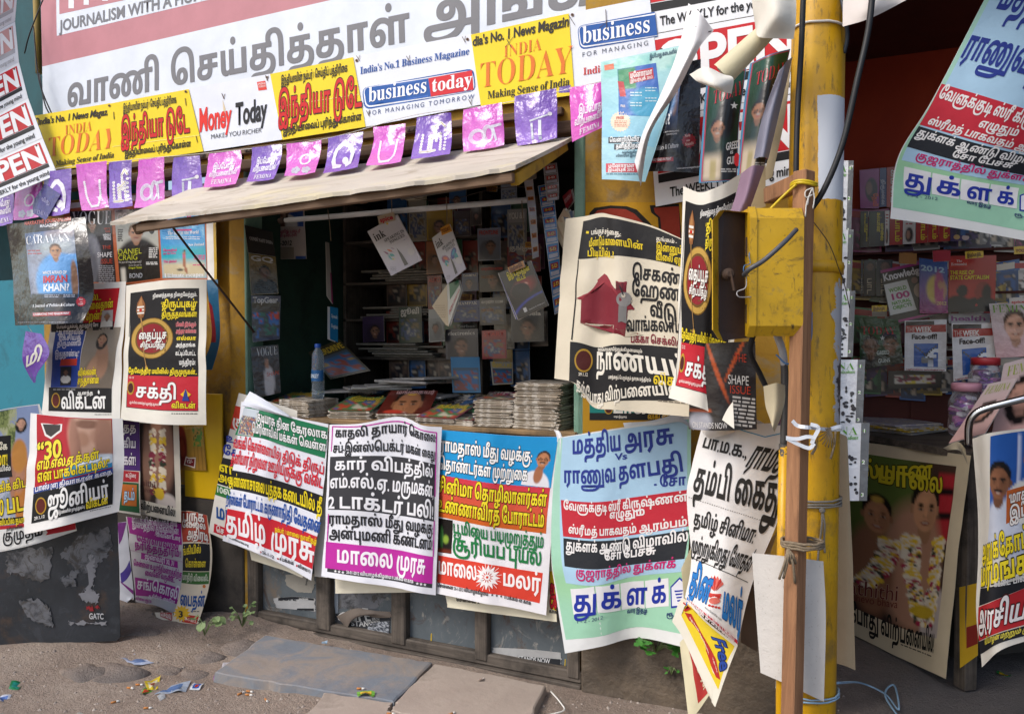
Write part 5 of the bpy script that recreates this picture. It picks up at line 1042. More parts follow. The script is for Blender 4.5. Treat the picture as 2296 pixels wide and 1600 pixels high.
for k,q in enumerate(LQ):
 open_panel('A',q,(-.32,-.1,-.1,-.32),k+31,['sun-bleached white board at the top left corner with faded red','second sun-bleached board of the left stack with pale red letters','red and white board in the middle of the left stack','red and white board of the left stack, second from the foot','lowest red and white board of the left stack beside the yellow board'][k],'red and white boards stacked at the left edge',fade_glare=k<2)
cord('bunting_string',[W(-60,432,-.1),W(100,383,-.1),W(300,358,-.1),W(468,343,-.1),W(720,313,-.1),W(930,258,-.1),W(1130,231,-.1),W(1380,176,-.12)],.0016,plain('white_twine','#d8d4cc',.8),'thin white string the purple and pink flags hang from','string',8,5)
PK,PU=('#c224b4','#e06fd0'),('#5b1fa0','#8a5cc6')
FL=[(-16,30,424,414,505,-4,'u','t'),(36,93,407,399,490,-6,'k','o'),(100,158,386,378,481,0,'u','h'),(173,238,369,361,468,8,'k','n'),(242,296,364,359,464,2,'u','m'),(307,371,358,352,463,-4,'k','w'),(386,451,353,349,446,2,'u','b'),(469,541,345,337,416,-13,'k','t'),(567,631,331,324,405,-16,'u','t'),(645,719,323,315,391,-10,'k','o'),(735,814,309,295,381,-12,'u','h'),(836,911,286,277,366,-14,'k','n'),(931,1014,263,253,351,-8,'u','m'),(1038,1126,246,230,333,3,'k','w'),(1155,1246,216,198,318,4,'u','b')]
FD={'t':'printed with small white lettering','o':'printed with a silver ring','h':'printed with two pale hands','n':'printed with a pearl necklace','m':'printed with white blossoms','w':'printed with a silver wire scribble','b':'printed with make-up brushes'}
def flag_art(s,k,P):
 w_='#f0ecf4'
 if k=='t':
  s.T('இப்போது',P(.2,.5),P(.82,.5),8,w_,tl=P(.2,.36));s.T('விற்பனையில்',P(.1,.7),P(.92,.7),8,w_,tl=P(.1,.57));s.T('FEMINA',P(.22,.93),P(.84,.93),8,w_,'R',tl=P(.22,.8))
 elif k=='o':
  for t in np.linspace(0,2*math.pi,26):q=P(.56+.16*math.cos(t),.52+.13*math.sin(t));s.disc(q,2.2,2.2,w_,2,7)
  for t in np.linspace(0,2*math.pi,6)[:-1]:
   for c_ in((.32,.84),(.66,.86)):q=P(c_[0]+.09*math.cos(t),c_[1]+.06*math.sin(t));s.disc(q,4.2,4.2,'#c9cbd8',2,9)
 elif k=='h':
  A_=[(.42,.2),(.55,.2),(.74,.34),(.82,.55),(.78,.86),(.64,.93),(.6,.86),(.7,.78),(.7,.55),(.6,.38),(.47,.3),(.3,.42),(.25,.6),(.3,.78),(.5,.84),(.48,.92),(.24,.9),(.15,.7),(.18,.45),(.3,.28)]
  s.poly([P(*a)for a in A_],w_,2);s.disc(P(.58,.74),7,9,w_,3)
 elif k=='n':
  for t in np.linspace(0,1,13):
   for sx,e in((-1,.0),(1,.05)):y=.4+.5*t;x=.5+sx*(.26-.12*t**4);s.disc(P(x,y+e*0),2.6,2.6,w_,2,8)
  for x in np.linspace(.36,.62,8):s.disc(P(x,.92),2.6,2.6,w_,2,8)
 elif k=='m':
  for path in([(.22,.45),(.22,.85),(.42,.85),(.42,.5)],[(.5,.85),(.48,.55),(.7,.45),(.74,.85)],[(.6,.6),(.56,.3),(.7,.2),(.82,.3),(.84,.85)],[(.42,.85),(.6,.85)]):
   for a,b in zip(path,path[1:]):
    for t in np.linspace(0,1,7):q=P(a[0]*(1-t)+b[0]*t,a[1]*(1-t)+b[1]*t);s.disc(q,3.4,3.4,w_,2,8);s.disc(q,1.1,1.1,'#d8c452',3,5)
 elif k=='w':
  for m in range(4):
   for(cx,cy,rx,ry)in((.36,.68,.2,.17),(.62,.66,.13,.2)):
    pr=None
    for t in np.linspace(0,2*math.pi,22):
     q=P(cx+(rx-.018*m)*math.cos(t)+.01*m,cy+(ry-.02*m)*math.sin(t))
     if pr:s.line(pr,q,1.4,'#e4e2f0',2)
     pr=q
   s.line(P(.72+.012*m,.48),P(.8+.012*m,.85),1.4,'#e4e2f0',2);s.line(P(.66,.5+.015*m),P(.95,.47+.015*m),1.4,'#e4e2f0',2)
 elif k=='b':
  s.line(P(.36,.54),P(.82,.49),4,'#c9cbd8',2);s.disc(P(.84,.485),5,4.4,'#e2dde0',3);s.line(P(.4,.58),P(.39,.92),5,'#b9bccb',2);s.line(P(.6,.56),P(.58,.86),7,'#dfe2ec',2);s.line(P(.58,.88),P(.58,.95),7,'#aab0c4',2)
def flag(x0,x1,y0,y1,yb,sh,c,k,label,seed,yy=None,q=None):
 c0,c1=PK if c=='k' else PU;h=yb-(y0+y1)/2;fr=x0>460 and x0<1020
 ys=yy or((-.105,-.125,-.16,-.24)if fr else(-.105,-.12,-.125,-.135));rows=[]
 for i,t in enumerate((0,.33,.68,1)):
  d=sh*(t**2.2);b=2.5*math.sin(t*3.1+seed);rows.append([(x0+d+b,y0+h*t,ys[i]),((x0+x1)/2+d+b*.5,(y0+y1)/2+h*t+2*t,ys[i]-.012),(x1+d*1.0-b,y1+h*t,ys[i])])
 s=Sheet('X',rows,base=lambda X,Y:lin(c0)*(1-S01(Y*1.2)[:,None])+lin(c1)*S01(Y*1.2)[:,None],n=(10,14),crumple=.0028,seed=seed,freq=14,thick=.0003,back=c1)  # foil gloss painted in: colour lightens towards the foot
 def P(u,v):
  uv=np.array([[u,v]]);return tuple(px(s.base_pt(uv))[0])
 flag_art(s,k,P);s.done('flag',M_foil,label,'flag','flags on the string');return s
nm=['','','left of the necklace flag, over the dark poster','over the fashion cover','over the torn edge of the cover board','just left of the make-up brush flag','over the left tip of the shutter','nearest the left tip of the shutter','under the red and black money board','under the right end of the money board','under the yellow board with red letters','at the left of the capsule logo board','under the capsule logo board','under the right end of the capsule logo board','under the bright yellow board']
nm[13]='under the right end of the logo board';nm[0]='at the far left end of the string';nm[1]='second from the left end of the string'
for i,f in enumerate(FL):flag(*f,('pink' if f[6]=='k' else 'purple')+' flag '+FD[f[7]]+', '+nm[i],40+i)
s=Sheet('X',[[(1277,196,-.11),(1325,190,-.13),(1371,178,-.12)],[(1279,262,-.13),(1325,252,-.16),(1362,238,-.13)],[(1283,319,-.12),(1320,300,-.15),(1351,286,-.14)]],base=lambda X,Y:lin('#d02cb4')*(1-Y[:,None])+lin('#e86ad0')*Y[:,None],n=(10,12),crumple=.002,seed=61,freq=10,back='#d868c8')  # paler lower half paints the sheen of the foil
def P(u,v):return tuple(px(s.base_pt(np.array([[u,v]])))[0])
flag_art(s,'t',P);s.done('flag',M_foil,'wide magenta flag with white lettering tugged sideways at the right end of the string','flag','flags on the string')
s=Sheet('X',[[(1255,196,-.09),(1280,191,-.09)],[(1253,209,-.09),(1278,208,-.09)]],base='#5a34a0',n=(4,3),crumple=.002,seed=62);s.done('flag',M_foil,'purple flag folded up to a stub on the string beside the wide magenta flag','flag','flags on the string')
s=Sheet('X',[[(100,412,-.13),(136,436,-.14)],[(62,470,-.13),(102,494,-.16)]],base='#2c1f74',n=(8,8),crumple=.002,seed=63,back='#3d2c8c');s.T('FEMINA',(78,478),(112,488),9,'#8c86b4','R');s.T('விற்',(94,450),(112,460),8,'#8c86b4');s.done('flag',M_foil,'dark violet flag flipped aslant behind the flag with the pale hands','flag','flags on the string')
s=Sheet('X',[[(58,742,-.3),(92,748,-.33)],[(50,800,-.31),(112,792,-.36)],[(62,838,-.3),(84,836,-.34)],[(74,858,-.3),(78,858,-.32)]],base='#5b1fa0',n=(10,14),crumple=.003,seed=64,freq=9,back='#6a4cb0');s.T('மி',(58,824),(92,808),26,'#d8d4cc');s.done('flag',M_foil,'loose purple flag dangling twisted on thread before the turquoise wall','flag')
cord('thread',[W(66,712,-.3),W(62,728,-.3),W(72,744,-.31)],.0012,MATS['white_twine'],'white thread holding the loose purple flag','thread',4,5)
KR,YE,BK,RD='#e9e6de','#f2d92a','#17171a','#c41a26'
GRP_L='posters hanging left of the opening'
s=Sheet('F',[[(600,335,-.03),(2050,150,-.03)],[(640,1090,-.03),(2050,1085,-.03)]],base='#b9633c',n=(22,18),crumple=.002,seed=70)
s.R([(600,335),(2050,150),(2050,205),(600,385)],'#e9e4de',1);s.R([(1955,200),(2022,195),(2026,1085),(1965,1085)],'#eceae6',1);s.R([(2022,195),(2050,190),(2050,1085),(2026,1085)],'#c9a21c',1)
s.pic([(665,402),(1052,392),(1100,1078),(700,1062)],46,70,Pic('#1d1a1c','#2c292c').face(.52,.2,.1,'#9c7d6c',long=True,smile=False).e(.5,.62,.2,.28,'#7b7d86',.3).e(.42,.8,.18,.3,'#5a5c66',.4).e(.3,.45,.06,.3,'#8a7060',.3),2)
s.T('VOGUE',(690,528),(1062,522),120,'#d6d8da','I',layer=5);s.T('THE',(975,760),(1058,757),34,'#b8442e','L');s.T('SHAPE',(925,838),(1068,834),46,'#e8e8ea','L');s.T('ISSUE',(955,898),(1072,895),44,'#b8442e','L')
s.T('HOW TO',(990,575),(1050,574),18,'#b8442e','S');s.T('LOSE',(1005,600),(1050,599),18,'#b8442e','S');s.T('WITHOUT',(980,635),(1056,633),18,'#e4e4e6','S');s.T('REALLY',(988,654),(1056,652),18,'#e4e4e6','S');s.T('TRYING',(988,674),(1058,672),18,'#e4e4e6','S');s.greek(935,915,1085,9,19,9,'#9a9aa0',4)
s.pic([(1085,385),(1480,372),(1522,1032),(1135,1082)],46,72,Pic('#c3c8bf','#a8a08c').e(.5,.95,.75,.5,'#26241f',.1).e(.5,.62,.4,.22,'#26241f',.3).face(.47,.33,.165,'#c08f70',hair='#6d5136',beard='#9c7a62',smile=False).b(.05,.8,.16,1.0,'#d9d4c6',.05),2)
s.T('LUXURY',(1100,408),(1165,404),16,'#2c2a28','S');s.T('SPORT CARS',(1228,398),(1340,392),17,'#2c2a28','S');s.T('GQ',(1110,500),(1210,494),80,'#e8e8e8','B');s.T('DANIEL',(1120,812),(1342,800),50,'#c6c932','L');s.T('CRAIG',(1122,866),(1305,858),50,'#c6c932','L');s.T('His year of living dangerously!',(1128,893),(1342,886),20,'#d8d4c8','L');s.T('On the Girl with the',(1220,920),(1345,915),14,'#ddd8cc','L');s.T('Dragon Tattoo',(1220,945),(1347,940),18,'#c6c932','S');s.T('BOND',(1225,1032),(1352,1028),42,'#cfd3d8','L');s.greek(1118,570,1165,7,17,11,'#3c3a36',2);s.greek(1410,745,1492,6,17,10,'#d8d6d0',9);s.disc((1436,582),26,34,'#2a2a26',3);s.greek(1385,880,1498,2,16,9,'#d8d6d0',5)
s.pic([(1502,425),(1938,418),(1958,1032),(1545,1034)],30,60,Pic('#1f7fc4','#58b4e0').sp(0,.02,1,.4,['#2a86c8','#5ba8dc','#8ec4e6','#3b92d0'],7).b(0,.52,1,.76,'#2aa7b8',.1).b(0,.74,1,1,'#cdbf9c',.12).e(.52,.58,.02,.03,'#2a1c14',.2).e(.52,.68,.03,.1,'#a86a48',.2).e(.51,.66,.035,.03,'#b84a6a',.2).e(.53,.82,.03,.12,'#9c6040',.2,tilt=-.3).e(.42,.87,.08,.02,'#4c4638',.4),2)
s.T('traveller',(1560,545),(1900,528),95,'#d62a7e','B');s.T('The Best in the World',(1588,622),(1884,612),30,'#e9ebf0','R');s.T('New Zealand',(1785,730),(1938,724),24,'#e9ebf0','R');s.T('Shanghai',(1545,783),(1678,778),28,'#d62a7e','R');s.T('on the rise',(1547,812),(1668,806),22,'#d62a7e','R');s.T('The global',(1552,890),(1676,884),25,'#d62a7e','R');s.T('Ultimate escapes',(1562,1028),(1930,1018),38,'#e9ebf0','R');s.greek(1570,640,1900,2,18,8,'#c9cbd8',3);s.greek(1840,815,1945,3,17,9,'#d62a7e',6);s.greek(1830,905,1945,1,14,9,'#d62a7e',6)
s.R([(1640,572),(1815,568),(1815,584),(1640,588)],'#d62a7e',3)
s.done('cover_poster',M_gloss,'poster of three magazine covers in an orange frame under the left tip of the shutter','poster',GRP_L)
s=Sheet('F',[[(66,522,-.3),(400,492,-.36),(812,458,-.28)],[(92,850,-.26),(430,820,-.38),(848,800,-.33)],[(125,1200,-.28),(460,1190,-.40),(882,1190,-.3)],[(150,1482,-.28),(470,1470,-.42),(775,1455,-.36)]],base='#14141a',n=(26,32),crumple=.004,seed=71,back='#d8d8dc',freq=4)
s.pic([(238,612),(702,566),(742,1220),(292,1222)],44,66,Pic('#4a5f88','#3c4e78').b(.45,.0,1,.13,'#8b7f88',.08).b(0,.22,.36,1,'#8a92a8',.2).b(.3,.12,1,.4,'#a9b4b8',.25).e(.66,.78,.5,.42,'#5b9ad6',.12).e(.92,.48,.25,.1,'#5b9ad6',.2).face(.62,.33,.11,'#b08462',hair='#5f4a3c',smile=False).e(.93,.75,.07,.28,'#8d6a54',.2).b(0,.93,1,1.01,'#16161a',.03),2)
s.T('NARRATIVE JOURNALISM',(238,535),(676,494),36,'#b5462e','S');s.T('MAGAZINE',(385,556),(545,548),28,'#cfd0d6','S');s.T('THE',(330,645),(395,640),24,'#e8eaf0','R');s.T('CARAVAN',(252,718),(672,690),78,'#e6e9f0','I',layer=5)
s.T("WHO'S AFRAID OF",(405,998),(634,992),30,'#e8eaee','S');s.T('IMRAN',(408,1078),(642,1068),66,'#c22a34','B');s.T('KHAN?',(410,1158),(655,1150),68,'#e4eaf2','B');s.T('A Journal of Politics & Culture',(308,1310),(705,1296),28,'#dfe2e8','R');capsule_q=[(314,1362),(668,1348),(668,1382),(314,1396)];s.R(capsule_q,'#a82a34',3);s.T('CELEBRATING TWO YEARS IN PRINT',(322,1386),(652,1374),20,'#eceaf0','S');s.star((765,1255),50,'#b41c28',14,.78,3);s.T('Now',(748,1242),(786,1239),16,'#e8dcd8','R');s.T('on',(756,1264),(780,1262),13,'#e8dcd8','R');s.T('Stands',(742,1286),(788,1282),16,'#e8dcd8','R');s.greek(420,1190,560,2,16,9,'#9aa0b0',2);s.greek(600,1186,712,2,16,9,'#9aa0b0',4);s.greek(180,1448,640,1,10,6,'#8a8c98',7);s.greek(265,768,400,2,28,10,'#a84a54',5)
s.done('film_poster',M_film,'creased shiny black poster with a man in a blue shirt on the cover, far left','poster',GRP_L)
s=Sheet('L',[[(490,-690,-.2),(1110,-725,-.2)],[(420,-100,-.22),(1080,-110,-.21)],[(356,522,-.24),(1056,545,-.23)]],base=KR,n=(20,30),crumple=.002,seed=72,folds=(('v',.5,.006),('u',.52,.004)))
s.view='F';s.R([(480,1165),(1135,1125),(1075,1500),(485,1530)],RD,1);s.R([(490,1470),(1078,1440),(1072,1520),(488,1545)],BK,2);s.T('மேல...',(790,1255),(960,1240),60,YE,out='#701014');s.T('வேலைதான்',(780,1340),(1075,1310),62,YE,out='#701014');s.T('ன்றேன்!”',(760,1440),(970,1420),62,YE,out='#701014');s.T('போயல் பூகம்பம்... சூரபஹார் சோ',(540,1512),(935,1490),28,'#e8e4de')
s.pic([(972,1340),(1072,1332),(1066,1492),(952,1498)],16,24,Pic('#b8b0a8').face(.5,.38,.25,'#9a7256',hair='#8a8480',shirt='#d8d4c8',smile=False),4)
s.view='L';s.R([(490,-300),(760,-312),(680,205),(445,205)],'#1d3f94',1);s.pic([(770,-318),(1062,-325),(985,215),(680,205)],34,50,Pic('#8f8578','#75695c').e(.55,.9,.5,.4,'#6b6054',.2).e(.6,.55,.2,.3,'#94705a',.2).e(.3,.75,.12,.3,'#a07c64',.3,tilt=.5).face(.52,.2,.13,'#a87c62',long=True),2)
s.T('“ஆராசாவின்',(500,-255),(740,-262),40,'#e8e4ec');s.T('ரகசியத்',(520,-205),(720,-212),40,'#e8e4ec');s.T('திருமணம்',(510,-155),(725,-162),40,'#e8e4ec');s.T('இதுதாண்டி!”',(495,-60),(715,-70),44,'#e8e4ec');s.R([(545,-42),(690,-48),(680,12),(530,16)],'#c63b2a',2)
s.pic([(535,25),(635,22),(628,185),(533,188)],14,22,Pic('#1c1a24').face(.5,.3,.2,'#6d4a38',hair='#2a2420',shirt='#cfcac2',smile=False),3);s.T('வில்லன்',(692,105),(850,92),48,YE,out='#5a3c10');s.T('சந்தானம்!',(690,178),(875,168),52,YE,out='#5a3c10')
s.R([(430,205),(986,212),(984,428),(426,412)],BK,2);s.T('ஆனந்த',(690,270),(822,268),26,'#f0eee8');s.T('விகடன்',(540,395),(938,392),112,'#f2f0ec');s.disc((493,318),39,66,'#b8902c',3);s.disc((493,318),30,55,'#5c1a16',4);s.greek(470,218,670,1,10,12,'#8a8884',3);s.greek(832,440,984,1,10,6,'#6a6864',2)
s.done('newspaper_poster',M_paper,'white poster with a red top, blue column and black foot, under the shiny black one','poster',GRP_L)
def festival(rows,labels,seed,view,M):
 s=Sheet(view,rows,base='#e6e1d4',n=(22,34),crumple=.0022,seed=seed,folds=(('v',.5,.006),('u',.5,.005)),freq=5)
 def Q(x,y):return tuple(px(s.base_pt(np.array([[x,y]])))[0])
 s.view='X'
 def q(x0,y0,x1,y1):return[Q(x0,y0),Q(x1,y0),Q(x1,y1),Q(x0,y1)]
 def T(t,x0,y,x1,h,c,**k):s.T(t,Q(x0,y),Q(x1,y),1,c,tl=Q(x0,y-h),**k)
 s.R(q(.06,.06,.91,.665),'#1c1b1d',1);s.R(q(.06,.665,.91,.905),'#bf2030',1);s.frame(q(.06,.06,.91,.905),1.2,'#1c1b1d',2)
 T('நினைத்ததை நிறைவேற்றும்..',.34,.115,.89,.022,'#eceae4');T('‘திருப்புகழ்’',.45,.19,.89,.042,YE,out='#3a3008');T('திருத்தலங்கள்!',.46,.255,.89,.034,YE,out='#3a3008')
 T('பிணி தீர்க்கும்',.63,.32,.88,.022,'#c43a4a',out='#ecd8d4');T('அந்தர கங்கை!',.63,.365,.88,.022,'#c43a4a',out='#ecd8d4');T('எல்லா',.64,.415,.88,.024,YE);T('அந்தரங்க',.64,.46,.88,.022,'#eceae4');T('கட்டிப்போட்ட',.64,.52,.89,.026,'#eceae4');T('மந்திரம்!',.68,.585,.88,.03,'#eceae4')
 for rx,c,l in((.26,'#7a5a20',2),(.25,'#c09a48',2.3),(.205,'#6b4a18',2.6),(.185,'#8c1a24',3)):
  p=[Q(.34+rx*math.cos(t),.40+rx*.56*math.sin(t))for t in np.linspace(0,2*math.pi,30,endpoint=False)];s.poly(p,c,l)
 s.poly([Q(.2,.09),Q(.245,.15),Q(.25,.2),Q(.225,.25),Q(.17,.25),Q(.135,.2),Q(.15,.14)],'#8c5a34',4);s.poly([Q(.2,.1),Q(.22,.17),Q(.2,.24),Q(.16,.22),Q(.155,.16)],'#b07c4a',4.3)
 for k in range(3):s.R(q(.15,.165+.022*k,.235,.177+.022*k),'#e8e4dc',5)
 s.disc(Q(.193,.194),3,4,'#c42a1c',6);s.R([Q(.19,.25),Q(.205,.25),Q(.29,.6),Q(.28,.6)],'#a8824c',5);s.disc(Q(.287,.612),3,6,'#b88c48',5)
 T('தைப்பூச',.18,.405,.53,.05,'#f0ece4',out='#3a0c10',layer=7);T('சிறப்பிதழ்!',.21,.465,.52,.03,'#f0ece4',out='#3a0c10',layer=7);T('தேவேந்திர மயிலில் திருமுருகன்...',.065,.65,.9,.03,YE,out='#3a3008',layer=6)
 T('12.12',.075,.69,.14,.014,'#e8d4cc',font='S');T('சக்தி',.17,.825,.66,.082,'#f0eeea',out='#5c0c14',ow=.05);T('விகடன்',.6,.885,.88,.034,YE,out='#3a1008');T('ஆன்மிகம் மணக்கும் ஆனந்த ஆலயம்',.1,.872,.46,.015,'#eed8d2')
 p=[Q(.105+.045*math.cos(t),.76+.05*math.sin(t))for t in np.linspace(0,2*math.pi,20,endpoint=False)];s.poly(p,'#b8902c',3);s.poly([(a*.72+Q(.105,.76)[0]*.28,b*.72+Q(.105,.76)[1]*.28)for a,b in p],'#4a1814',4)
 s.star(Q(.765,.79),abs(Q(.83,.8)[0]-Q(.765,.8)[0]),'#e6b81e',4,.6,5);s.poly([Q(.72,.835),Q(.81,.835),Q(.79,.8),Q(.778,.77),Q(.765,.75),Q(.752,.77),Q(.74,.8)],'#2a3c8c',6)
 s.greek(*Q(.6,.92),Q(.9,.92)[0],1,4,2,'#6c665c',4,layer=2)
 s.done('festival_poster',M_paper,labels,'poster',M)
festival([[(282,640,-.22),(372,628,-.25),(462,626,-.22)],[(279,790,-.24),(370,790,-.25),(462,790,-.23)],[(270,940,-.25),(365,951,-.29),(463,952,-.22)]],'cream poster with a temple spear on black, left of the yellow pillar',73,'X',GRP_L)
s=Sheet('L',[[(265,430,-.74),(670,470,-.68),(1078,480,-.57)],[(245,900,-.77),(650,930,-.73),(1090,905,-.58)],[(185,1505,-.80),(560,1420,-.76),(1045,1298,-.6)]],base='#eceae6',n=(24,28),crumple=.0025,seed=80,folds=(('v',.5,.006),('u',.5,.004)))
s.R([(320,440),(985,480),(990,920),(305,1105)],'#b3202c',1)
s.pic([(560,470),(978,490),(990,905),(600,985)],44,44,Pic('#b98a72','#9c7460').e(.1,.5,.16,.7,'#a9242e',.3).e(.5,.35,.42,.5,'#c9a088',.3).e(.36,.38,.16,.14,'#b3866c',.5).e(.68,.34,.16,.14,'#b98c74',.5).e(.5,.1,.3,.08,'#8c6450',.4).e(.82,.5,.2,.6,'#a87c66',.3).e(.2,.6,.12,.6,'#9c705c',.4).e(.7,.85,.5,.16,'#c8d3da',.2).e(.35,.92,.4,.1,'#3b8fae',.2),2)
s.poly([(358,520),(550,528),(545,590),(450,660),(395,630)],'#e6e2dc',2);s.poly([(375,528),(535,534),(530,580),(450,640),(408,615)],'#3a3634',3)
s.poly([(620,880),(960,810),(985,830),(700,905)],'#d6dde2',3);s.R([(560,960),(985,865),(985,905),(560,1010)],'#2f86b4',3)
s.T('“30',(325,852),(545,812),160,'#f0dc3c','B',out='#2c2208',ow=.04);s.T('எம்.எல்.ஏ.க்கள்',(335,935),(875,828),82,YE,out='#2c2208');s.T('என் பாக்கெட்டில்!”',(335,1040),(970,895),84,YE,out='#2c2208')
s.R([(302,1085),(990,912),(995,958),(302,1140)],'#24408c',4);s.T('பாஸ் [எ] திவாகரன் கதை',(315,1124),(985,962),44,'#eceaf0',layer=6)
s.R([(300,1142),(995,962),(990,1232),(275,1402)],'#17181b',3);s.T('ஜூனியர்',(425,1300),(962,1160),150,'#f2f0ec',layer=6);s.T('விகடன்',(755,1275),(952,1225),66,YE,layer=7);s.T('29.1.12',(305,1372),(398,1348),28,'#e8e6e2','S',layer=6);s.T('தமிழ் மக்களின் நாடித்துடிப்பு',(500,1322),(745,1262),26,'#e8e6e2',layer=6);s.disc((366,1245),48,76,'#b8902c',5,tilt=.1);s.disc((366,1245),38,64,'#5c1a16',6,tilt=.1);s.greek(790,1290,985,1,10,6,'#7a7874',3,sl=-.22)
s.done('newspaper_poster',M_paper,'sunlit white poster with a big yellow 30 over a bare chested man, lower left','poster',GRP_L)
s=Sheet('L',[[(-90,420,-.84),(140,378,-.77),(345,352,-.71)],[(-90,1000,-.85),(150,960,-.79),(520,900,-.68)],[(-90,1668,-.86),(280,1590,-.78),(676,1465,-.64)]],base='#e8e6e0',n=(22,30),crumple=.002,seed=81)
s.pic([(-90,425),(330,360),(440,1420),(-90,1470)],56,80,Pic('#8fa0c4','#b4b8cc').sp(0,0,.55,.4,['#5d6b3c','#8f9a5c','#b8bb90','#9aa4c0'],9).b(.0,.55,.3,1,'#b8b9c8',.3).sp(0,.65,.5,1,['#8b97a8','#b9bdc9','#a3adbd'],9).e(.66,.78,.17,.42,'#c9803a',.15).e(.6,.5,.14,.22,'#c08868',.2).e(.52,.55,.06,.24,'#b07c60',.3,tilt=.2).e(.63,.42,.13,.14,'#c98a40',.2).face(.64,.14,.085,'#d0a084',hair='#15110f',long=True,smile=False),1)
s.R([(-90,640),(95,625),(110,990),(-90,1010)],'#1a1a1c',2);s.T('கே',(-10,755),(68,750),50,'#f0ead0');s.T('மா!',(-30,895),(70,885),95,YE);s.T('ரயில்',(-30,945),(98,935),38,'#e8e4d8');s.T('கிக் கிட',(-10,1130),(245,1075),68,YE,out='#2c2208');s.T('0 பட',(-5,1330),(235,1282),140,YE,out='#2c2208');s.R([(-90,1365),(260,1330),(260,1385),(-90,1425)],'#1a1a1c',3);s.T('விப்பில் தயார்',(0,1418),(250,1382),44,YE,layer=6)
s.R([(-90,1432),(660,1330),(672,1460),(-90,1655)],'#e6e4de',3);s.R([(-90,1432),(655,1315),(658,1345),(-90,1462)],'#b8202c',4);s.poly([(390,1440),(660,1392),(668,1452),(400,1505),(420,1480)],'#b8202c',4);s.T('குமுதம்',(25,1562),(385,1500),82,'#1a1a1c',layer=6,out='#e6e4de');s.T('தமிழர்களின்',(60,1462),(200,1440),22,'#3a3836',layer=6)
s.done('newspaper_poster',M_paper,'poster of a dark haired woman in an orange dress at the left edge','poster',GRP_L)
s=Sheet('L',[[(1055,478,-.10),(1222,500,-.10)],[(1050,900,-.11),(1230,905,-.10)],[(1044,1302,-.13),(1238,1332,-.12)]],base='#dcd6ca',n=(8,22),crumple=.002,seed=82)
s.R([(1055,490),(1226,505),(1230,940),(1050,930)],'#4a2470',1);s.R([(1050,932),(1222,948),(1220,1040),(1048,1030)],'#b02430',1);s.R([(1048,1034),(1222,1046),(1230,1310),(1046,1285)],'#1f5a34',1);s.R([(1070,1055),(1205,1062),(1205,1250),(1070,1240)],'#c46a24',2)
for t,y,h in(('தத',590,60),('கிய',735,68),('கள்!',885,78)):s.T(t,(1085,y),(1196,y+4),h,'#e6e0e8',out='#24103c')
s.T('கட்டுரை',(1105,992),(1198,998),28,'#ecd8d8');s.T('தடம்',(1090,1190),(1192,1196),74,'#b8d4e8',out='#1a3c6c')
s.done('newspaper_poster',M_paper,'narrow purple and green poster strip with white letters, between two wider posters','poster',GRP_L)
def garland(p,cx,dirn,seed):
 rs=random.Random(seed)
 for k in range(95):
  t=k/95;y=.08+.8*t;x=cx+dirn*(.16-.1*t)+rs.uniform(-.07,.07);band=int(t*9)%5
  c={0:'#d8ccb8',1:'#d8b42c',2:'#d2c8b4',3:'#7c2038',4:'#2c3426'}[band if rs.random()>.25 else rs.choice([0,1,0,3])]
  p.e(x,y,.05,.022,c,.3)
 return p
s=Sheet('L',[[(1222,498,-.07),(1400,505,-.09),(1572,520,-.07)],[(1232,950,-.08),(1400,955,-.11),(1586,960,-.08)],[(1240,1312,-.09),(1420,1360,-.12),(1592,1392,-.09)]],base='#dcd4c4',n=(14,24),crumple=.002,seed=83)
gp=Pic('#241a18','#30211d').e(.62,.35,.4,.5,'#8c6654',.3).e(.5,.0,.16,.1,'#9c705a',.2).e(.2,.5,.15,.5,'#7a5848',.3).e(.75,.98,.3,.14,'#d0c4bc',.3);garland(gp,.35,.3,5);garland(gp,.62,.45,6);gp.e(.55,.86,.14,.08,'#d8b42c',.2)
s.pic([(1226,520),(1524,528),(1545,1262),(1236,1190)],40,80,gp,1);s.T('nithi',(1245,1058),(1372,1092),50,'#5c3a34','R',layer=4);s.T('bhava',(1255,1120),(1368,1140),40,'#5c3a34','L',layer=4);s.T('விற்பனையில்!',(1240,1270),(1545,1340),52,'#242220')
s.done('newspaper_poster',M_paper,'poster strip with a wedding flower garland against the bright yellow panel','poster',GRP_L)
yp=MB().box((X_(415,-.0),-.018,Z_(440,1113,0)),(X_(500,0),-.004,Z_(440,880,0)),.003).build('yellow_panel',surf('glossy_yellow_panel','#c9a012','#dcb41c',3,rough=.35,bumps=.1));tag(yp,'bright yellow sheet metal panel on the wall beside the yellow pillar','panel')
s=Sheet('L',[[(1570,545,-.024),(1785,545,-.024)],[(1585,930,-.024),(1815,938,-.03)]],base='#a8803a',n=(14,18),crumple=.001,seed=84)
s.pic([(1572,547),(1783,547),(1812,935),(1587,928)],40,56,Pic('#b08a3c','#9c7630').e(.1,.45,.22,.5,'#6c1c1c',.3).e(.12,.5,.1,.2,'#8c3a2a',.3).b(.5,.55,1,1,'#b4883a',.1).b(.58,.1,.62,1,'#8c6a28',.02).b(.72,.1,.75,1,'#8c6a28',.02).b(.86,.1,.9,1,'#8c6a28',.02).sp(.55,.02,1,.45,['#3c6c2c','#5a8c3c','#b08a3c','#2c5424'],13),1);s.T('Lavanders',(1630,572),(1760,568),26,'#c8b078','L')
s.poly([(1640,810),(1665,822),(1725,820),(1718,915),(1622,885)],'#e2d8cc',4);s.poly([(1646,822),(1666,832),(1716,830),(1710,902),(1632,878)],'#7a1c24',5);s.T('₹2/-',(1650,870),(1700,868),30,'#e8dcd4','S',layer=7)
s.done('advert',M_gloss,'small bamboo advert with a maroon price tag stuck on the yellow panel','advert')
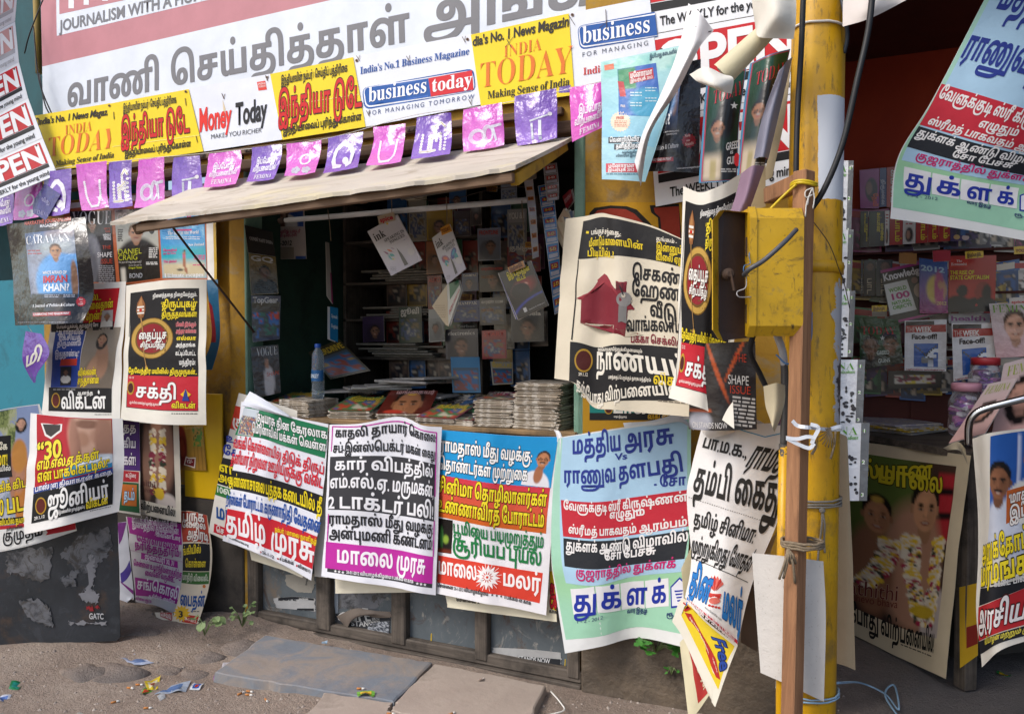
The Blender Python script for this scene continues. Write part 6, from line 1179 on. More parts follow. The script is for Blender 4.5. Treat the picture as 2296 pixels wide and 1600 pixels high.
s=Sheet('M',[[(1040,-30,-.06),(1280,10,-.09),(1492,30,-.06)],[(1075,250,-.07),(1300,290,-.1),(1512,320,-.07)],[(1118,675,-.10),(1300,710,-.13),(1472,792,-.09)]],base='#c9c4c6',n=(20,28),crumple=.003,seed=85,folds=(('v',.4,.006),))
MG='#a2268c';s.R([(1050,-28),(1490,30),(1502,205),(1065,108)],MG,1)
s.T('மயத்தில் விழுந்த இடி',(1090,20),(1462,52),46,'#e6d8e4');s.T('துன்பத்தில் துடிக்கிறேன்!',(1092,52),(1475,118),46,'#e6d8e4');s.T('- வைகோ உரை',(1280,130),(1490,172),32,'#e6d8e4');s.T('கேரளாவின்',(1128,166),(1482,248),52,MG);s.T('நரித்தந்திரம்!',(1118,222),(1494,306),48,MG);s.line((1070,245),(1512,345),2,MG);s.R([(1165,265),(1466,340),(1468,396),(1163,318)],MG,1);s.T('ஜனவரி 30, 31',(1196,315),(1440,376),36,'#e6d8e4');s.T('சென்னை உயர்நீதிமன்றத்திற்கு',(1105,372),(1500,478),40,MG);s.T('வைகோ வருகை...',(1198,454),(1445,516),40,MG);s.R([(1112,470),(1506,566),(1486,700),(1118,620)],MG,1);s.T('சங்கொலி',(1130,566),(1480,658),72,'#e8dce6');s.T('ஆசிரியர் : வைகோ',(1222,640),(1445,690),24,'#e8dce6');s.T('விலை ரூ7.00',(1120,654),(1250,682),22,MG)
s.done('newspaper_poster',M_paper,'magenta and grey text poster hanging low beside the black steel plate','poster',GRP_L)
s=Sheet('M',[[(1490,-80,-.05),(1600,-70,-.07),(1706,-40,-.05)],[(1500,220,-.06),(1620,235,-.1),(1752,262,-.06)],[(1490,560,-.08),(1610,570,-.12),(1722,560,-.1)],[(1420,832,-.16),(1520,850,-.18),(1632,862,-.16)]],base='#dccdb4',n=(16,30),crumple=.002,seed=86)
s.R([(1492,-75),(1704,-45),(1730,188),(1496,180)],'#a83a26',1);s.T('பருக',(1510,10),(1690,20),70,'#e0d4cc',out='#4c1408');s.T('வேலை',(1506,60),(1700,80),48,'#e0d4cc',out='#4c1408');s.T('அதிரடி',(1548,148),(1722,172),66,'#e0d4cc',out='#4c1408');s.R([(1498,195),(1730,198),(1728,420),(1496,415)],'#1c1c1e',1);s.T('ங்கியில்',(1510,290),(1662,270),56,'#dcc42c');s.T('கொள்ளை',(1535,388),(1698,386),54,'#dcc42c');s.R([(1497,420),(1728,425),(1724,525),(1492,515)],'#3a6a30',1);s.T('மாதிரி விலைகிட',(1512,490),(1722,500),44,'#c8ccb4');s.T('பைதன்',(1490,700),(1692,712),92,'#1d4c8c');s.disc((1686,545),13,14,'#c8702c',3);s.star((1502,768),72,'#e6b41c',13,.66,3);s.T('3',(1478,800),(1516,800),52,'#1c1a18','B',layer=6);s.greek(1575,748,1655,1,14,8,'#6c6458',3);s.R([(1530,775),(1642,792),(1618,858),(1500,838)],'#b83428',2);s.T('24-1-2012',(1525,820),(1618,848),26,'#eadccc','S')
s.done('newspaper_poster',M_paper,'narrow curling poster with orange black and green bands and a yellow star near the ground','poster',GRP_L)
s=Sheet('M',[[(1275,760,-.12),(1425,760,-.12)],[(1290,800,-.14),(1440,862,-.15)]],base='#cfc4b0',n=(8,5),crumple=.002,seed=87);s.R([(1320,758),(1420,762),(1425,835),(1325,795)],'#a83030',1);s.T('செவ்வ',(1328,790),(1418,822),28,'#d8c4b8');s.done('paper_scrap',M_paper,'torn poster foot with a red band sticking out under the magenta poster','paper scrap')
s=Sheet('M',[[(975,20,-.04),(1050,10,-.04)],[(985,500,-.05),(1100,610,-.05)],[(992,728,-.06),(1096,636,-.06)]],base='#c8ccd8',n=(6,12),crumple=.004,seed=88);s.R([(978,20),(1050,14),(1010,160),(985,200)],'#6a1a78',1);s.R([(990,440),(1070,330),(1090,420),(1000,520)],'#3a2a8c',1);s.R([(986,500),(1000,520),(1098,615),(1098,580)],'#7c1c84',2);s.done('paper_scrap',M_gloss,'purple and white paper scrap wedged between the steel plate and the magenta poster','paper scrap')
bl=Sheet('F',[[(1955,1050,-.04),(2060,1045,-.04)],[(2000,1600,-.05),(2080,1600,-.05)],[(1890,1900,-.06),(2010,1900,-.05)]],base='#1d5f86',n=(8,16),crumple=.003,seed=89);bl.R([(1960,1250),(2010,1300),(2040,1640),(1965,1640)],'#8c2030',1);bl.done('paper_scrap',M_gloss,'blue and maroon poster remnant behind the stay rod beside the yellow pillar','paper scrap')
def plate_px(u,v):
 d=ray(*vw('M',(u,v)));p0=PLA-PLN*.0;t=((p0-CAM)@PLN)/(d@PLN);return CAM+d*t
def scrap(pts,col,label,seed,nm='paper_scrap',off=.002):
 rs=random.Random(seed);P=[plate_px(*p)for p in pts];out=[]
 for i in range(len(P)):
  a,b=P[i],P[(i+1)%len(P)]
  for k in range(12):
   q=a+(b-a)*k/12;r=np.array([rs.uniform(-1,1),0,rs.uniform(-1,1)])*.011;out.append(q+r*(k>0)-PLN*off)
 r=delaunay_2d_cdt([Vector((p@PLD,p[2]))for p in out],[(i,(i+1)%len(out))for i in range(len(out))],[],1,1e-6)
 o0=out[0];V=[o0+PLD*(q.x-o0@PLD)+np.array([0,0,q.y-o0[2]])for q in r[0]];mb=MB();vv=[mb.bm.verts.new(Vector(p))for p in V]
 for f in r[2]:
  try:mb.bm.faces.new([vv[i]for i in f])
  except ValueError:pass
 ex=bmesh.ops.extrude_face_region(mb.bm,geom=mb.bm.faces[:]);bmesh.ops.translate(mb.bm,vec=Vector(PLN*.0015),verts=[g for g in ex['geom']if isinstance(g,bmesh.types.BMVert)])
 return mb.build('torn_paper',col,pl)
M_torn=surf('torn_paper_remains','#6f7074','#56575b',9,stain=['#2c2e32','#45423f'],stain_at=(.5,.6),stain_scale=9,bumps=.3)
M_torn2=surf('bleached_torn_paper','#8c8c90','#77777a',9,stain='#3a3a3c',stain_at=(.56,.66),stain_scale=11,bumps=.3)
for k,(pts,mt)in enumerate((([(60,260),(430,215),(420,480),(330,500),(190,450),(60,430)],M_torn),([(500,280),(640,140),(900,60),(930,240),(850,330),(770,420),(660,430),(560,540),(510,500),(620,400)],M_torn),([(730,290),(775,285),(780,470),(760,600),(725,610)],M_torn2),([(660,600),(720,560),(820,600),(800,680),(690,660)],M_torn2),([(170,655),(330,650),(410,740),(440,880),(320,850),(220,800)],M_torn),([(575,836),(870,838),(872,858),(575,854)],M_torn2),([(510,470),(600,480),(640,520),(545,545)],M_torn),([(725,715),(815,700),(815,728),(728,730)],M_red))):scrap(pts,mt,'',200+k,off=.0024+.0006*k)
V,F,wd=layout('GATC','S');a,b=plate_px(742,808),plate_px(862,810);V3=np.array([a+(b-a)*(v[0]/wd)+np.array([0,0,1])*v[1]*.028-PLN*.009 for v in V])
link('stencil_lettering',arr_mesh('stencil_lettering',V3,F),pl,plain('white_stencil_paint','#c8c8c8',.7))
GRP_C='newspaper bills hanging in front of the counter'
def headline(s,rows):
 for t,bl,br,h,c,*o in rows:s.T(t,bl,br,h,c,out=o[0]if o else None,layer=o[1]if len(o)>1 else 5)
for k,(rows,col,lab)in enumerate((
([[(240,500,-.05),(760,620,-.05)],[(385,1250,-.075),(700,1350,-.07),][:2]],'#e6dfc8','cream back sheet showing below the bill with the red foot'),
([[(300,400,-.045),(880,560,-.045)],[(395,1235,-.07),(735,1372,-.065)]],'#e9e2cd','second cream back sheet showing below the bill with the red foot'),
([[(800,500,-.045),(900,520,-.045)],[(818,1362,-.055),(905,1372,-.055)]],'#e4e2dc','white back sheet showing between the red footed and magenta footed bills'),
([[(940,500,-.05),(1500,560,-.05)],[(962,1478,-.06),(1610,1470,-.055)]],'#e9e2cc','cream back sheet showing below the magenta footed bill'),
([[(1520,560,-.05),(1900,600,-.05)],[(1730,1568,-.06),(1900,1590,-.055)]],'#ece6d2','cream back sheet showing below the flower badge bill'))):
 Sheet('N',rows,base=col,n=(10,16),crumple=.002,seed=300+k).done('newspaper_poster',M_paper,lab,'poster',GRP_C)
s=Sheet('O',[[(250,500,-.06),(900,520,-.06)],[(215,1395,-.075),(965,1495,-.07)]],base='#e6dfc6',n=(14,18),crumple=.002,seed=306)
s.T('சென்னை ★',(278,1352),(440,1372),26,'#2a2826');s.R([(915,1150),(962,1150),(968,1420),(918,1405)],'#e6c01c',1);s.T('ஜ',(914,1340),(966,1346),110,'#c4202c',out='#5c0c10');s.T('காசு',(912,1432),(966,1440),22,'#2a2826')
s.done('newspaper_poster',M_paper,'cream back sheet with yellow edge showing right of the flower badge bill','poster',GRP_C)
s=Sheet('N',[[(298,108,-.08),(480,160,-.08),(700,230,-.07)],[(180,600,-.1),(400,640,-.1),(700,720,-.08)],[(92,1062,-.11),(400,1200,-.1),(745,1360,-.085)]],base='#e2ddd2',n=(16,22),crumple=.002,seed=307,folds=(('v',.5,.005),))
s.R([(258,190),(330,210),(300,370),(232,350)],'#c83a26',1);s.T('குடி',(255,330),(420,372),60,'#e8e0d8');s.T('உலக',(210,440),(420,490),46,'#2a3c9c');s.T('சேது',(188,525),(400,575),52,'#2a3c9c')
s.R([(168,545),(330,580),(310,780),(145,725)],'#1c1c1e',1);s.T('எங்',(168,640),(330,690),56,'#e6d020');s.T('அண்',(160,700),(320,752),44,'#e6d020');s.R([(143,732),(320,790),(310,860),(138,802)],'#2c7034',1);s.T('10ல்',(148,782),(260,815),40,'#d8e0d0');s.T('மா',(145,960),(260,1000),80,'#1c4c8c');s.R([(134,1000),(330,1080),(320,1130),(128,1060)],'#c42030',1);s.T('செவ்வாய்',(148,1055),(330,1122),34,'#e8dcd8')
s.done('newspaper_poster',M_paper,'leftmost newspaper bill, mostly hidden, with black and green bands at the edge','poster',GRP_C)
s=Sheet('N',[[(318,168,-.13),(470,190,-.13),(640,262,-.11),(915,322,-.09)],[(262,640,-.12),(430,660,-.15),(610,700,-.12),(880,780,-.09)],[(188,1118,-.13),(370,1180,-.16),(560,1262,-.13),(795,1390,-.11)]],base='#e9eaf2',n=(26,30),crumple=.003,seed=308,folds=(('v',.5,.006),('u',.46,.005)))
s.poly([(345,205),(640,275),(912,345),(890,555),(380,408),(275,395)],'#1d7a50',1);s.pic([(338,208),(445,228),(400,408),(280,388)],24,26,Pic('#c8d2da').sp(0,.3,1,1,['#b84a3c','#d8c8a0','#4a5c8c','#8c7a6c','#c87a5c','#e0d8d0'],18),3)
headline(s,[('குடியரசு தின கேரலாக',(425,302),(912,425),56,'#eef0ee','#0e3c28',5),('மெரினாவில் மக்கள் வெள்ள',(398,382),(902,510),56,'#eef0ee','#0e3c28',5),('வங்கி கொள்ளையில் திடுக் திருப்',(262,480),(885,668),64,'#cf2434'),('தனியார் நிறுவன ஊழியருக்கு வடை',(240,585),(878,762),68,'#cf2434')])
s.R([(235,632),(880,812),(872,952),(220,760)],'#1e1e22',1);s.T('அண்ணாசாலை புத்தக கடையில் தீ',(232,740),(870,935),66,'#f0d822');s.T('நர்ஸ்கள் போராட்டம்: கருணாநிதி வேதனை',(212,865),(860,1070),62,'#1d4fa0')
s.R([(208,895),(866,1100),(805,1312),(190,1078)],'#cc2432',1);s.T('தமிழ்',(212,1055),(492,1150),120,'#f2f0f2');s.T('முரசு',(520,1165),(820,1272),118,'#f2f0f2');s.T('நம்பர் 1 மாலை நாளிதழ்',(550,1052),(838,1138),26,'#f0d822',layer=6);s.T('www.tamilmurasu.org',(210,1092),(368,1158),17,'#2a2a30','S');s.T('26-1-12',(466,1205),(542,1240),20,'#1e1e22','S');s.T('8 பக்கம்',(582,1252),(676,1285),22,'#1e1e22');s.T('விலை ₹3',(706,1300),(792,1340),22,'#1e1e22')
for p in((455,1193),(570,1240),(698,1288)):s.poly([(p[0]-8,p[1]),(p[0],p[1]-9),(p[0]+8,p[1]),(p[0],p[1]+9)],'#b42430',4)
s.done('newspaper_poster',M_paper,'white bill with green top and red foot at the left end of the counter','poster',GRP_C)
s=Sheet('N',[[(376,98,-.10),(470,150,-.12),(650,262,-.12)],[(345,150,-.12),(450,196,-.15),(640,272,-.14)],[(318,190,-.135),(450,228,-.14),(640,276,-.13)]],base='#dfe3ee',n=(10,6),crumple=.001,seed=309);s.done('paper_scrap',M_paper,'blank white top corner folded up over the bill with the green top','paper scrap')
s=Sheet('N',[[(918,325,-.12),(1130,318,-.15),(1400,270,-.13),(1560,330,-.14),(1690,342,-.11)],[(905,700,-.12),(1130,680,-.16),(1390,690,-.12),(1560,700,-.14),(1672,720,-.11)],[(890,1050,-.12),(1120,1060,-.15),(1360,1075,-.12),(1540,1100,-.14),(1662,1110,-.11)],[(862,1362,-.13),(1100,1400,-.16),(1330,1430,-.13),(1500,1470,-.15),(1646,1492,-.12)]],base='#e8e9f0',n=(30,32),crumple=.0032,seed=310,folds=(('v',.5,.005),('u',.5,.005)))
MG2='#bf2ea0'
s.line((940,338),(1655,380),8,MG2,2);s.line((1653,380),(1630,1225),8,MG2,2);s.line((940,336),(905,1130),7,MG2,2)
headline(s,[('காதலி தாயார் கொலை:',(958,412),(1650,445),54,'#29292c'),('சப்-இன்ஸ்பெக்டர் மகன் கைது!',(945,518),(1645,562),54,'#29292c')])
s.R([(925,545),(1645,598),(1635,985),(915,905)],'#3b3b40',1);headline(s,[('கார் விபத்தில்',(958,638),(1628,690),66,'#eeeef2'),('எம்.எல்.ஏ. மருமகன்,',(925,760),(1630,822),72,'#eeeef2'),('2 டாக்டர் பலி!',(918,895),(1630,968),80,'#eeeef2'),('ராமதாஸ் மீது வழக்கு:',(915,1000),(1628,1072),60,'#29292c'),('அன்புமணி கண்டனம்!',(918,1098),(1625,1180),62,'#29292c')])
s.R([(900,1125),(1632,1226),(1625,1412),(890,1305)],MG2,1);s.T('மாலை முரசு',(968,1265),(1575,1348),92,'#f2eef4');s.R([(905,1305),(1625,1412),(1622,1442),(903,1330)],'#3b3b40',1)
for k in range(3):
 s.star((962+26*k,1326+4*k),12,'#e8e8ec',layer=3);s.star((1522+26*k,1410+4*k),12,'#e8e8ec',layer=3)
s.T('26-01-2012 வியாழக்கிழமை 8 பக்கம் 400 காசு',(1038,1340),(1495,1410),20,'#e8e8ec');s.line((902,1122),(895,1300),10,MG2,2)
s.done('newspaper_poster',M_paper,'white bill with a grey middle band and magenta foot under a crumpled top edge','poster',GRP_C)
s=Sheet('O',[[(160,182,-.085),(450,205,-.11),(720,225,-.09),(1000,232,-.085)],[(155,560,-.09),(430,590,-.13),(690,600,-.1),(955,600,-.09)],[(150,930,-.09),(420,960,-.12),(680,985,-.1),(922,1000,-.09)],[(142,1300,-.1),(420,1360,-.13),(660,1400,-.11),(892,1450,-.1)]],base='#ebe9ec',n=(28,32),crumple=.003,seed=311,folds=(('v',.5,.005),('u',.42,.006)))
s.R([(162,182),(968,232),(918,580),(157,490)],'#1592cf',1);s.pic([(160,488),(918,578),(892,892),(152,775)],30,20,lambda X,Y:lin('#cf3448')*(1-Y[:,None])+lin('#d0651e')*Y[:,None],1)
headline(s,[('ராமதாஸ் மீது வழக்கு:',(165,325),(795,402),74,'#f4f4f2','#16161a',5),('தொண்டர்கள் முற்றுகை',(160,450),(765,530),72,'#f4f4f2','#16161a',5),('சினிமா தொழிலாளர்கள்',(150,605),(895,705),82,'#ecd826','#3a1808',5),('உண்ணாவிரத போராட்டம்',(150,735),(880,848),84,'#ecd826','#3a1808',5),('பூமியை பயமுறுத்தும்',(255,888),(875,992),72,'#1f7a42'),('சூரியப் புயல்',(250,1005),(862,1112),86,'#1f7a42')])
s.pic([(812,255),(968,265),(922,580),(720,556)],34,40,Pic('#1592cf').e(.42,1.0,.52,.34,'#e6e4e8',.1).e(.5,.74,.16,.2,'#a86c4c',.2).face(.56,.4,.26,'#bd7f58',hair='#3a2c24',hairy=.85,mous='#1a1412',glasses=True),3)
s.pic([(152,785),(255,800),(243,1030),(148,1018)],18,26,Pic('#17120f').e(.25,.55,.12,.3,'#3f7a3a',.6).e(.55,.6,.2,.12,'#8aa83a',.6).b(0,.9,1,1,'#7a2c14',.1),2)
s.R([(150,1040),(870,1160),(848,1368),(145,1225)],'#d8402e',1);s.T('மாலை',(150,1165),(420,1212),92,'#f4f0ee');s.T('மலர்',(592,1245),(855,1292),92,'#f4f0ee')
for k in range(12):
 a=k*math.pi/6+.1;c=np.array((492,1188));d=np.array([math.cos(a),math.sin(a)]);m=np.array([-d[1],d[0]])
 s.poly([c+d*18,c+d*50+m*13,c+d*88,c+d*50-m*13],'#f4f0ee',4);e=a+math.pi/12;d2=np.array([math.cos(e),math.sin(e)]);s.line(c+d2*38,c+d2*98,3,'#f4f0ee',3)
s.disc((492,1188),20,20,'#f4f0ee',4.5);s.disc((492,1188),9,9,'#d8402e',5)
s.T('சென்னை 26-1-2012 வியாழக்கிழமை',(148,1255),(498,1315),22,'#2a2828');s.T('8 பக்கம் 400 காசு',(606,1335),(790,1380),22,'#2a2828')
for k in range(3):s.star((524+30*k,1310+5*k),10,'#1e1e20',layer=3)
s.done('newspaper_poster',M_paper,'bill with a blue top, smiling moustached man in glasses and a white flower badge','poster',GRP_C)
s=Sheet('O',[[(945,184,-.075),(985,196,-.085),(1005,235,-.09)],[(962,222,-.08),(985,236,-.1),(1000,262,-.1)],[(985,360,-.09),(985,420,-.1),(975,520,-.095)]],base='#e6e6ea',n=(6,8),crumple=.0005,seed=312);s.done('paper_scrap',M_paper,'white curled top corner right of the moustached man','paper scrap')
def weekly(rows,view,label,cat_grp,seed,TX,mode='y',folds=()):
 s=Sheet(view,rows,mode,base='#dfe0de',n=(28,34),crumple=.0022,seed=seed,folds=folds,freq=4)
 if TX is None:pt_=lambda p:p
 else:pt_=lambda p:TX(s,p)
 Rr=lambda q,c,l=1:s.R([pt_(p)for p in q],c,l)
 def T(t,bl,br,h,c,layer=5,**k):s.T(t,pt_(bl),pt_(br),1,c,tl=pt_((bl[0],bl[1]-h)),layer=layer,**k)
 s.grid(s.inv([pt_((975,242)),pt_((1882,108)),pt_((1838,1581)),pt_((1026,1617))]),20,30,lambda X,Y:lin('#a8d2c4')*(1-S01(Y*1.5)[:,None])+lin('#9ccdb0')*S01(Y*1.5)[:,None]-np.array([.0,.0,.08])*np.exp(-((Y-.72)/.08)**2)[:,None],1)
 Rr([(1006,236),(1856,112),(1842,1150),(1030,1228)],'#aacce4',2)
 NV,w_='#2a3a8c','#e9e6e4'
 T('மத்திய அரசு',(1068,350),(1775,275),100,NV);T('Vs',(1365,388),(1448,380),44,NV,font='S');T('ராணுவ தளபதி',(1010,545),(1840,465),90,NV);T('- சோ',(1628,577),(1848,560),62,NV)
 Rr([(992,662),(1860,592),(1866,840),(1010,910)],'#c02a3a',3);T('வேளுக்குடி ஸ்ரீ கிருஷ்ணன்',(1010,726),(1860,668),50,w_);T('எழுதும்',(1325,790),(1570,765),46,w_);T('ஸ்ரீமத் பாகவதம் ஆரம்பம்',(1045,888),(1860,836),48,w_)
 Rr([(1012,922),(1868,866),(1842,1062),(1025,1112)],'#23262c',3);T('துக்ளக் ஆண்டு விழாவில்',(1030,1002),(1866,940),60,w_);T('சோ பேச்சு',(1290,1074),(1645,1030),54,w_);T('குஜராத்தில் துக்ளக்',(1100,1182),(1785,1122),52,'#c2256c')
 for k in range(4):
  a,b=k/4+.006,(k+1)/4-.006;Rr([(1055+680*a,1270-76*a),(1055+680*b,1270-76*b),(1075+660*b,1445-58*b),(1075+660*a,1445-58*a)],'#e6e4e6',3)
 for ch,x0,x1 in(('து',1078,1242),('க்',1262,1412),('ள',1438,1582),('க்',1612,1716)):T(ch,(x0,1428-.105*(x0-1075)),(x1,1428-.105*(x1-1075)),122,'#22349a')
 q=[(1742,1255),(1808,1188),(1862,1240),(1862,1390),(1746,1402)];s.poly([pt_(p)for p in q],'#22349a',3);c=np.mean(q,0);s.poly([pt_(tuple(c+(np.array(p)-c)*.86))for p in q],'#e2e2ea',4)
 for k in range(5):Rr([(1770+6*k,1280+22*k),(1830-4*k,1276+22*k),(1826-4*k,1286+22*k),(1774+6*k,1291+22*k)],'#22349a',5)
 T('1 - 2 - 2012',(1097,1506),(1280,1474),26,'#2a3a6c',font='L');T('வார இதழ்',(1445,1438),(1583,1434),26,'#2a3a6c');T('ரூ. 10',(1715,1462),(1808,1452),28,'#2a3a6c')
 s.done('newspaper_poster',M_paper,label,'poster',cat_grp)
weekly([[(998,232,-.10),(1250,192,-.12),(1500,152,-.13),(1882,92,-.13)],[(948,620,-.10),(1230,640,-.13),(1480,612,-.12),(1880,560,-.14)],[(930,1000,-.12),(1215,1032,-.14),(1490,1010,-.12),(1868,960,-.15)],[(962,1330,-.14),(1240,1375,-.15),(1505,1310,-.10),(1850,1332,-.17)],[(1020,1711,-.18),(1270,1664,-.14),(1518,1606,-.08),(1836,1670,-.2)]],'O','pale blue and green bill hanging lowest, right of the flower badge bill',GRP_C,320,None,folds=(('v',.58,.005),))
s=Sheet('O',[[(1420,140,-.09),(1640,110,-.11),(1800,70,-.10),(1880,50,-.09)],[(1430,175,-.12),(1650,150,-.14),(1810,130,-.15),(1900,190,-.14)]],base='#d3d6da',n=(14,6),crumple=.006,seed=321,freq=9);s.done('paper_scrap',M_paper,'crumpled top edge of the pale blue bill tied to the wall','paper scrap')
s=Sheet('X',[[(1574,958,-.37),(1660,952,-.42),(1768,946,-.36)],[(1552,1040,-.38),(1650,1050,-.45),(1762,1048,-.38)],[(1541,1125,-.39),(1640,1142,-.45),(1748,1156,-.39)],[(1550,1252,-.41),(1622,1280,-.47),(1688,1306,-.42)],[(1537,1338,-.43),(1592,1388,-.5),(1653,1448,-.46)]],base='#e8e5e2',n=(24,34),crumple=.0025,seed=322,folds=(('v',.42,.006),('u',.45,.004)))
s.view='R';K1='#2d2b29'
s.T('பா.ம.க.,',(342,502),(735,600),82,K1,tl=(372,410));s.T('ராமத',(715,672),(1030,742),150,K1,tl=(830,480));s.T('தம்பி கைது',(272,882),(1015,1100),150,K1,tl=(306,672),big=True)
for k in range(34):t=k/34;s.disc((242+668*t,942+218*t),6,4,'#6a6660',3,6)
s.line((660,342),(800,382),9,'#5aa0c8');s.line((800,382),(900,412),9,'#5aa0c8');s.line((900,412),(1060,376),9,'#5aa0c8')
s.T('தமிழ் சினிமா:',(272,1182),(792,1350),118,K1,tl=(279,1076));s.T('முற்றுகிறது மோதல்',(250,1425),(752,1602),140,K1,tl=(260,1308));s.line((248,1468),(750,1690),6,K1)
s.view='Q';s.T('தின',(1040,712),(1180,800),120,'#2a78c0',tl=(1066,560),out='#17508c',ow=.05);s.T('மலர்',(1280,890),(1422,1000),150,'#2a78c0',tl=(1296,705),out='#17508c',ow=.05)
for k in range(7):a=-math.pi/2+(k-3)*.36;s.poly([(1230+14*math.cos(a)*k/7,705),(1230+58*math.cos(a)-13,690+72*math.sin(a)),(1230+66*math.cos(a),680+92*math.sin(a)),(1230+58*math.cos(a)+13,690+72*math.sin(a))],'#c0342c' if k%2 else '#d8685c',3)
s.poly([(1182,715),(1278,725),(1268,760),(1195,750)],'#c0342c',4);s.disc((1230,775),40,24,'#d06a5c',3)
for k in range(4):s.disc((1195+22*k,808+6*k),11,8,'#c0342c',4,10)
s.T('www.dinamalar.com',(1160,828),(1280,925),20,'#3a3836','L');s.R([(1022,748),(1395,1062),(1404,1100),(1040,800)],'#c03440',2);s.T('சென்னை 26-1-2012 20 பக்கம்',(1030,790),(1370,1082),42,'#ecdcda')
s.done('newspaper_poster',M_paper,'white bill with heavy black slanting letters and a red lotus, tied beside the yellow pipe','poster','bills tied around the pole')
s=Sheet('R',[[(340,348,-.38),(480,300,-.42),(640,262,-.41),(760,232,-.38),(900,300,-.36)],[(360,385,-.42),(500,345,-.47),(640,300,-.46),(720,262,-.42),(900,305,-.38)],[(420,428,-.43),(520,400,-.46),(620,370,-.44),(660,335,-.41),(760,310,-.38)]],base='#d9d3cc',n=(16,8),crumple=.001,seed=323);s.done('paper_scrap',M_paper,'rolled over top edge of the white bill with black slanting letters','paper scrap')
s=Sheet('Q',[[(918,925,-.36),(1000,760,-.35),(1180,930,-.38),(1398,1100,-.40)],[(1010,1070,-.37),(1120,1100,-.38),(1220,1150,-.4),(1330,1270,-.41)],[(1190,1475,-.4),(1205,1500,-.41),(1215,1525,-.41),(1232,1548,-.42)]],base='#e7e2d2',n=(16,20),crumple=.002,seed=324)
s.poly([(985,880),(1030,790),(1375,1105),(1255,1420)],'#e6cb2c',1);s.poly([(1010,860),(1060,870),(1130,1000),(1240,1200),(1272,1350),(1240,1330),(1120,1060)],'#b8302c',2);s.T('Free',(1205,1030),(1268,1290),70,'#2a4aa0','S',tl=(1300,1060),out='#141c3c');s.T('Right People',(1050,905),(1120,1000),18,'#ecd8c8','S',layer=6);s.T('Right Information',(1125,1020),(1190,1165),18,'#ecd8c8','S',layer=6);s.T('Right time',(1218,1200),(1250,1300),18,'#ecd8c8','S',layer=6);s.T('7',(1000,850),(1050,862),70,'#c02c24','B',layer=6)
s.done('newspaper_poster',M_paper,'yellow bill with blue slanting letters dangling to a point below the black lettered bill','poster','bills tied around the pole')
s=Sheet('Q',[[(978,1075,-.33),(1015,1050,-.33),(1060,1100,-.34)],[(1010,1350,-.35),(1080,1320,-.37),(1150,1330,-.36)],[(1042,1640,-.38),(1100,1590,-.38),(1198,1450,-.38)]],base='#d8cfae',n=(12,20),crumple=.003,seed=325);s.poly([(1030,1060),(1065,1130),(1185,1440),(1110,1520),(1080,1330)],'#b03430',1);s.T('முரசு',(1095,1230),(1150,1430),60,'#d8c8a8',tl=(1150,1220));s.done('newspaper_poster',M_paper,'cream bill with a red stripe hanging lowest, the point below the yellow bill','poster','bills tied around the pole')
for k,(rows,c,lab)in enumerate(([[[(1600,380,-.35),(1690,260,-.33)],[(1530,500,-.37),(1620,480,-.36)]],'#b89c70','brown folded paper edge between the black lettered bill and the yellow pipe'],[[[(1560,300,-.3),(1680,170,-.3)],[(1440,560,-.33),(1560,600,-.33)],[(1420,1080,-.32),(1540,1150,-.3)]],'#5c4c40','dusty brown sheet hanging in shade behind the black lettered bill'],[[[(985,540,-.3),(1060,380,-.28)],[(1010,800,-.31),(1080,790,-.29)]],'#ddd2ac','cream paper edge peeking out left of the black lettered bill'])):
 Sheet('Q',rows,base=c,n=(10,12),crumple=.004,seed=330+k).done('paper_sheet',M_paper,lab,'paper sheet')
def wallmark(view,rows,fn,name,mat=M_matte,par=None,y=-.003,jag=0,n=(12,10),base='#b98a18',seed=5):
 s=Sheet(view,[[(*p,y)for p in r]for r in rows],base=base,n=n,crumple=.0,seed=seed,thick=.001);fn(s);return s.done(name,mat,None,None,parent=par or K,jag=jag)
def wm(s):
 s.poly([(270,270),(300,240),(400,225),(500,230),(560,250),(640,330),(690,400),(700,470),(250,470)],'#1c1612',2);s.poly([(290,285),(320,255),(400,243),(490,248),(545,275),(620,350),(660,410),(670,470),(270,470)],'#8c2c18',3);s.poly([(640,225),(820,215),(840,470),(700,420),(690,300),(650,270)],'#1c1612',2);s.poly([(665,240),(820,230),(830,440),(715,400),(705,300),(672,268)],'#8c2c18',3)
wallmark('I',[[(245,205),(840,205)],[(245,480),(840,480)]],wm,'painted_letter')
wallmark('I',[[(200,1365),(760,1365)],[(200,1640),(760,1640)]],lambda s:(s.R((270,1372,760,1500),'#157a74',2),s.R((270,1500,760,1545),'#1a1c1e',2),s.T('டாக்டர்',(412,1502),(758,1508),76,'#e6e2da'),s.T('விகடன்',(628,1538),(758,1540),30,'#d8a830',layer=6),s.T('மாதம் இருமுறை',(420,1528),(500,1530),10,'#d8d4cc'),s.disc((388,1478),26,30,'#b8902c',5),s.disc((388,1478),20,24,'#4a1814',6)),'doctor_bill',M_paper,y=-.006,base='#b08418')
def scr(s):s.T('COPE',(655,470),(868,476),46,'#b8b8b6','B');s.T('SOUTH',(872,462),(918,464),13,'#a8a8a6','S');s.T('CINEMA',(872,478),(922,480),13,'#a8a8a6','S');s.T('STANDS',(740,498),(900,508),27,'#b8b8b6','S');s.sp=None;s.pic([(850,490),(985,470),(985,562),(840,530)],20,14,Pic('#5a5c60').sp(0,0,1,1,['#6c7078','#a8acb2','#3c4048','#8c9098'],14),4)
wallmark('P',[[(640,425),(800,400),(985,440)],[(645,495),(850,545),(980,565)]],scr,'torn_bill',M_matte,y=.027,jag=.03,base='#2c2e32',seed=7)
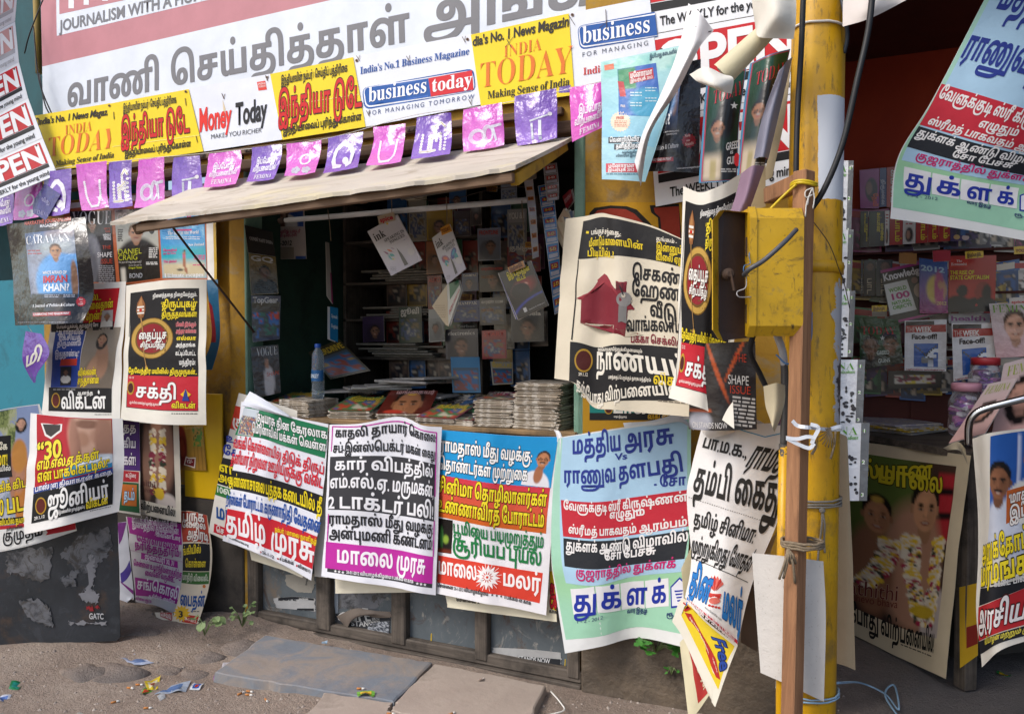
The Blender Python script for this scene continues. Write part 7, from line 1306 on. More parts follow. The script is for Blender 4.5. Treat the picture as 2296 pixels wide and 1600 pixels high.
s=Sheet('P',[[(650,440,.02),(770,392,.0),(870,405,.0),(985,415,.015)],[(690,490,.02),(745,450,-.01),(860,430,-.01),(985,452,.015)],[(715,530,.01),(722,500,.0),(800,440,.0),(900,450,.012)]],base='#6a6058',n=(18,10),crumple=.004,seed=331,freq=10);s.done('peeling_bill',M_matte,None,None,parent=K)
wallmark('P',[[(250,330),(380,318),(510,330)],[(270,390),(400,400),(512,412)]],lambda s:(s.R((280,322,505,342),'#222428',2),s.T('COPE',(280,342),(395,343),22,'#222428','B'),s.T('PANORAMA',(412,338),(470,338),11,'#c8c8c6','S'),s.R((400,392,505,408),'#222428',2)),'torn_bill',M_matte,y=.027,jag=.06,base='#a8a8a8',seed=8)
wallmark('P',[[(325,180),(505,175)],[(330,240),(508,240)],[(400,290),(490,295)]],lambda s:s.T('India',(452,245),(462,200),12,'#3c3c3c','S',tl=(462,245)),'torn_bill',M_matte,y=.027,jag=.06,base='#9c978c',seed=9)
wallmark('P',[[(1635,640),(1850,650),(2065,672)],[(1632,690),(1850,735),(2060,760)]],lambda s:(s.R([(1790,690),(2060,712),(2058,758),(1820,735)],'#26282c',2),s.T('STANDS NOW',(1795,715),(1995,738),26,'#c4c4c4','S')),'torn_bill',M_matte,y=.027,jag=.05,base='#a3a3a2',seed=10)
wallmark('P',[[(610,150),(660,170)],[(640,420),(655,430)]],lambda s:None,'torn_bill',M_matte,y=.027,jag=.05,base='#8c949c',seed=11);wallmark('P',[[(690,260),(985,290)],[(650,395),(900,400)]],lambda s:None,'torn_bill',M_torn,y=.0275,jag=.06,base='#7c7c7a',seed=12)
for q in((1243,550,1249,625),(2088,712,2093,765)):wallmark('P',[[(q[0],q[1]),(q[2],q[1])],[(q[0]-3,q[3]),(q[2]-3,q[3])]],lambda s:None,'paint_drip',M_matte,y=.0285,base='#c8a818',n=(1,4))
GRP_P='posters hanging between the opening and the pole'
s=Sheet('I',[[(122,306,-.30),(250,290,-.32),(345,272,-.32),(430,292,-.33),(640,345,-.33),(860,440,-.36)],[(98,620,-.31),(240,640,-.35),(345,650,-.34),(450,660,-.36),(640,690,-.34),(850,740,-.37)],[(80,900,-.33),(220,930,-.36),(335,950,-.35),(440,960,-.37),(620,990,-.36),(845,1040,-.38)],[(50,1288,-.35),(180,1322,-.37),(290,1462,-.35),(420,1480,-.37),(600,1500,-.37),(900,1525,-.39)]],base='#d9cfb9',n=(26,34),crumple=.0028,seed=400,folds=(('u',.62,.007),('v',.42,.005)))
DK='#201f20'
s.R([(232,322),(860,445),(850,608),(200,556)],DK,1);s.R([(252,384),(268,385),(266,400),(250,399)],'#e0c426',3);s.T('பங்குச் சந்தை:',(280,408),(468,420),26,'#e6dfd0');s.T('மீண்டும் காளையின்',(268,482),(602,500),38,'#e0c426');s.T('பிடியில்..?',(258,540),(428,550),38,'#e0c426');s.T('தங்கம் -',(682,442),(810,462),22,'#d8d0c0');s.T('இன்னும்',(682,505),(845,525),42,'#e0c426');s.T('விலை ஏறுமா',(680,562),(900,592),38,'#e0c426')
s.R([(200,560),(206,560),(166,1055),(158,1050)],DK,2)
s.poly([(192,798),(366,645),(382,655),(440,745),(438,692),(500,696),(500,800),(548,862),(520,868),(505,868),(488,1032),(215,948),(220,805)],'#7c2430',2);s.poly([(192,798),(366,645),(382,655),(545,868),(505,862),(370,700),(225,806)],'#8c2c36',3);s.poly([(440,700),(480,705),(480,760),(440,745)],'#5a1822',3);s.poly([(215,930),(488,985),(488,1032),(215,948)],'#6e2a2a',3)
s.disc((484,805),44,44,'#8c8a88',4);s.disc((480,782),12,12,'#cfc6b4',5);s.poly([(452,840),(500,845),(496,950),(468,938),(448,945)],'#7c7a78',4);s.line((460,722),(480,780),7,'#2a2a2c',6)
s.poly([(215,950),(488,1034),(600,1020),(420,960)],'#c0b5a0',1.6)
for t,y,x in(('செகண்ட்',690,530),('ஹேண்ட்',792,528),('வீடு',912,640),('வாங்கலாமா',1010,495)):s.T(t,(x,y-8),({'வீடு':812,'வாங்கலாமா':1090,'செகண்ட்':900}.get(t,905),y+34),76,'#1a191a')
s.T('பக்கா செக்லிஸ்ட்',(522,1068),(900,1100),44,'#7c2430');s.R([(152,1062),(850,1105),(840,1428),(140,1328)],DK,1)
s.T('ஒவ்வொரு ஞாயிற்றுக்கிழமையும்',(322,1118),(595,1132),18,'#e6dfd0');s.T('நாணயம்',(312,1228),(960,1296),112,'#e8e2d4',big=True);s.T('பணத்தைப் பெருக்கும் தாரக மந்திரம்',(390,1290),(650,1308),18,'#e6dfd0');s.T('விகடன்',(662,1322),(930,1352),58,'#e0c426');s.T('தற்போது விற்பனையில்',(188,1342),(850,1388),50,'#e6dfd0');s.T('29.1.12',(202,1270),(258,1274),18,'#e6dfd0','S');s.disc((234,1178),56,72,'#a8842c',3);s.disc((234,1178),46,60,'#4a1814',4);s.greek(690,1420,900,1,10,8,'#7a7264',5,sl=.1)
s.done('newspaper_poster',M_paper,'torn beige poster showing a wooden red house with keys, beside the opening','poster',GRP_P)
def X2(p):return tuple(vw('I',p))
fr=[[(848,108,-.72),(960,145,-.78),(1080,100,-.78),(1205,25,-.72)],[(832,450,-.74),(940,470,-.79),(1060,470,-.79),(1190,450,-.74)],[(820,800,-.76),(930,830,-.8),(1040,850,-.79),(1170,870,-.76)],[(805,1180,-.78),(920,1200,-.8),(1030,1230,-.78),(1150,1290,-.78)],[(757,1408,-.8),(890,1450,-.82),(1020,1500,-.80),(1160,1598,-.82)]]
festival([[(*X2(p[:2]),p[2]+.27)for p in r]for r in fr],'cream poster with a temple spear on black, squeezed behind the open meter box door',401,'X',GRP_P)
s=Sheet('C',[[(1168,546,-.16),(1500,480,-.18),(1880,398,-.17)],[(1178,1050,-.17),(1420,1010,-.2),(1760,960,-.19)],[(1180,1578,-.2),(1360,1585,-.22),(1560,1600,-.2)]],base='#9ecbd8',n=(18,24),crumple=.0016,seed=402)
s.pic([(1170,548),(1878,402),(1640,1300),(1180,1200)],20,24,Pic('#a9d8d4','#8cc4dc').sp(0,0,1,.25,['#a8dcd0','#8ccac4','#b8e0d8'],6),1);s.pic([(1315,612),(1655,555),(1690,1030),(1328,1010)],26,30,Pic('#2a5cae').b(0,.0,.5,.45,'#2c8a5c',.02).b(.5,.0,1,.5,'#2a62b4',.02).b(.0,.5,1,1,'#2e6cb8',.04).e(.7,.75,.4,.3,'#3a9cc0',.3),2)
s.R([(1415,638),(1628,596),(1638,692),(1425,738)],'#b82834',3);s.T('மனோரமா',(1428,692),(1620,655),42,'#ece6e2');s.T('இயர்புக் 2012',(1430,728),(1625,690),24,'#ece6e2');s.R([(1318,715),(1370,720),(1392,850),(1338,850)],'#b82834',3);s.T('FREE',(1345,942),(1386,946),20,'#e8e0e0','S');s.R([(1200,575),(1283,560),(1287,608),(1203,622)],'#d86a44',2);s.T('இப்போது கடைகளில்',(1600,520),(1838,468),30,'#234860')
for y in(810,835,900,925):s.greek(1428,y,1530,1,10,10,'#c8dce0',y);s.greek(1560,y-40,1660,1,10,8,'#c8dce0',y+1)
s.star((1342,1070),92,'#e6d4bc',22,.86,2);s.T('FREE',(1306,1052),(1374,1046),24,'#c25a44','S');s.greek(1290,1062,1400,4,15,8,'#c88a70',4)
s.R([(1238,1208),(1520,1202),(1520,1255),(1238,1262)],'#1c2630',2);s.R([(1288,1268),(1520,1262),(1520,1312),(1288,1318)],'#1c2630',2);s.T('வென்றிடுவீர்',(1250,1252),(1506,1245),34,'#e8ecec');s.T('தனித்திறன்',(1305,1308),(1520,1302),34,'#e8ecec');s.T('வழங்குகிறது',(1358,1352),(1520,1348),18,'#2a4c60');s.T('மனோரமா இயர்',(1305,1382),(1490,1378),18,'#2a4c60');s.R([(1218,1440),(1500,1440),(1500,1518),(1218,1518)],'#c8404e',2);s.T('மனோரமா',(1240,1478),(1462,1476),26,'#ece6e6');s.T('இயர்புக் 2012',(1236,1510),(1462,1508),22,'#ece6e6');s.greek(1220,1528,1500,1,10,8,'#46788c',5)
s.done('yearbook_poster',M_gloss,'pale blue yearbook poster under the last white board, half covered by a white curl','poster',GRP_P)
s=Sheet('C',[[(1940,30,-.22),(2050,120,-.25),(2160,272,-.22)],[(1850,420,-.26),(1950,430,-.33),(2035,425,-.3)],[(1700,820,-.27),(1780,800,-.34),(1850,790,-.3)],[(1545,1150,-.26),(1580,1160,-.33),(1612,1165,-.28)],[(1470,1420,-.25),(1490,1500,-.28),(1520,1640,-.24)]],base='#eceae8',n=(12,36),crumple=.001,seed=403,back='#2a2628');s.line((1965,95),(1950,132),9,'#2a2426');s.line((2110,285),(2140,278),9,'#2a2426');s.disc((2005,235),4,4,'#3a3436');s.done('peeling_poster',M_gloss,'sunlit white back of a poster peeling in a long curl over the pale blue poster','poster',GRP_P)
s=Sheet('C',[[(1640,620,-.14),(1850,560,-.16),(2050,520,-.14)],[(1530,1050,-.15),(1790,1000,-.18),(2045,980,-.15)],[(1500,1510,-.16),(1760,1508,-.19),(2030,1522,-.16)]],base='#17161a',n=(18,22),crumple=.002,seed=404);s.pic([(1560,700),(1880,640),(1840,1140),(1560,1180)],24,34,Pic('#4a6ea8','#2a2c38').e(.8,.35,.14,.4,'#8a6c58',.3,tilt=-.2).e(.5,.5,.4,.3,'#4a8cc8',.4).e(.3,.85,.3,.25,'#7c8084',.4),1)
s.T('IMRAN',(1500,1005),(1765,960),80,'#b82432','B',layer=4);s.T('KHAN?',(1520,1135),(1785,1090),84,'#d8dce2','B',layer=4);s.T('A SKIN-BLEACHING',(1720,1172),(1858,1158),14,'#a8a8ac','S');s.T('SHOWDOWN',(1748,1192),(1840,1184),14,'#a8a8ac','S');s.star((1945,1238),68,'#7c1420',13,.8,2);s.T('Now',(1905,1212),(1958,1202),28,'#c8a8a4','R');s.T('on',(1922,1248),(1954,1242),22,'#c8a8a4','R');s.T('Stands',(1908,1285),(1986,1270),28,'#c8a8a4','R');s.T('A Journal of Politics & Culture',(1400,1362),(1852,1298),36,'#c8c8ca','R');s.R([(1500,1408),(1808,1380),(1808,1418),(1500,1446)],'#a02430',2);s.T('CELEBRATING TWO YEARS IN PRINT',(1502,1436),(1790,1408),22,'#dcd4d4','S');s.T('www.caravanmagazine.in',(1838,1490),(2030,1475),16,'#b0b0b4','S')
s.done('film_poster',M_film,'dark glossy magazine poster partly behind the long white curl, right of the opening','poster',GRP_P)
def news(rows,lab,seed,off):
 s=Sheet('D',rows,base='#3c7a9c',n=(14,26),crumple=.002,seed=seed);q=rows;L=lambda r,k,t:(r[0][0]*(1-k)+r[-1][0]*k,r[0][1]*(1-k)+r[-1][1]*k)
 def P(u,v):return tuple(px(s.base_pt(np.array([[u,v]])))[0])
 s.view='X';s.R([P(.06,.01),P(.98,.01),P(.98,.99),P(.06,.99)],'#9c2c44',1);s.pic([P(.1,.02),P(.97,.02),P(.97,.985),P(.1,.985)],30,60,Pic('#16442c','#1a1a1c').e(.6,.42,.3,.2,'#17191a',.3).face(.36,.5,.2,'#8c6248',hair='#1a1614',mous='#8c8680',glasses=True,smile=False).b(0,.76,.55,1,'#b8a890',.1).b(.2,.8,.38,1,'#9a8c5c',.05).b(.55,.7,1,1,'#1c2024',.1),2)
 s.T('TODAY',P(.25,.27),P(.98,.24),1,'#a8202c','I',tl=P(.25,.14),layer=5);s.star(P(.8,.33),9,'#d8d8d4',5,.42,5);s.T('GREED',P(.66,.72),P(1.02,.72),1,'#d8d8d6','S',tl=P(.66,.655),layer=5);s.T('IS',P(.78,.76),P(.86,.76),1,'#d8d8d6','S',tl=P(.78,.735),layer=5);s.T('GUNS',P(.7,.85),P(1.02,.85),1,'#d8d8d6','S',tl=P(.7,.785),layer=5);s.greek(*P(.56,.88),P(.96,.9)[0],2,5,3,'#b0b0ae',5)
 s.disc(P(off,.82),7,15,'#c82c34',6);s.done('magazine_poster',M_gloss,lab,'poster',GRP_P)
news([[(270,720,-.3),(440,640,-.34),(620,600,-.32)],[(235,1150,-.32),(400,1120,-.37),(560,1080,-.33)],[(200,1610,-.34),(370,1600,-.38),(540,1590,-.35)]],'green magazine poster of a moustached man, nearer the white curl',405,.97)
news([[(650,560,-.34),(820,480,-.40),(1010,430,-.36)],[(590,1000,-.36),(760,960,-.42),(900,930,-.38)],[(540,1590,-.38),(660,1580,-.42),(760,1575,-.4)]],'green magazine poster with the moustached man, nearer the yellow pole',406,.95)
for k,(v,rows,c,b,lab)in enumerate((('D',[[(900,620,-.5),(960,560,-.55),(1030,500,-.5)],[(760,1050,-.52),(830,1000,-.58),(900,1020,-.53)],[(690,1400,-.54),(760,1380,-.6),(810,1400,-.55)]],'#8c8c9c','#8c8498','grey violet back of a curled poster left of the pole'),
('D',[[(930,640,-.45),(1020,540,-.45)],[(850,1200,-.46),(960,1000,-.47)],[(760,1600,-.46),(850,1560,-.47)]],'#a89674','#a08c68','long brown poster edge left of the pole'),
('J',[[(575,40,-.6),(680,-30,-.65),(780,-20,-.6)],[(530,220,-.62),(620,230,-.67),(690,240,-.62)],[(480,365,-.64),(560,370,-.68),(640,380,-.64)]],'#8c7284','#7c6878','mauve folded paper hanging above the open meter box door'),
('J',[[(690,60,-.5),(790,-40,-.5)],[(640,380,-.5),(790,330,-.5)]],'#a08c68','#988460','tan card hanging behind the mauve folded paper'))):
 Sheet(v,rows,base=c,n=(10,18),crumple=.003,seed=410+k,back=b).done('paper_sheet',M_paper,lab,'paper sheet')
s=Sheet('D',[[(660,-120,-.62),(850,-120,-.7),(1060,-120,-.66)],[(675,110,-.63),(860,120,-.73),(1060,160,-.68)],[(690,250,-.62),(740,330,-.70),(1040,345,-.67)]],base='#e2ddd0',n=(16,16),crumple=.004,seed=420);s.done('paper_sheet',M_paper,'creased white sheet bulging left of the top of the pole','paper sheet')
s=Sheet('E',[[(240,-140,-.5),(560,-160,-.5),(820,-160,-.45)],[(235,60,-.52),(500,40,-.55),(800,-30,-.47)],[(235,238,-.54),(460,170,-.55),(792,5,-.48)]],base='#d8cfc8',n=(16,12),crumple=.004,seed=421);s.done('paper_sheet',M_paper,'white sheet bulging right of the top of the pole','paper sheet')
def roll(a,b,r,turns,lab,seed,col,wd):
 a,b=np.array(a),np.array(b);ax=(b-a)/np.linalg.norm(b-a);n1=np.cross(ax,FW);n1/=np.linalg.norm(n1);n2=np.cross(ax,n1);rows=[]
 for t in np.linspace(0,1,5):
  rows.append([tuple(a+(b-a)*t+(n1*math.cos(p)+n2*math.sin(p))*(r*(1-.35*t)*(1-.05*p)))for p in np.linspace(0,turns,14)])
 s=Sheet('X',rows,'w',base=col,n=(40,14),crumple=.0006,seed=seed,back=wd);return s.done('rolled_poster',M_paper,lab,'poster')
roll(W(1622,168,-.62),W(1745,48,-.62),.043,9.5,'white poster rolled into a loose tube, pointing down left of the pole',422,'#efebe0','#d8cfae')
s=Sheet('D',[[(120,655,-.66),(260,590,-.70),(420,660,-.66)],[(190,720,-.68),(330,740,-.73),(505,690,-.68)],[(300,765,-.67),(400,805,-.7),(490,825,-.66)]],base='#efebe0',n=(12,8),crumple=.001,seed=423,back='#b89c70');s.done('paper_scrap',M_paper,'sunlit white flap sticking out of the rolled poster','paper scrap')
s=Sheet('I',[[(890,1080,-.5),(1040,1070,-.53),(1290,1060,-.5)],[(880,1600,-.5),(1060,1610,-.54),(1300,1600,-.5)]],base='#2a2322',n=(14,18),crumple=.002,seed=424)
s.pic([(890,1080),(1290,1062),(1298,1600),(882,1600)],40,50,Pic('#241f1f').e(.2,.9,.2,.12,'#9c9ca4',.4).e(.5,.3,.03,.4,'#a8481c',.4,tilt=-.4).e(.75,.2,.02,.3,'#a8481c',.4,tilt=.5).b(0,.76,.4,.79,'#b8501c',.02),1);s.T('THE',(1160,1185),(1235,1190),50,'#a8341c','L');s.T('SHAPE',(1120,1320),(1250,1332),56,'#c8c4c0','L');s.T('ISSUE',(1130,1378),(1262,1388),48,'#a8341c','L');s.T('ON STANDS NOW',(905,1588),(1120,1596),34,'#d0ccc8','L');s.greek(1150,1395,1290,8,24,13,'#a8a4a0',6,sl=.12)
s.done('magazine_poster',M_gloss,'dark fashion poster with orange strokes hanging below the meter box','poster',GRP_P)
s=Sheet('R',[[(880,-30,-.62),(1000,-60,-.65),(1085,-40,-.6)],[(900,140,-.6),(990,150,-.63),(1080,140,-.6)],[(945,260,-.6),(965,330,-.62),(985,370,-.6)]],base='#cfc3a4',n=(10,12),crumple=.003,seed=425,back='#b8a888');s.done('paper_sheet',M_paper,'pointed beige paper dangling left of the yellow pipe below the meter box','paper sheet')
s=Sheet('R',[[(1000,60,-.45),(1090,55,-.45)],[(1000,310,-.45),(1090,310,-.45)]],base='#34304a',n=(6,8),crumple=.001,seed=426);s.T('RES',(1022,55),(1085,55),24,'#a8a4b0','L');s.T('ne',(1010,288),(1085,288),70,'#a82040','B');s.done('magazine_poster',M_gloss,'strip of a violet magazine poster beside the yellow pipe','poster',GRP_P)
FH=np.array([FW[0],FW[1],0]);FH/=np.linalg.norm(FH);UZ=np.array([0,0,1.0])
p0,p1=Dp(1838,-120,2.52),Dp(1809,1600,2.47);foot=p1+(p1-p0)*((-.02-p1[2])/(p1[2]-p0[2]))
def pole_paint():
 m,n,p=nodemat('peeling_yellow_pole_paint');v=coords(n,1)
 c=ramp(n,noise(n,v,5,6,.65),[(.3,'#b98600'),(.7,'#d6a404')]);c=mix(n,ramp(n,noise(n,coords(n,(60,60,14)),1,6,.7),[(.55,0.0),(.7,.85)]),c,'#4a3c26');c=mix(n,ramp(n,noise(n,v,7,8,.7),[(.54,0.0),(.66,.6)]),c,'#75623a')
 sx=N(n,'ShaderNodeSeparateXYZ');n.links.new(v,sx.inputs[0]);nz=noise(n,v,16,8,.7);dt=N(n,'ShaderNodeVectorMath',operation='DOT_PRODUCT');dt.inputs[1].default_value=tuple(RT);n.links.new(v,dt.inputs[0])
 def band(z0,z1,sd,jag):
  def ml(a,b,op='MULTIPLY'):
   q=N(n,'ShaderNodeMath',operation=op)
   for i,x in enumerate((a,b)):
    if hasattr(x,'links'):n.links.new(x,q.inputs[i])
    else:q.inputs[i].default_value=x
   return q.outputs[0]
  zz=ml(sx.outputs[2],ml(ml(nz,.5,'SUBTRACT'),jag),'ADD');ss=ml(dt.outputs['Value'],ml(ml(nz,.5,'SUBTRACT'),jag*.6),'ADD')
  return ml(ml(ml(zz,z0,'GREATER_THAN'),ml(zz,z1,'LESS_THAN')),ml(ss,sd,'GREATER_THAN'))
 z=lambda vv:float(Dp(1838,vv,2.5)[2])
 rt0=float(Dp(1832,400,2.5)@RT)
 c=mix(n,band(z(455),z(228),rt0-.025,.02),c,'#c8ccd2');c=mix(n,band(z(955),z(640),rt0+.025,.22),c,'#a9a9ac');c=mix(n,band(z(985),z(800),rt0+.045,.2),c,'#3c3a38')
 n.links.new(c,p.inputs['Base Color']);p.inputs['Roughness'].default_value=.42;bump(n,p,noise(n,v,22,6,.7),.25,.004);return m
M_pole=pole_paint();M_box=surf('yellow_box_enamel','#b58d12','#cfa41a',5,stain=['#54482c','#8c7a48','#4a3a24'],stain_at=(.56,.7),stain_scale=6,rough=.45,bumps=.2);M_brn=surf('brown_box_lining','#2a1a16','#38241e',8,bumps=.3,rough=.6)
PO=empty('utility_pole',foot,'thick round pole painted yellow with a white band and peeling patches, right of centre','pole')
ax=(p0-foot)/np.linalg.norm(p0-foot);at=lambda vv:p1+(p0-p1)*((Dp(1820,vv,2.49)[2]-p1[2])/(p0[2]-p1[2]))
MB().tube([foot+ax*t for t in np.linspace(0,np.linalg.norm(p0-foot),14)],list(np.linspace(.086,.081,14)),28).build('shaft',M_pole,PO)
MB().tube([at(616),at(591)],[.088,.088],28).build('strap',M_pole,PO)
def wrap_cord(name,c,r,rad,turns,lab,mat,tilt=.0,pitch=.012,tail=None,cat='cord',seed=0):
 rs=random.Random(seed);pts=[c+(RT*math.cos(a)+FH*math.sin(a))*(r+.003)+UZ*(pitch*a/(2*math.pi)+tilt*math.cos(a)+rs.uniform(-.002,.002))for a in np.linspace(-.4,turns*2*math.pi,int(turns*22))]
 mb=MB().tube(pts,rad,6);f=c-FH*(r+.006)
 if tail:
  for k,(dx,dz)in enumerate(tail):mb.tube(spline([f,f+RT*dx*.4-UZ*dz*.3-FH*.01,f+RT*dx*.7-UZ*dz*.7,f+RT*dx-UZ*dz],4),rad*.9,6)
  mb.lathe([(.001,-.009),(rad*2.6,-.004),(rad*2.6,.004),(.001,.009)],f,8)
 return tag(mb.build(name,mat),lab,cat)
MW=MATS['white_twine'];M_rib=plain('white_plastic_ribbon','#dfe2e6',.35);M_jute=plain('grey_twine','#8c8478',.9)
wrap_cord('cord',at(72),.083,.004,1,'thin white cord around the pole just under the top of the picture',MW,tilt=-.012)
wrap_cord('twine',at(1128),.088,.0035,3,'grey twine wound round the pole with two long hanging ends',M_jute,pitch=.009,tail=[(-.012,.16),(.01,.13)])
wrap_cord('twine',at(1545),.09,.003,2,'bluish twine wound round the pole near the ground',plain('blue_twine','#8fb0c8',.6),pitch=.01)
q0,q1=Dp(1803,384,2.32),Dp(1775,1610,2.30);q2=q1+(q1-q0)*((-.02-q1[2])/(q1[2]-q0[2]));upv=(RT*.55-FH*.83)
M_post=wood('sawn_post_wood','#6e4a30','#a97b56',axis=2,grain=26,b=.5)
po=MB().bar(q2,q0,.046,.046,up=tuple(upv),bev=.003).build('timber_post',M_post);tag(po,'square sawn timber post standing before the yellow pole','post')
br=MB().bar(Dp(1722,440,2.5),Dp(1800,405,2.33),.035,.05,bev=.003).build('timber_bracket',M_post);tag(br,'short timber bracket nailed behind the top of the square post','bracket')
qa=lambda vv:q1+(q0-q1)*((Dp(1790,vv,2.31)[2]-q1[2])/(q0[2]-q1[2]))
M_yrib=plain('yellow_plastic_ribbon','#d2b414',.4)
mb=MB();c=qa(415)
for k in range(2):mb.tube([c+(RT*math.cos(a)+FH*math.sin(a))*.036+UZ*(.006*k+.004*math.sin(2*a))for a in np.linspace(0,6.28,20)],.0045,6)
mb.tube(spline([c-RT*.03-FH*.02,c-RT*.06-UZ*.03,c-RT*.10-UZ*.07],5),.004,6);tag(mb.build('ribbon',M_yrib),'yellow plastic ribbon tied round the top of the timber post','ribbon')
mb=MB();c=qa(425)-FH*.036+RT*.012
for e in((-.01,-.05),(.006,-.06),(-.016,-.085)):mb.tube(spline([c,c+RT*e[0]+UZ*e[1]*.5,c+RT*(e[0]-.004)+UZ*e[1]],4),.002,5)
mb.tube(spline([c,c-RT*.02-UZ*.01,c-RT*.018-UZ*.028,c-UZ*.02],4),.002,5);tag(mb.build('string',MW),'knotted white string dangling from the top of the timber post','string')
def tie(vv,mat,lab,rad,n,seed,w_=.06,ends=3,cat='cord',nm='cord'):
 rs=random.Random(seed);c=qa(vv);mb=MB()
 for k in range(n):mb.tube([c+RT*.02+(RT*math.cos(a)*w_+FH*math.sin(a)*.045)+UZ*(.007*k+rs.uniform(-.003,.003))for a in np.linspace(0,6.28,22)],rad,6)
 f=c-RT*.035-FH*.035
 for k in range(ends):dx,dz=rs.uniform(-.03,.03),rs.uniform(.04,.1);mb.tube(spline([f,f+RT*dx*.5-UZ*dz*.4-FH*.012,f+RT*dx-UZ*dz],4),rad*.9,6)
 return tag(mb.build(nm,mat),lab,cat)
tie(1222,M_rope,'frayed jute rope knotted round the timber post and the thin yellow pipe',.0045,3,3,ends=6,cat='rope',nm='rope')
def ribbon(paths,mat,lab,wd=.011):
 mb=MB()
 for P_ in paths:
  P_=[Vector(p)for p in spline(P_,5)]
  for a,b in zip(P_,P_[1:]):mb.bar(a,b+(b-a)*.15,wd,.0012,up=tuple(-FH+UZ*.3))
 return tag(mb.build('ribbon',mat),lab,'ribbon')
d_=2.26;RP=lambda x,y,d=d_:Dp(*vw('R',(x,y)),d)
ribbon([[RP(1085,420),RP(1180,430),RP(1270,410),RP(1340,420)],[RP(1090,425),RP(1200,480),RP(1290,510),RP(1330,470)],[RP(1140,270),RP(1190,315),RP(1300,330),RP(1440,345,2.37),RP(1570,345,2.4)],[RP(1300,300),RP(1370,330),RP(1330,420),RP(1310,470)],[RP(1480,340,2.38),RP(1560,320,2.39),RP(1590,345,2.4)]],M_rib,'white plastic ribbon lashing the timber post to the yellow pole')
mb=MB()
for k in range(9):a=1.2+k*.24;mb.tube(spline([RP(1475,330,2.37),RP(1475+60*math.cos(a),340+90*math.sin(a),2.36),RP(1470+120*math.cos(a),330+175*math.sin(a),2.37)],4),.0016,5)
mb.tube(spline([RP(1330,440,2.27),RP(1345,500,2.27),RP(1310,565,2.27)],4),.004,6);mb.tube(spline([RP(1520,360,2.37),RP(1510,480,2.37),RP(1475,605,2.37)],4),.0035,6);tag(mb.build('straw_twine',M_rope),'frayed straw coloured twine ends under the white ribbon on the pole','twine')
tp=MB().tube(spline([Dp(1738,740,2.42),Dp(1757,800,2.42),Dp(1759,900,2.42),Dp(1757,1010,2.42)],5),.0115,12).tube([Dp(1759,995,2.42),Dp(1753,1300,2.42),Dp(1752,1600,2.42),G(1752,1775,-.01)],.017,14).build('conduit_pipe',M_pole);tag(tp,'thin yellow conduit pipe running to the ground left of the timber post','pipe')
bx=empty('meter_box',Dp(1742,609,2.3),'yellow steel meter box on the pole with a brown lined door swung open','meter box')
c=Dp(1742,609,2.28);hw,hh=.078,.188
pf=lambda d,z:c+FH*d+UZ*z
mb=MB();prof=[pf(.02,hh),pf(.0,hh-.032),pf(0,-hh+.03),pf(.022,-hh),pf(.12,-hh),pf(.12,hh)];mb.prism([p-RT*hw for p in prof],(0,0,0),RT*2*hw);mb.build('case',M_box,bx)
mb=MB();prof=[pf(.016,hh+.003),pf(-.004,hh-.032),pf(-.004,-hh+.03),pf(.018,-hh-.003),pf(.02,-hh-.003),pf(.02,hh+.003)];mb.prism([p-RT*(hw+.003)for p in prof],(0,0,0),RT*.021);mb.build('rim',M_box,bx)
DP_=lambda x,y,d:Dp(*vw('J',(x,y)),d)
mb=MB();mb.prism([DP_(372,440,2.30),DP_(428,366,2.30),DP_(666,392,2.34),DP_(668,1480,2.34),DP_(415,1508,2.30),DP_(372,1420,2.30)],(0,0,0),FH*.004);dr=mb.build('door',M_brn,bx)
mb=MB();mb.prism([DP_(326,448,2.25),DP_(376,446,2.30),DP_(376,1418,2.30),DP_(328,1416,2.25)],(0,0,0),RT*-.002+FH*.003);mb.prism([DP_(326,448,2.25),DP_(388,366,2.25),DP_(434,360,2.30),DP_(376,446,2.30)],(0,0,0),FH*.003);mb.prism([DP_(328,1416,2.25),DP_(376,1418,2.30),DP_(418,1512,2.30),DP_(372,1490,2.26)],(0,0,0),FH*.003);mb.prism([DP_(428,360,2.27),DP_(666,386,2.31),DP_(666,396,2.34),DP_(430,372,2.30)],(0,0,0),FH*.003);mb.build('door_rim',M_box,dr)
k=DP_(450,930,2.285);mb=MB().lathe([(.018,0),(.018,.02),(.009,.024),(.009,.04)],(0,0,0),14,Matrix.Translation(k)@Matrix.Rotation(R(90),4,'X')@Matrix.Rotation(YAW,4,'Y'));mb.bar(k-FH*.035+UZ*.01,k-FH*.035-UZ*.05+RT*.012,.014,.006,bev=.002);mb.build('door_lock',M_rust,dr)
for y in(600,1190):MB().bar(DP_(640,y,2.31),DP_(640,y+165,2.31),.016,.012,up=tuple(FH),bev=.001).build('hinge',M_rust,bx)
JP=lambda x,y,d:DP_(x,y,d)
cord('power_cable',[JP(1060,535,2.25),JP(960,640,2.20),JP(780,800,2.20),JP(650,880,2.21),JP(600,935,2.25)],.0075,plain('grey_cable','#4c4d52',.45),'thick grey cable bent across the yellow meter box','cable')
cord('wire',[JP(620,930,2.25),JP(615,1040,2.25),JP(540,1080,2.25),JP(560,1125,2.25),JP(665,1125,2.28)],.0017,plain('pale_wire','#b8b4b4',.5),'thin pale wire looping before the open door of the meter box','wire',6,5)
cord('wire',[JP(660,700,2.29),JP(645,760,2.27),JP(655,830,2.27),JP(605,850,2.25),JP(598,900,2.25),JP(640,940,2.26)],.0014,plain('blue_wire','#4a78a8',.5),'thin blue wire curling out of the meter box beside the door','wire',6,5)
cord('wire',[Dp(1822,495,2.41),Dp(1858,545,2.39),Dp(1880,600,2.4),Dp(1894,640,2.43),Dp(1905,690,2.5)],.0015,M_rust,'thin brown wire drooping across the pole right of the timber post','wire')
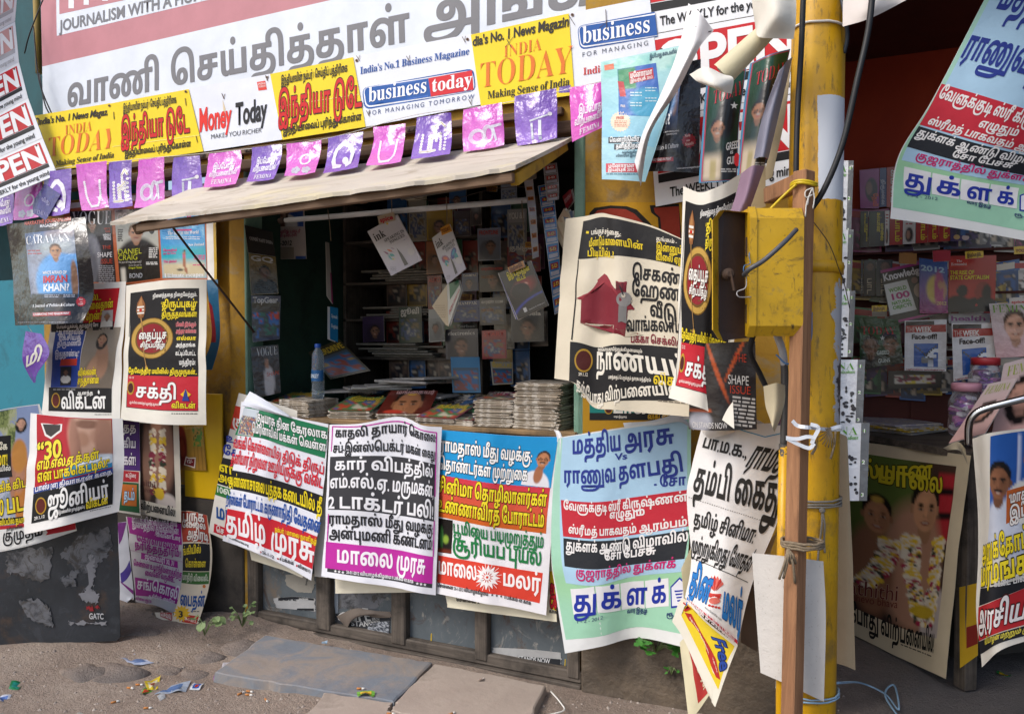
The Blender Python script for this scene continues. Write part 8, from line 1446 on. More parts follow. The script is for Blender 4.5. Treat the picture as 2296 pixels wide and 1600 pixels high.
cord('power_cable',[Dp(1803,-60,2.38),Dp(1797,100,2.39),Dp(1788,260,2.4),Dp(1785,400,2.4),Dp(1790,480,2.42)],.009,M_black,'black cable running straight down the left of the yellow pole','cable')
cord('power_cable',[Dp(1960,-60,2.3),Dp(1948,60,2.3),Dp(1922,180,2.3),Dp(1890,320,2.32),Dp(1850,420,2.34),Dp(1815,475,2.36)],.0095,M_black,'black cable swinging in from the right over the white band','cable')
cord('power_cable',[Dp(1876,-60,2.45),Dp(1893,30,2.42),Dp(1900,80,2.44),Dp(1893,120,2.46)],.006,plain('blue_grey_cable','#2c3644',.5),'blue grey cable looping behind the top of the pole','cable')
cord('power_cable',[Dp(1690,745,2.35),Dp(1682,790,2.38),Dp(1705,840,2.42),Dp(1735,905,2.44)],.009,M_black,'black cable hanging out under the meter box','cable')
cord('wire',[Dp(1740,795,2.4),Dp(1770,815,2.38),Dp(1815,770,2.38),Dp(1820,700,2.39)],.003,MATS['blue_wire'],'bright blue wire bending round under the meter box','wire')
M_wc=printed('speckled_card',.8,.1,30,spec=.2,dirt=.12)
s=Sheet('Q',[[(1500,430,2.42),(1760,455,2.37),(2022,490,2.36)],[(1530,870,2.42),(1780,880,2.36),(2040,900,2.35)],[(1562,1300,2.42),(1790,1400,2.37),(2026,1512,2.36)]],'d',base='#c9c5bf',n=(14,20),crumple=.0015,seed=430,thick=.002);rs=random.Random(8)
for _ in range(160):x,y=rs.uniform(1540,2010),rs.uniform(520,1400);s.line((x,y),(x+rs.uniform(-9,9),y+rs.uniform(2,12)),1.5,'#9c9080',2)
s.done('cardboard_sheet',M_wc,'blank whitish cardboard sheet wedged between the timber post and the pole','cardboard')
s=Sheet('X',[[(1850,960,2.62),(1893,975,2.6),(1900,985,2.6)],[(1850,1230,2.62),(1897,1240,2.58),(1911,1245,2.58)],[(1850,1480,2.62),(1895,1492,2.58),(1918,1502,2.58)]],'d',base='#b39c7c',n=(8,16),crumple=.002,seed=431);s.done('cardboard_sheet',M_wc,'tan cardboard sheet showing right of the lower pole','cardboard')
YB=1.45
SH=empty('corner_shop',(1.4,1,0),'dim shop with a rust red wall and maroon rack boards under a dark canopy','shop')
for lo,hi,m,nm in(((-.27,YB,-.1),(4.5,YB+.1,1.98),M_maroon,'back_board'),((-.27,YB-.005,1.981),(4.5,YB+.1,3.1),M_orange,'upper_wall'),((-.36,.13,-.1),(-.262,YB,3.1),M_maroon,'side_wall'),((-.25,-.3,2.965),(4.5,.72,3.05),M_maroon,'canopy'),((-.25,.724,2.955),(4.5,YB-.006,3.05),M_maroon,'ceiling'),((3.6,-.3,-.1),(3.7,YB-.01,3.1),M_dark,'side_wall')):MB().box(lo,hi,.004).build(nm,m,SH)
for x in(X_(2045,1.44),X_(2180,1.44),X_(2290,1.44)):MB().box((x,YB-.012,.9),(x+.012,YB-.001,1.975)).build('rack_batten',M_maroon,SH)
for v_ in(560,655,770):z=Z_(2100,v_,1.4);MB().box((-.2,YB-.05,z-.012),(2.2,YB-.004,z)).build('rack_shelf',M_maroon,SH)
def mag(view,q,y,bg,paint,label,seed,grp='magazines in the right hand shop',mat=None,th=.004,mode='y',nm='magazine',bow=.0):
 ys=y if hasattr(y,'__len__')else(y,)*4
 if bow:
  m=lambda a,b,ya,yb:((a[0]+b[0])/2,(a[1]+b[1])/2,(ya+yb)/2-bow);rows=[[(*q[0],ys[0]),m(q[0],q[1],ys[0],ys[1]),(*q[1],ys[1])],[(*q[3],ys[3]),m(q[3],q[2],ys[3],ys[2]),(*q[2],ys[2])]]
 else:rows=[[(*q[0],ys[0]),(*q[1],ys[1])],[(*q[3],ys[3]),(*q[2],ys[2])]]
 s=Sheet(view,rows,mode,base=bg,n=(8,10),crumple=.001,seed=seed,thick=th)
 a,b,c,d=[np.array(p,float)for p in q];P=lambda u,v:tuple((a*(1-u)+b*u)*(1-v)+(d*(1-u)+c*u)*v)
 A=lambda u0,v0,u1,v1:[P(u0,v0),P(u1,v0),P(u1,v1),P(u0,v1)]
 def T(t,u0,u1,v,h,col,font='S',**k):s.T(t,P(u0,v),P(u1,v),1,col,font,tl=P(u0,v-h),**k)
 def V(t,u,v0,v1,h,col,**k):s.T(t,P(u,v0),P(u,v1),1,col,tl=P(u+h,v0),**k)
 s.P_,s.A_,s.t,s.v=P,A,T,V;paint(s);return s.done(nm,mat or M_cover,label,'magazine' if nm=='magazine' else 'clip',grp)
YL='#e2cf22'
mag('K',[(228,118),(392,100),(388,432),(235,432)],1.40,'#a02c88',lambda s:(s.pic(s.A_(.2,.15,1,.9),20,30,Pic('#a02c88').e(.5,.5,.4,.4,'#16100f',.2).e(.35,.45,.2,.22,'#8c6450',.3)),s.v('தேவி',.68,.62,.95,.2,'#e0602c')),'magenta cover of a dark haired woman lying sideways on the top shelf',500)
mag('K',[(396,100),(450,96),(450,415),(392,420)],1.40,'#22407c',lambda s:s.v('திருமலை',.3,.3,.95,.4,'#c8d0e0'),'narrow blue cover between the magenta and red covers on the top shelf',501)
mag('K',[(454,96),(560,86),(560,420),(452,420)],1.40,'#b82c20',lambda s:s.v('கம்பை',.3,.06,.9,.38,'#e8e0d8'),'red cover with white letters lying sideways on the top shelf',502)
for k,(x0,x1,c)in enumerate(((236,300,0),(305,435,0),(438,474,1),(478,585,2),(588,690,1),(694,790,2),(793,880,2),(883,975,2))):
 y0,y1=455-k*2,752-k*7
 mag('K',[(x0,y0),(x1,y0-3),(x1-4,y1-5),(x0-4,y1)],1.36,['#1c2026','#e0dcd8','#b02824'][c],(lambda s:(s.pic(s.A_(.05,.05,.45,.95),8,16,Pic('#3a4a28','#241c1c')),s.v('கல்யாண',.52,.05,.6,.2,YL),s.v('மாலை',.76,.35,.85,.18,YL)))if c==0 else(lambda s:(s.pic(s.A_(.1,.4,.9,.95),10,12,Pic('#d8d0c8').e(.5,.6,.4,.4,'#2a1c18',.2).e(.4,.6,.2,.24,'#a87860',.2)),s.greek(*s.P_(.2,.1),s.P_(.8,.1)[0],4,26,9,'#b03030',2)))if c==1 else(lambda s:s.v('பாடம்',.42,.25,.92,.36,YL)),['dark wedding cover sideways at the left end of the second shelf','wider dark wedding cover sideways on the second shelf','white edge of a cover beside the wider dark wedding cover','first red cover with yellow letters on the second shelf','white cover of a brown haired woman between red covers','red cover right of the brown haired woman','third red cover with yellow letters on the second shelf','rightmost red cover with yellow letters on the second shelf'][k],505+k)
mag('K',[(640+340,640),(1130,660),(1150,690),(975,700)],1.34,'#3c2a6c',lambda s:(s.disc(s.P_(.3,.4),26,20,'#c8a468',3),s.disc(s.P_(.75,.4),30,22,'#c8b4b0',3)),'violet covers end showing under the hanging green bill',515)
for k,(x0,x1)in enumerate(((240,258),(262,362),(366,500))):mag('K',[(x0,855),(x1,850),(x1-4,1148),(x0-2,1150)],1.36,'#141c2c',lambda s:(s.pic(s.A_(.2,.06,.9,.3),8,8,Pic('#2a3444').face(.5,.5,.4,'#7c5c50')),s.v('பாட',.3,.5,.95,.4,'#d0c8b0')),['dark blue cover edge on the third shelf','dark blue cover with pale letters on the third shelf','right hand dark blue cover on the third shelf'][k],516+k)
rs=random.Random(17)
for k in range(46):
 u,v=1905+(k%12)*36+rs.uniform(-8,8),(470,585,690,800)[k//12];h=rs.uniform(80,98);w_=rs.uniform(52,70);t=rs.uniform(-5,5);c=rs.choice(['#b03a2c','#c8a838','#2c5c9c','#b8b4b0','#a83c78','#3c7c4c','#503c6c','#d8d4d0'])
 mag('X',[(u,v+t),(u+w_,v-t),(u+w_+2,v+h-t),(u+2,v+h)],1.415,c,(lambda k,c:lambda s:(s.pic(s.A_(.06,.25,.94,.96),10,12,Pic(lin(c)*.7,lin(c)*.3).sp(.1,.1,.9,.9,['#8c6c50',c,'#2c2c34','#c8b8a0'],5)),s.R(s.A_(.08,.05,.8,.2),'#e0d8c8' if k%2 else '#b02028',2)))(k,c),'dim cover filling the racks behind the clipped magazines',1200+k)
mag('K',[(398,940),(722,868),(908,1298),(490,1392)],1.26,'#17181a',lambda s:(s.R(s.A_(0,0,1,.05),'#a83080',2),s.t('Knowledge',.03,1.0,.2,.13,'#e4e4e6','B'),s.R(s.A_(.02,.26,.56,.82),'#d8dcda',2),s.t('WORLD',.1,.5,.42,.07,'#5c9c34','B'),s.t('100',.08,.52,.56,.11,'#b02478','B'),s.t('NATURAL',.1,.5,.65,.06,'#5c9c34','B'),s.t('OBJECTS',.1,.5,.73,.06,'#5c9c34','B'),s.disc(s.P_(.78,.5),60,62,'#a89080',3),s.disc(s.P_(.72,.3),26,26,'#7c5048',3),s.R(s.A_(.05,.93,1,.97),'#a83080',2)),'science magazine with a brain on a tilted black cover',520)
mag('K',[(718,836),(950,870),(955,1290),(722,1292)],1.22,'#3a5c9c',lambda s:(s.pic(s.A_(.0,.1,1,1),16,24,Pic('#4a6cae','#8c2c6c').e(.6,.5,.35,.3,'#c8b460',.2).e(.7,.5,.18,.4,'#b05080',.3).e(.75,.4,.08,.1,'#b88a6c',.3)),s.t('2012',.05,.9,.22,.1,'#a8c8dc','B',layer=5),s.t('2012',.6,.95,.84,.06,'#d8c880','R',layer=5)),'film wrapped almanac with a seated goddess on blue and pink',521,mat=M_film)
mag('K',[(962,822),(1352,814),(1340,1276),(955,1282)],1.24,'#b0241c',lambda s:(s.R(s.A_(.03,.05,.4,.2),'#c83828',2),s.t('The',.16,.28,.11,.04,'#e6dcd6','R'),s.t('Economist',.05,.38,.17,.05,'#e6dcd6','R'),s.t('THE RISE OF',.03,.54,.33,.07,YL,'B'),s.t('STATE CAPITALISM',.03,.86,.42,.07,YL,'B',),s.pic(s.A_(.0,.46,1,1),26,22,Pic('#b02a1c').e(.7,.95,.45,.45,'#1a1412',.15).e(.2,.95,.35,.5,'#1c1412',.15).e(.74,.35,.17,.34,'#8c2a1c',.1).e(.82,.4,.1,.3,'#1c1210',.3).e(.72,.62,.08,.1,'#1c1210',.3).e(.3,.3,.12,.2,'#1c1412',.2)),s.star(s.P_(.6,.88),16,'#b0241c',5,.42,5)),'red news magazine with a bald bearded man under yellow capitals',522)
def week(s):
 s.R(s.A_(.02,.02,.7,.1),'#2a2426',2);s.R(s.A_(.02,.1,.98,.24),'#a8302c',2);s.t('THE',.05,.24,.23,.1,'#d8c0bc','L');s.t('WEEK',.26,.64,.23,.1,'#e4dad6','B');s.t('Face-off!',.16,.78,.37,.1,'#1c1a1e','B');s.R(s.A_(.22,.46,.8,.92),'#2458a8',2);s.t('f',.52,.74,.9,.34,'#dfe4ec','B',layer=5)
 for k in range(7):s.disc(s.P_(.27+.05*k,.52+.035*k),9,9,'#55585c',6,8);s.disc(s.P_(.74-.05*k,.52+.035*k),9,9,'#55585c',6,8)
 s.R(s.A_(.4,.74,.56,.84),'#77797c',7);s.t('Legal problems, technological traps',.04,.96,.985,.03,'#a83030')
mag('K',[(600,1352),(945,1340),(940,1768),(598,1760)],1.25,'#dcdce0',week,'left of two weekly magazines with a chained blue square logo',523,mat=M_film)
mag('K',[(985,1372),(1332,1370),(1345,1790),(1000,1850)],1.2,'#dcdce0',week,'right of two weekly magazines with a chained blue square logo',524,mat=M_film)
mag('K',[(958,1290),(1300,1290),(1300,1372),(962,1372)],1.3,'#b8b8c4',lambda s:s.t('health',.05,.9,.75,.5,'#8c3c8c','B'),'pale health magazine peeping over the right weekly magazine',525,mat=M_film)
mag('K',[(228,1322),(545,1340),(590,1700),(232,1745)],1.22,'#1c4c2e',lambda s:(s.pic(s.A_(.02,.3,1,1),26,24,Pic('#1c5a34','#1a1a1e').face(.25,.38,.2,'#7c5844',glasses=True,shirt='#20242a').e(.72,.15,.2,.16,'#26284a',.1).face(.74,.36,.18,'#7c5844',shirt='#2c3428')),s.t('TODAY',.04,.9,.34,.16,'#a8242c','I',layer=5),s.star(s.P_(.56,.42),24,'#c8ccc8',layer=5),s.t('GREED',.4,.7,.76,.08,'#c8d0c8'),s.t('GUNS',.42,.7,.93,.08,'#c8d0c8')),'green news magazine with two men, one in a beret',526,mat=M_film)
mag('K',[(1292,1212),(1660,1196),(1660,1640),(1350,1658)],1.16,'#b8b0b4',lambda s:(s.pic(s.A_(0,0,1,1),26,26,Pic('#c0b8bc','#c8a0a4').face(.55,.42,.26,'#c89880',hair='#3a241c',long=False)),s.t('FEMINA',.05,.98,.17,.14,'#6c9c38','I',layer=5)),'film wrapped magazine with a smiling woman at the right edge',527,mat=M_film)
mag('S',[(308,140),(536,138),(534,212),(306,216)],1.3,'#23221e',lambda s:s.pic(s.A_(.02,.05,.98,.85),24,10,Pic('#2c241e').sp(.1,.2,.9,.9,['#d8c030','#cfc8b8','#7c2038','#2c3426'],9)),'garland magazine on the ledge below the green news magazine',528)
def clip(view,q,y,c,txt,tc,label,seed):
 a,b=q[0],q[1];mag(view,[q[0],q[1],q[2],q[3]],y,c,lambda s:(s.t(txt,.1,.9,.75,.4,tc,'B')if txt else None,s.disc((sum(p[0]for p in q)/4,q[0][1]-4),(q[1][0]-q[0][0])*.3,26,c,0.5)),label,seed,'clips holding magazines',plain_clip(c),.006,nm='clip')
def plain_clip(c):return M_cover
for k,(q,c,t,tc,lab)in enumerate((([(1095,785),(1245,780),(1245,832),(1098,845)],'#d8b418','இந்தியா டுடே','#4a1410','yellow plastic clip on top of the red news magazine'),([(555,795),(700,800),(696,888),(552,882)],'#9c6a2c','','#000','brown clip above the tilted science magazine'),([(828,778),(975,774),(975,862),(834,868)],'#a8283c','','#000','crimson clip above the almanac'),([(328,1228),(455,1226),(452,1275),(330,1278)],'#d8b418','இந்தியா டுடே','#4a1410','yellow plastic clip above the green news magazine'),([(1460,1165),(1600,1160),(1600,1220),(1462,1225)],'#b8b4b0','spice','#a8202c','grey clip with red letters above the smiling woman'),([(1495,745),(1640,740),(1640,800),(1497,806)],'#d8b418','TODAY','#7c2c18','yellow clip on the bare boards at the right edge'))):clip('K',q,1.08 if k!=4 else 1.05,c,t,tc,lab,540+k)
def dalm(s):
 rs=random.Random(s.seed);s.pic(s.A_(.0,.16,.3,.6),10,14,Pic('#dfe3ea').e(.1,.4,.8,.5,'#b88a78',.2).e(.0,.1,.7,.3,'#1c1614',.2),2);s.t('INA',.1,.72,.15,.1,'#5c9c30','I');s.t('ஃபெமினா',.3,.74,.21,.035,'#5c9c30')
 for _ in range(26):k=11*VIEW['K'][2]/VIEW[s.view][2];s.disc(s.P_(rs.uniform(.2,.74),rs.uniform(.42,.98)),k*rs.uniform(.6,2),k*rs.uniform(.6,2),'#3a3a40',3,8)
 s.R(s.A_(.8,0,1,1),'#6c7074',2)
 for v_,t in((.1,'1'),(.5,'2'),(.92,'3')):s.disc(s.P_(.88,v_),12*VIEW['K'][2]/VIEW[s.view][2],12*VIEW['K'][2]/VIEW[s.view][2],'#5ca030',4);s.t(t,.84,.92,v_+.025,.05,'#eceeea',layer=6)
for k,(x1,v0,v1,d)in enumerate(((1914,360,530,2.95),(1914,515,662,2.93),(1918,652,800,2.9),(1940,806,952,2.87),(1950,948,1122,2.84))):mag('X',[(1856,v0),(x1,v0),(x1-6,v1),(1854,v1)],d,'#dfe2e8',dalm,'film wrapped cover with spotted dogs hanging right of the pole, '+['topmost','second from top','in the middle','above the yellow clip','lowest'][k],550+k,'spotted dog covers hanging by the pole',M_film,.003,'d',bow=-.02)
clip('R',[(1582,240),(1722,260),(1716,335),(1584,345)],.62,'#d8b418','இந்தியா டுடே','#7c1a18','yellow plastic clip hanging right against the pole',560)
TB=empty('display_table',(.9,1.0,0),'dark table of the right shop loaded with magazines behind the wedding poster','table')
TL_,TR_=Dp(1895,985,4.02),Dp(2168,1000,3.27);ht=1.01;e=np.array([TR_[0],TR_[1],0])-np.array([TL_[0],TL_[1],0]);el=np.linalg.norm(e);e/=el;nn=np.array([-e[1],e[0],0]);nn=nn if nn[0]>0 else-nn;A0=np.array([TL_[0],TL_[1],0])
MB().prism([A0-e*.3-nn*.02+UZ*(ht-.03),A0+e*(el+.02)-nn*.02+UZ*(ht-.03),A0+e*(el+.02)+nn*1.3+UZ*(ht-.03),A0-e*.3+nn*1.3+UZ*(ht-.03)],(0,0,0),UZ*.03).build('table_top',M_old,TB)
for q in(A0+e*(el-.05),A0+e*(el-.05)+nn*1.2):MB().prism([q,q+e*.06,q+e*.06+nn*.06,q+nn*.06],(0,0,-.02),(0,0,ht-.05)).build('leg',M_oldv,TB)
MB().prism([A0-e*.3+nn*.03+UZ*.1,A0+e*(el-.06)+nn*.03+UZ*.1,A0+e*(el-.06)+nn*1.2+UZ*.1,A0-e*.3+nn*1.2+UZ*.1],(0,0,0),UZ*.86).build('body',M_dark,TB)
s=Sheet('S',[[(95,430,4.0),(420,470,3.55),(660,500,3.2)],[(100,860,4.0),(400,950,3.58),(600,960,3.24)],[(110,1238,4.0),(380,1370,3.6),(553,1450,3.28)]],'d',base='#d9cbae',n=(22,30),crumple=.002,seed=600,folds=(('u',.4,.004),))
gp=Pic('#4a362c','#3a2a26').e(.3,.3,.4,.4,'#5c7034',.5).b(.8,.05,1,.45,'#b82f38',.03).b(.8,.13,1,.17,'#1c1416',.02).b(.78,.27,1,.31,'#1c1416',.02).e(.6,.62,.34,.4,'#b88a70',.3).e(.2,.7,.2,.3,'#94684e',.3).e(.95,.92,.24,.2,'#c0b4b0',.2).face(.68,.25,.15,'#cf9a74',hair='#1c1614').face(.25,.34,.12,'#b88460',hair='#1c1614').e(.25,.25,.05,.02,'#c8a24c',.5)
rs=random.Random(21)
for cx,w0,dr in((.55,.12,.18),(.88,.12,-.06),(.36,.1,-.24)):
 for k in range(230):t=k/230;y=(.42 if cx>.4 else .47)+(.52 if cx>.4 else .34)*t;gp.e(cx+dr*t*t+rs.uniform(-.075,.075),y,.034,.016,['#ece2cf','#ecc83c','#e2d6c0','#a82c4c','#3c4434'][rs.choice([0,1,0,3,4,2]if int(t*8)%3 else[0,1,1,2])],.4)
gp.e(.74,.86,.16,.04,'#d0b030',.2)
s.pic([(128,480),(600,546),(514,1278),(140,1138)],64,96,gp,1);s.T('கல்யாண',(130,590),(494,600),58,'#d2c22a',out='#3c3408',layer=5);s.T('மாலை',(262,612),(540,660),66,'#d2c22a',out='#3c3408',layer=5);s.T('athithi',(140,1085),(356,1118),60,'#6c2c28','L',layer=5,out='#b89c88',ow=.03);s.T('dhevo bhava',(152,1115),(354,1148),30,'#6c2c28','L',layer=5);s.T('தற்போது விற்பனையில்!',(60,1165),(502,1338),62,'#201e1c',layer=4);s.greek(365,1300,500,1,9,5,'#4c463c',3,sl=.4)
s.done('wedding_poster',M_paper,'dark poster of a garlanded bride and groom on the front of the right table','poster')
s=Sheet('S',[[(545,470,3.1),(600,440,3.12),(636,470,3.1)],[(560,480,3.12),(612,478,3.1),(645,540,3.12)]],'d',base='#cfc2a6',n=(8,5),crumple=.004,seed=601);s.done('paper_scrap',M_paper,'crumpled corner of brown paper on the end of the right table','paper scrap')
s=Sheet('S',[[(664,428,2.9),(760,400,2.84),(990,372,2.9)],[(690,800,2.9),(790,780,2.84),(1000,740,2.9)],[(682,1150,2.88),(780,1140,2.82),(1000,1080,2.88)],[(706,1400,2.86),(800,1320,2.8),(1000,1258,2.86)]],'d',base='#dcd6ca',n=(16,30),crumple=.003,seed=602)
s.pic([(742,418),(990,380),(995,960),(730,880)],34,50,Pic('#2456a0','#2a5cae').e(.3,.85,.4,.3,'#c8ccd8',.2).face(.2,.4,.23,'#8c5c40',hair='#141010',mous='#1a1210').b(.52,.02,.56,.5,'#c8cce0',.02).face(.82,.22,.2,'#9c745c',hair='#5c5048',shirt='#d8d4cc'),1);s.R([(812,650),(990,600),(990,720),(806,790)],'#b85c28',2);s.T('‘மாதிராஜ',(820,705),(985,660),40,'#ece4dc',out='#3c2010');s.T('இப்படி?',(820,775),(985,728),44,'#ece4dc',out='#3c2010');s.T('அறுக்கோட்டை',(708,955),(990,855),70,YE,out='#2c2408',layer=6);s.T('மர்மங்கள்',(702,1058),(990,960),80,YE,out='#2c2408',layer=6);s.R([(700,1065),(992,985),(992,1020),(696,1140)],'#202024',2);s.T('‘கட்டை’ பின்னணி',(755,1058),(985,1008),26,'#dcd8d4',layer=6);s.R([(694,1145),(992,1020),(992,1190),(690,1290)],'#b4262c',2);s.T('அரசியல்',(696,1250),(985,1165),96,'#ece4e0',out='#401010',layer=6);s.R([(692,1292),(992,1195),(992,1240),(700,1345)],'#202024',3);s.T('வியாழன் மற்றும் ஞாயிறு',(720,1305),(985,1225),26,'#d8c84c',layer=6)
s.done('newspaper_poster',M_paper,'blue and red bill with a moustached man at the right edge','poster')
s=Sheet('S',[[(610,1060,3.3),(692,1040,3.25)],[(612,1405,3.3),(688,1350,3.25)]],'d',base='#b8941c',n=(6,10),crumple=.002,seed=603);s.R([(640,1230),(688,1215),(688,1300),(640,1320)],'#7c2018',1);s.done('newspaper_poster',M_paper,'yellow bill in deep shade between the table leg and the blue and red bill','poster')
def tx(s,p):
 Q=np.array([(975,235),(1882,95),(1836,1670),(1020,1711)],float);uv=np.array([.5,.5])
 for _ in range(12):
  u,v=uv;f=(Q[0]*(1-u)+Q[1]*u)*(1-v)+(Q[3]*(1-u)+Q[2]*u)*v-p;du=(Q[1]-Q[0])*(1-v)+(Q[2]-Q[3])*v;dv=(Q[3]-Q[0])*(1-u)+(Q[2]-Q[1])*u;uv=uv-np.linalg.solve(np.stack([du,dv],1),f)
 return tuple(px(s.base_pt(np.clip(uv,0,1)[None]))[0])
weekly([[(2238,-60,2.72),(2400,-45,2.68),(2560,-15,2.72)],[(2094,217,2.76),(2250,255,2.71),(2405,290,2.74)],[(2013,354,2.8),(2170,392,2.75),(2335,420,2.78)],[(1996,490,2.8),(2160,514,2.76),(2320,543,2.78)]],'X','pale blue and green bill hanging aslant from the canopy at the upper right','bills hung from the canopy',604,tx,'d')
top=lambda u,v,z=ht+.001:G(u,v,z)
rs=random.Random(5)
def pile(c,rot,n,w_,d_,t,cols,lab,grp,sh=.006,z0=None):
 z=c[2]
 for k in range(n):
  M=Matrix.Translation((c[0]+rs.uniform(-sh,sh),c[1]+rs.uniform(-sh,sh),z+t/2))@Matrix.Rotation(rot+rs.uniform(-.05,.05)*sh/.006,4,'Z');mb=MB().box((-w_/2,-d_/2,-t*.46),(w_/2,d_/2,t*.46),.0012,M)
  col=rs.choice(cols)if k<n-1 else cols[-1];mt=MATS.get('cover '+col)or surf('cover '+col,col,col,30,stain='#c8c0b4',stain_at=(.5,.53),stain_scale=26,rough=.4,bumps=.1)
  tag(mb.build('magazine',[mt]),lab,'magazine',grp);z+=t
 return z
pile(top(1990,962),.9,6,.3,.42,.008,['#b8b8c0','#c4a430','#d8d4d0','#a8a4b0'],'magazine in the flat pile at the left end of the right table','magazines piled on the right table',.02)
pile(top(2055,930),1.0,9,.2,.28,.009,['#d0d0d4','#4c3c54','#c8c8cc','#352c3c'],'magazine in the neat pile tied with string in the middle of the right table','magazines piled on the right table')
pile(top(1950,905),.8,4,.22,.3,.01,['#b03a70','#3a6a9c','#c8b060'],'magazine in the low pile behind on the right table','magazines piled on the right table',.03)
M_jar=bpy.data.materials.new('clear_jar');M_jar.use_nodes=True;b_=M_jar.node_tree.nodes['Principled BSDF'];b_.inputs['Base Color'].default_value=(.9,.9,.95,1);b_.inputs['Transmission Weight'].default_value=.92;b_.inputs['Roughness'].default_value=.12;b_.inputs['IOR'].default_value=1.12
def jar(c,r,h,lid,lab,packs):
 j=empty('sweet_jar',c,lab,'jar');C_=tuple(c);MB().lathe([(r*.9,0),(r,.015),(r,h*.78),(r*.8,h*.9),(r*.78,h)],C_,22).build('jar_body',M_jar,j);MB().lathe([(r*.86,h),(r*.86,h+.028),(r*.8,h+.034)],C_,22).build('lid',plain('lid '+lid,lid,.4),j)
 for k in range(packs):a,q=rs.uniform(0,6.28),rs.uniform(0,r*.62);M=Matrix.Translation((C_[0]+q*math.cos(a),C_[1]+q*math.sin(a),C_[2]+.03+(h*.72)*k/packs))@Matrix.Rotation(rs.uniform(0,3),4,'Z')@Matrix.Rotation(rs.uniform(-.6,.6),4,'X');MB().box((-.026,-.014,-.008),(.026,.014,.008),.003,M).build('sweet_packet',MATS.get('packet%d'%(k%3))or plain('packet%d'%(k%3),['#7c3c9c','#d8d4dc','#b86ca8'][k%3],.35),j)
jar(Dp(2165,975,3.35),.068,.19,'#c48c9c','clear jar with a pink lid full of purple and white sweets',42);jar(Dp(2208,915,3.6),.07,.2,'#b03038','clear jar with a red lid behind the pink lidded jar',24)
def lean(s):s.pic(s.A_(0,0,1,1),16,18,Pic('#b8a8a8','#c09890').face(.5,.5,.26,'#b88a78',long=True));s.t('FEMINA',.1,.9,.2,.14,'#8c9c38','I',layer=5)
mag('S',[(735,195),(858,170),(720,405),(565,448)],(3.15,3.1,3.0,3.05),'#b0a09c',lean,'cover with a woman leaning over the sweet jars, edge on',610,mode='d');mag('S',[(800,110),(990,60),(960,380),(748,412)],(3.3,3.3,3.1,3.1),'#c0b0b0',lean,'upright woman cover behind the chrome rail at the right edge',611,mode='d')
rl=MB().tube(spline([Dp(2172,998,2.98),Dp(2172,958,2.98),Dp(2182,932,2.97),Dp(2212,915,2.95),Dp(2300,892,2.9),Dp(2400,865,2.86)],6),.014,12).build('chrome_rail',plain('chrome','#c8ccd0',.15,1.0));tag(rl,'bent chrome rail in front of the right hand magazines','rail')
IN='magazines hung inside the kiosk'
def im(q,y,bg,paint,label,k,**o):mag('H',q,y,bg,paint,label,700+k,IN,**o)
def qd(x0,y0,x1,y1,sk=0):return[(x0,y0),(x1,y0-sk),(x1+6,y1-sk),(x0+6,y1)]
tl_=empty('tube_lamp',W(900,470,.1),'unlit white fluorescent tube slung across the opening under the shutter','lamp');a,b=W(640,494,.1),W(1190,448,.1)
MB().tube([a,b],.0135,14).build('glass_tube',plain('frosted_glass','#e0e2e2',.25),tl_)
for q,d in((a,-1),(b,1)):MB().tube([q,q+(b-a)/np.linalg.norm(b-a)*.04*d],.0155,14).bar(q+UZ*.01,q+UZ*.07,.018,.02,bev=.002).build('end_cap',M_rust,tl_)
o=MB().box(W(908,449,.2),W(958,430,.24),.004).build('ballast_box',plain('cream_plastic','#b0a890',.5));tag(o,'cream ballast box above the fluorescent tube','ballast')
cord('wire',[W(930,445,.19),W(1000,450,.15),W(1100,425,.12),W(1180,420,.1),W(1200,440,.1)],.0016,M_rust,'brown wire running along above the right end of the tube','wire')
def ink(s):
 s.pic(s.A_(0,0,1,1),8,10,Pic('#c9c9cc','#a8a4b8'));s.t('ink',.08,.42,.26,.16,'#26262a','R');s.t('SPEAKING IN',.3,.95,.36,.06,'#2c2c30','R');s.t('TONGUES',.42,.9,.44,.06,'#2c2c30','R');s.disc(s.P_(.62,.06),10,10,'#d8b81c',3)
 for cx,tl,c1 in((.3,.5,'#7c3c6c'),(.72,-.5,'#2a3a8c')):s.pic(s.A_(cx-.21,.44,cx+.21,.76),16,16,Pic('#b6b4c0').e(.48,.36,.44,.25,c1,.1,tilt=tl).e(.5,.3,.25,.1,'#c05a28' if tl>0 else '#1c8cb0',.5,tilt=tl).e(.55-tl*.2,.66,.2,.26,'#1c8c94',.25).e(.55-tl*.1,.84,.08,.12,'#b8b030',.4),2)
 s.poly([s.P_(.52,.56),s.P_(.58,.72),s.P_(.6,.95),s.P_(.48,.95),s.P_(.5,.72)],'#2a2830',4);s.disc(s.P_(.84,.76),34,34,'#b9b6bc',4);s.greek(*s.P_(.1,.84),s.P_(.3,.84)[0],3,14,6,'#7c7a88',3)
mag('G',[(1510,592),(1795,432),(2028,862),(1735,1010)],.02,'#c9c9cc',ink,'tilted white butterfly magazine hanging from the tube, nearer the left',700,IN);im([(398,655),(572,525),(722,945),(545,1090)],.1,'#b4b4b8',ink,'tilted white butterfly magazine hanging under an orange clip',1)
im([(540,1095),(650,1050),(672,1150),(555,1490)],.14,'#b8b8b0',lambda s:(s.R(s.A_(.2,0,1,.45),'#2c6448',2),s.t('INDIA PARIPAR',.1,.95,.8,.12,'#a83040')),'white and green booklet dangling below the butterfly magazine',2,th=.02)
mag('H',[(400,1300),(540,1095),(556,1488),(530,1478)],.145,'#b4a488',lambda s:s.greek(430,1290,530,6,22,5,'#8c7c64',2),'page edges of the dangling white and green booklet',703,IN)
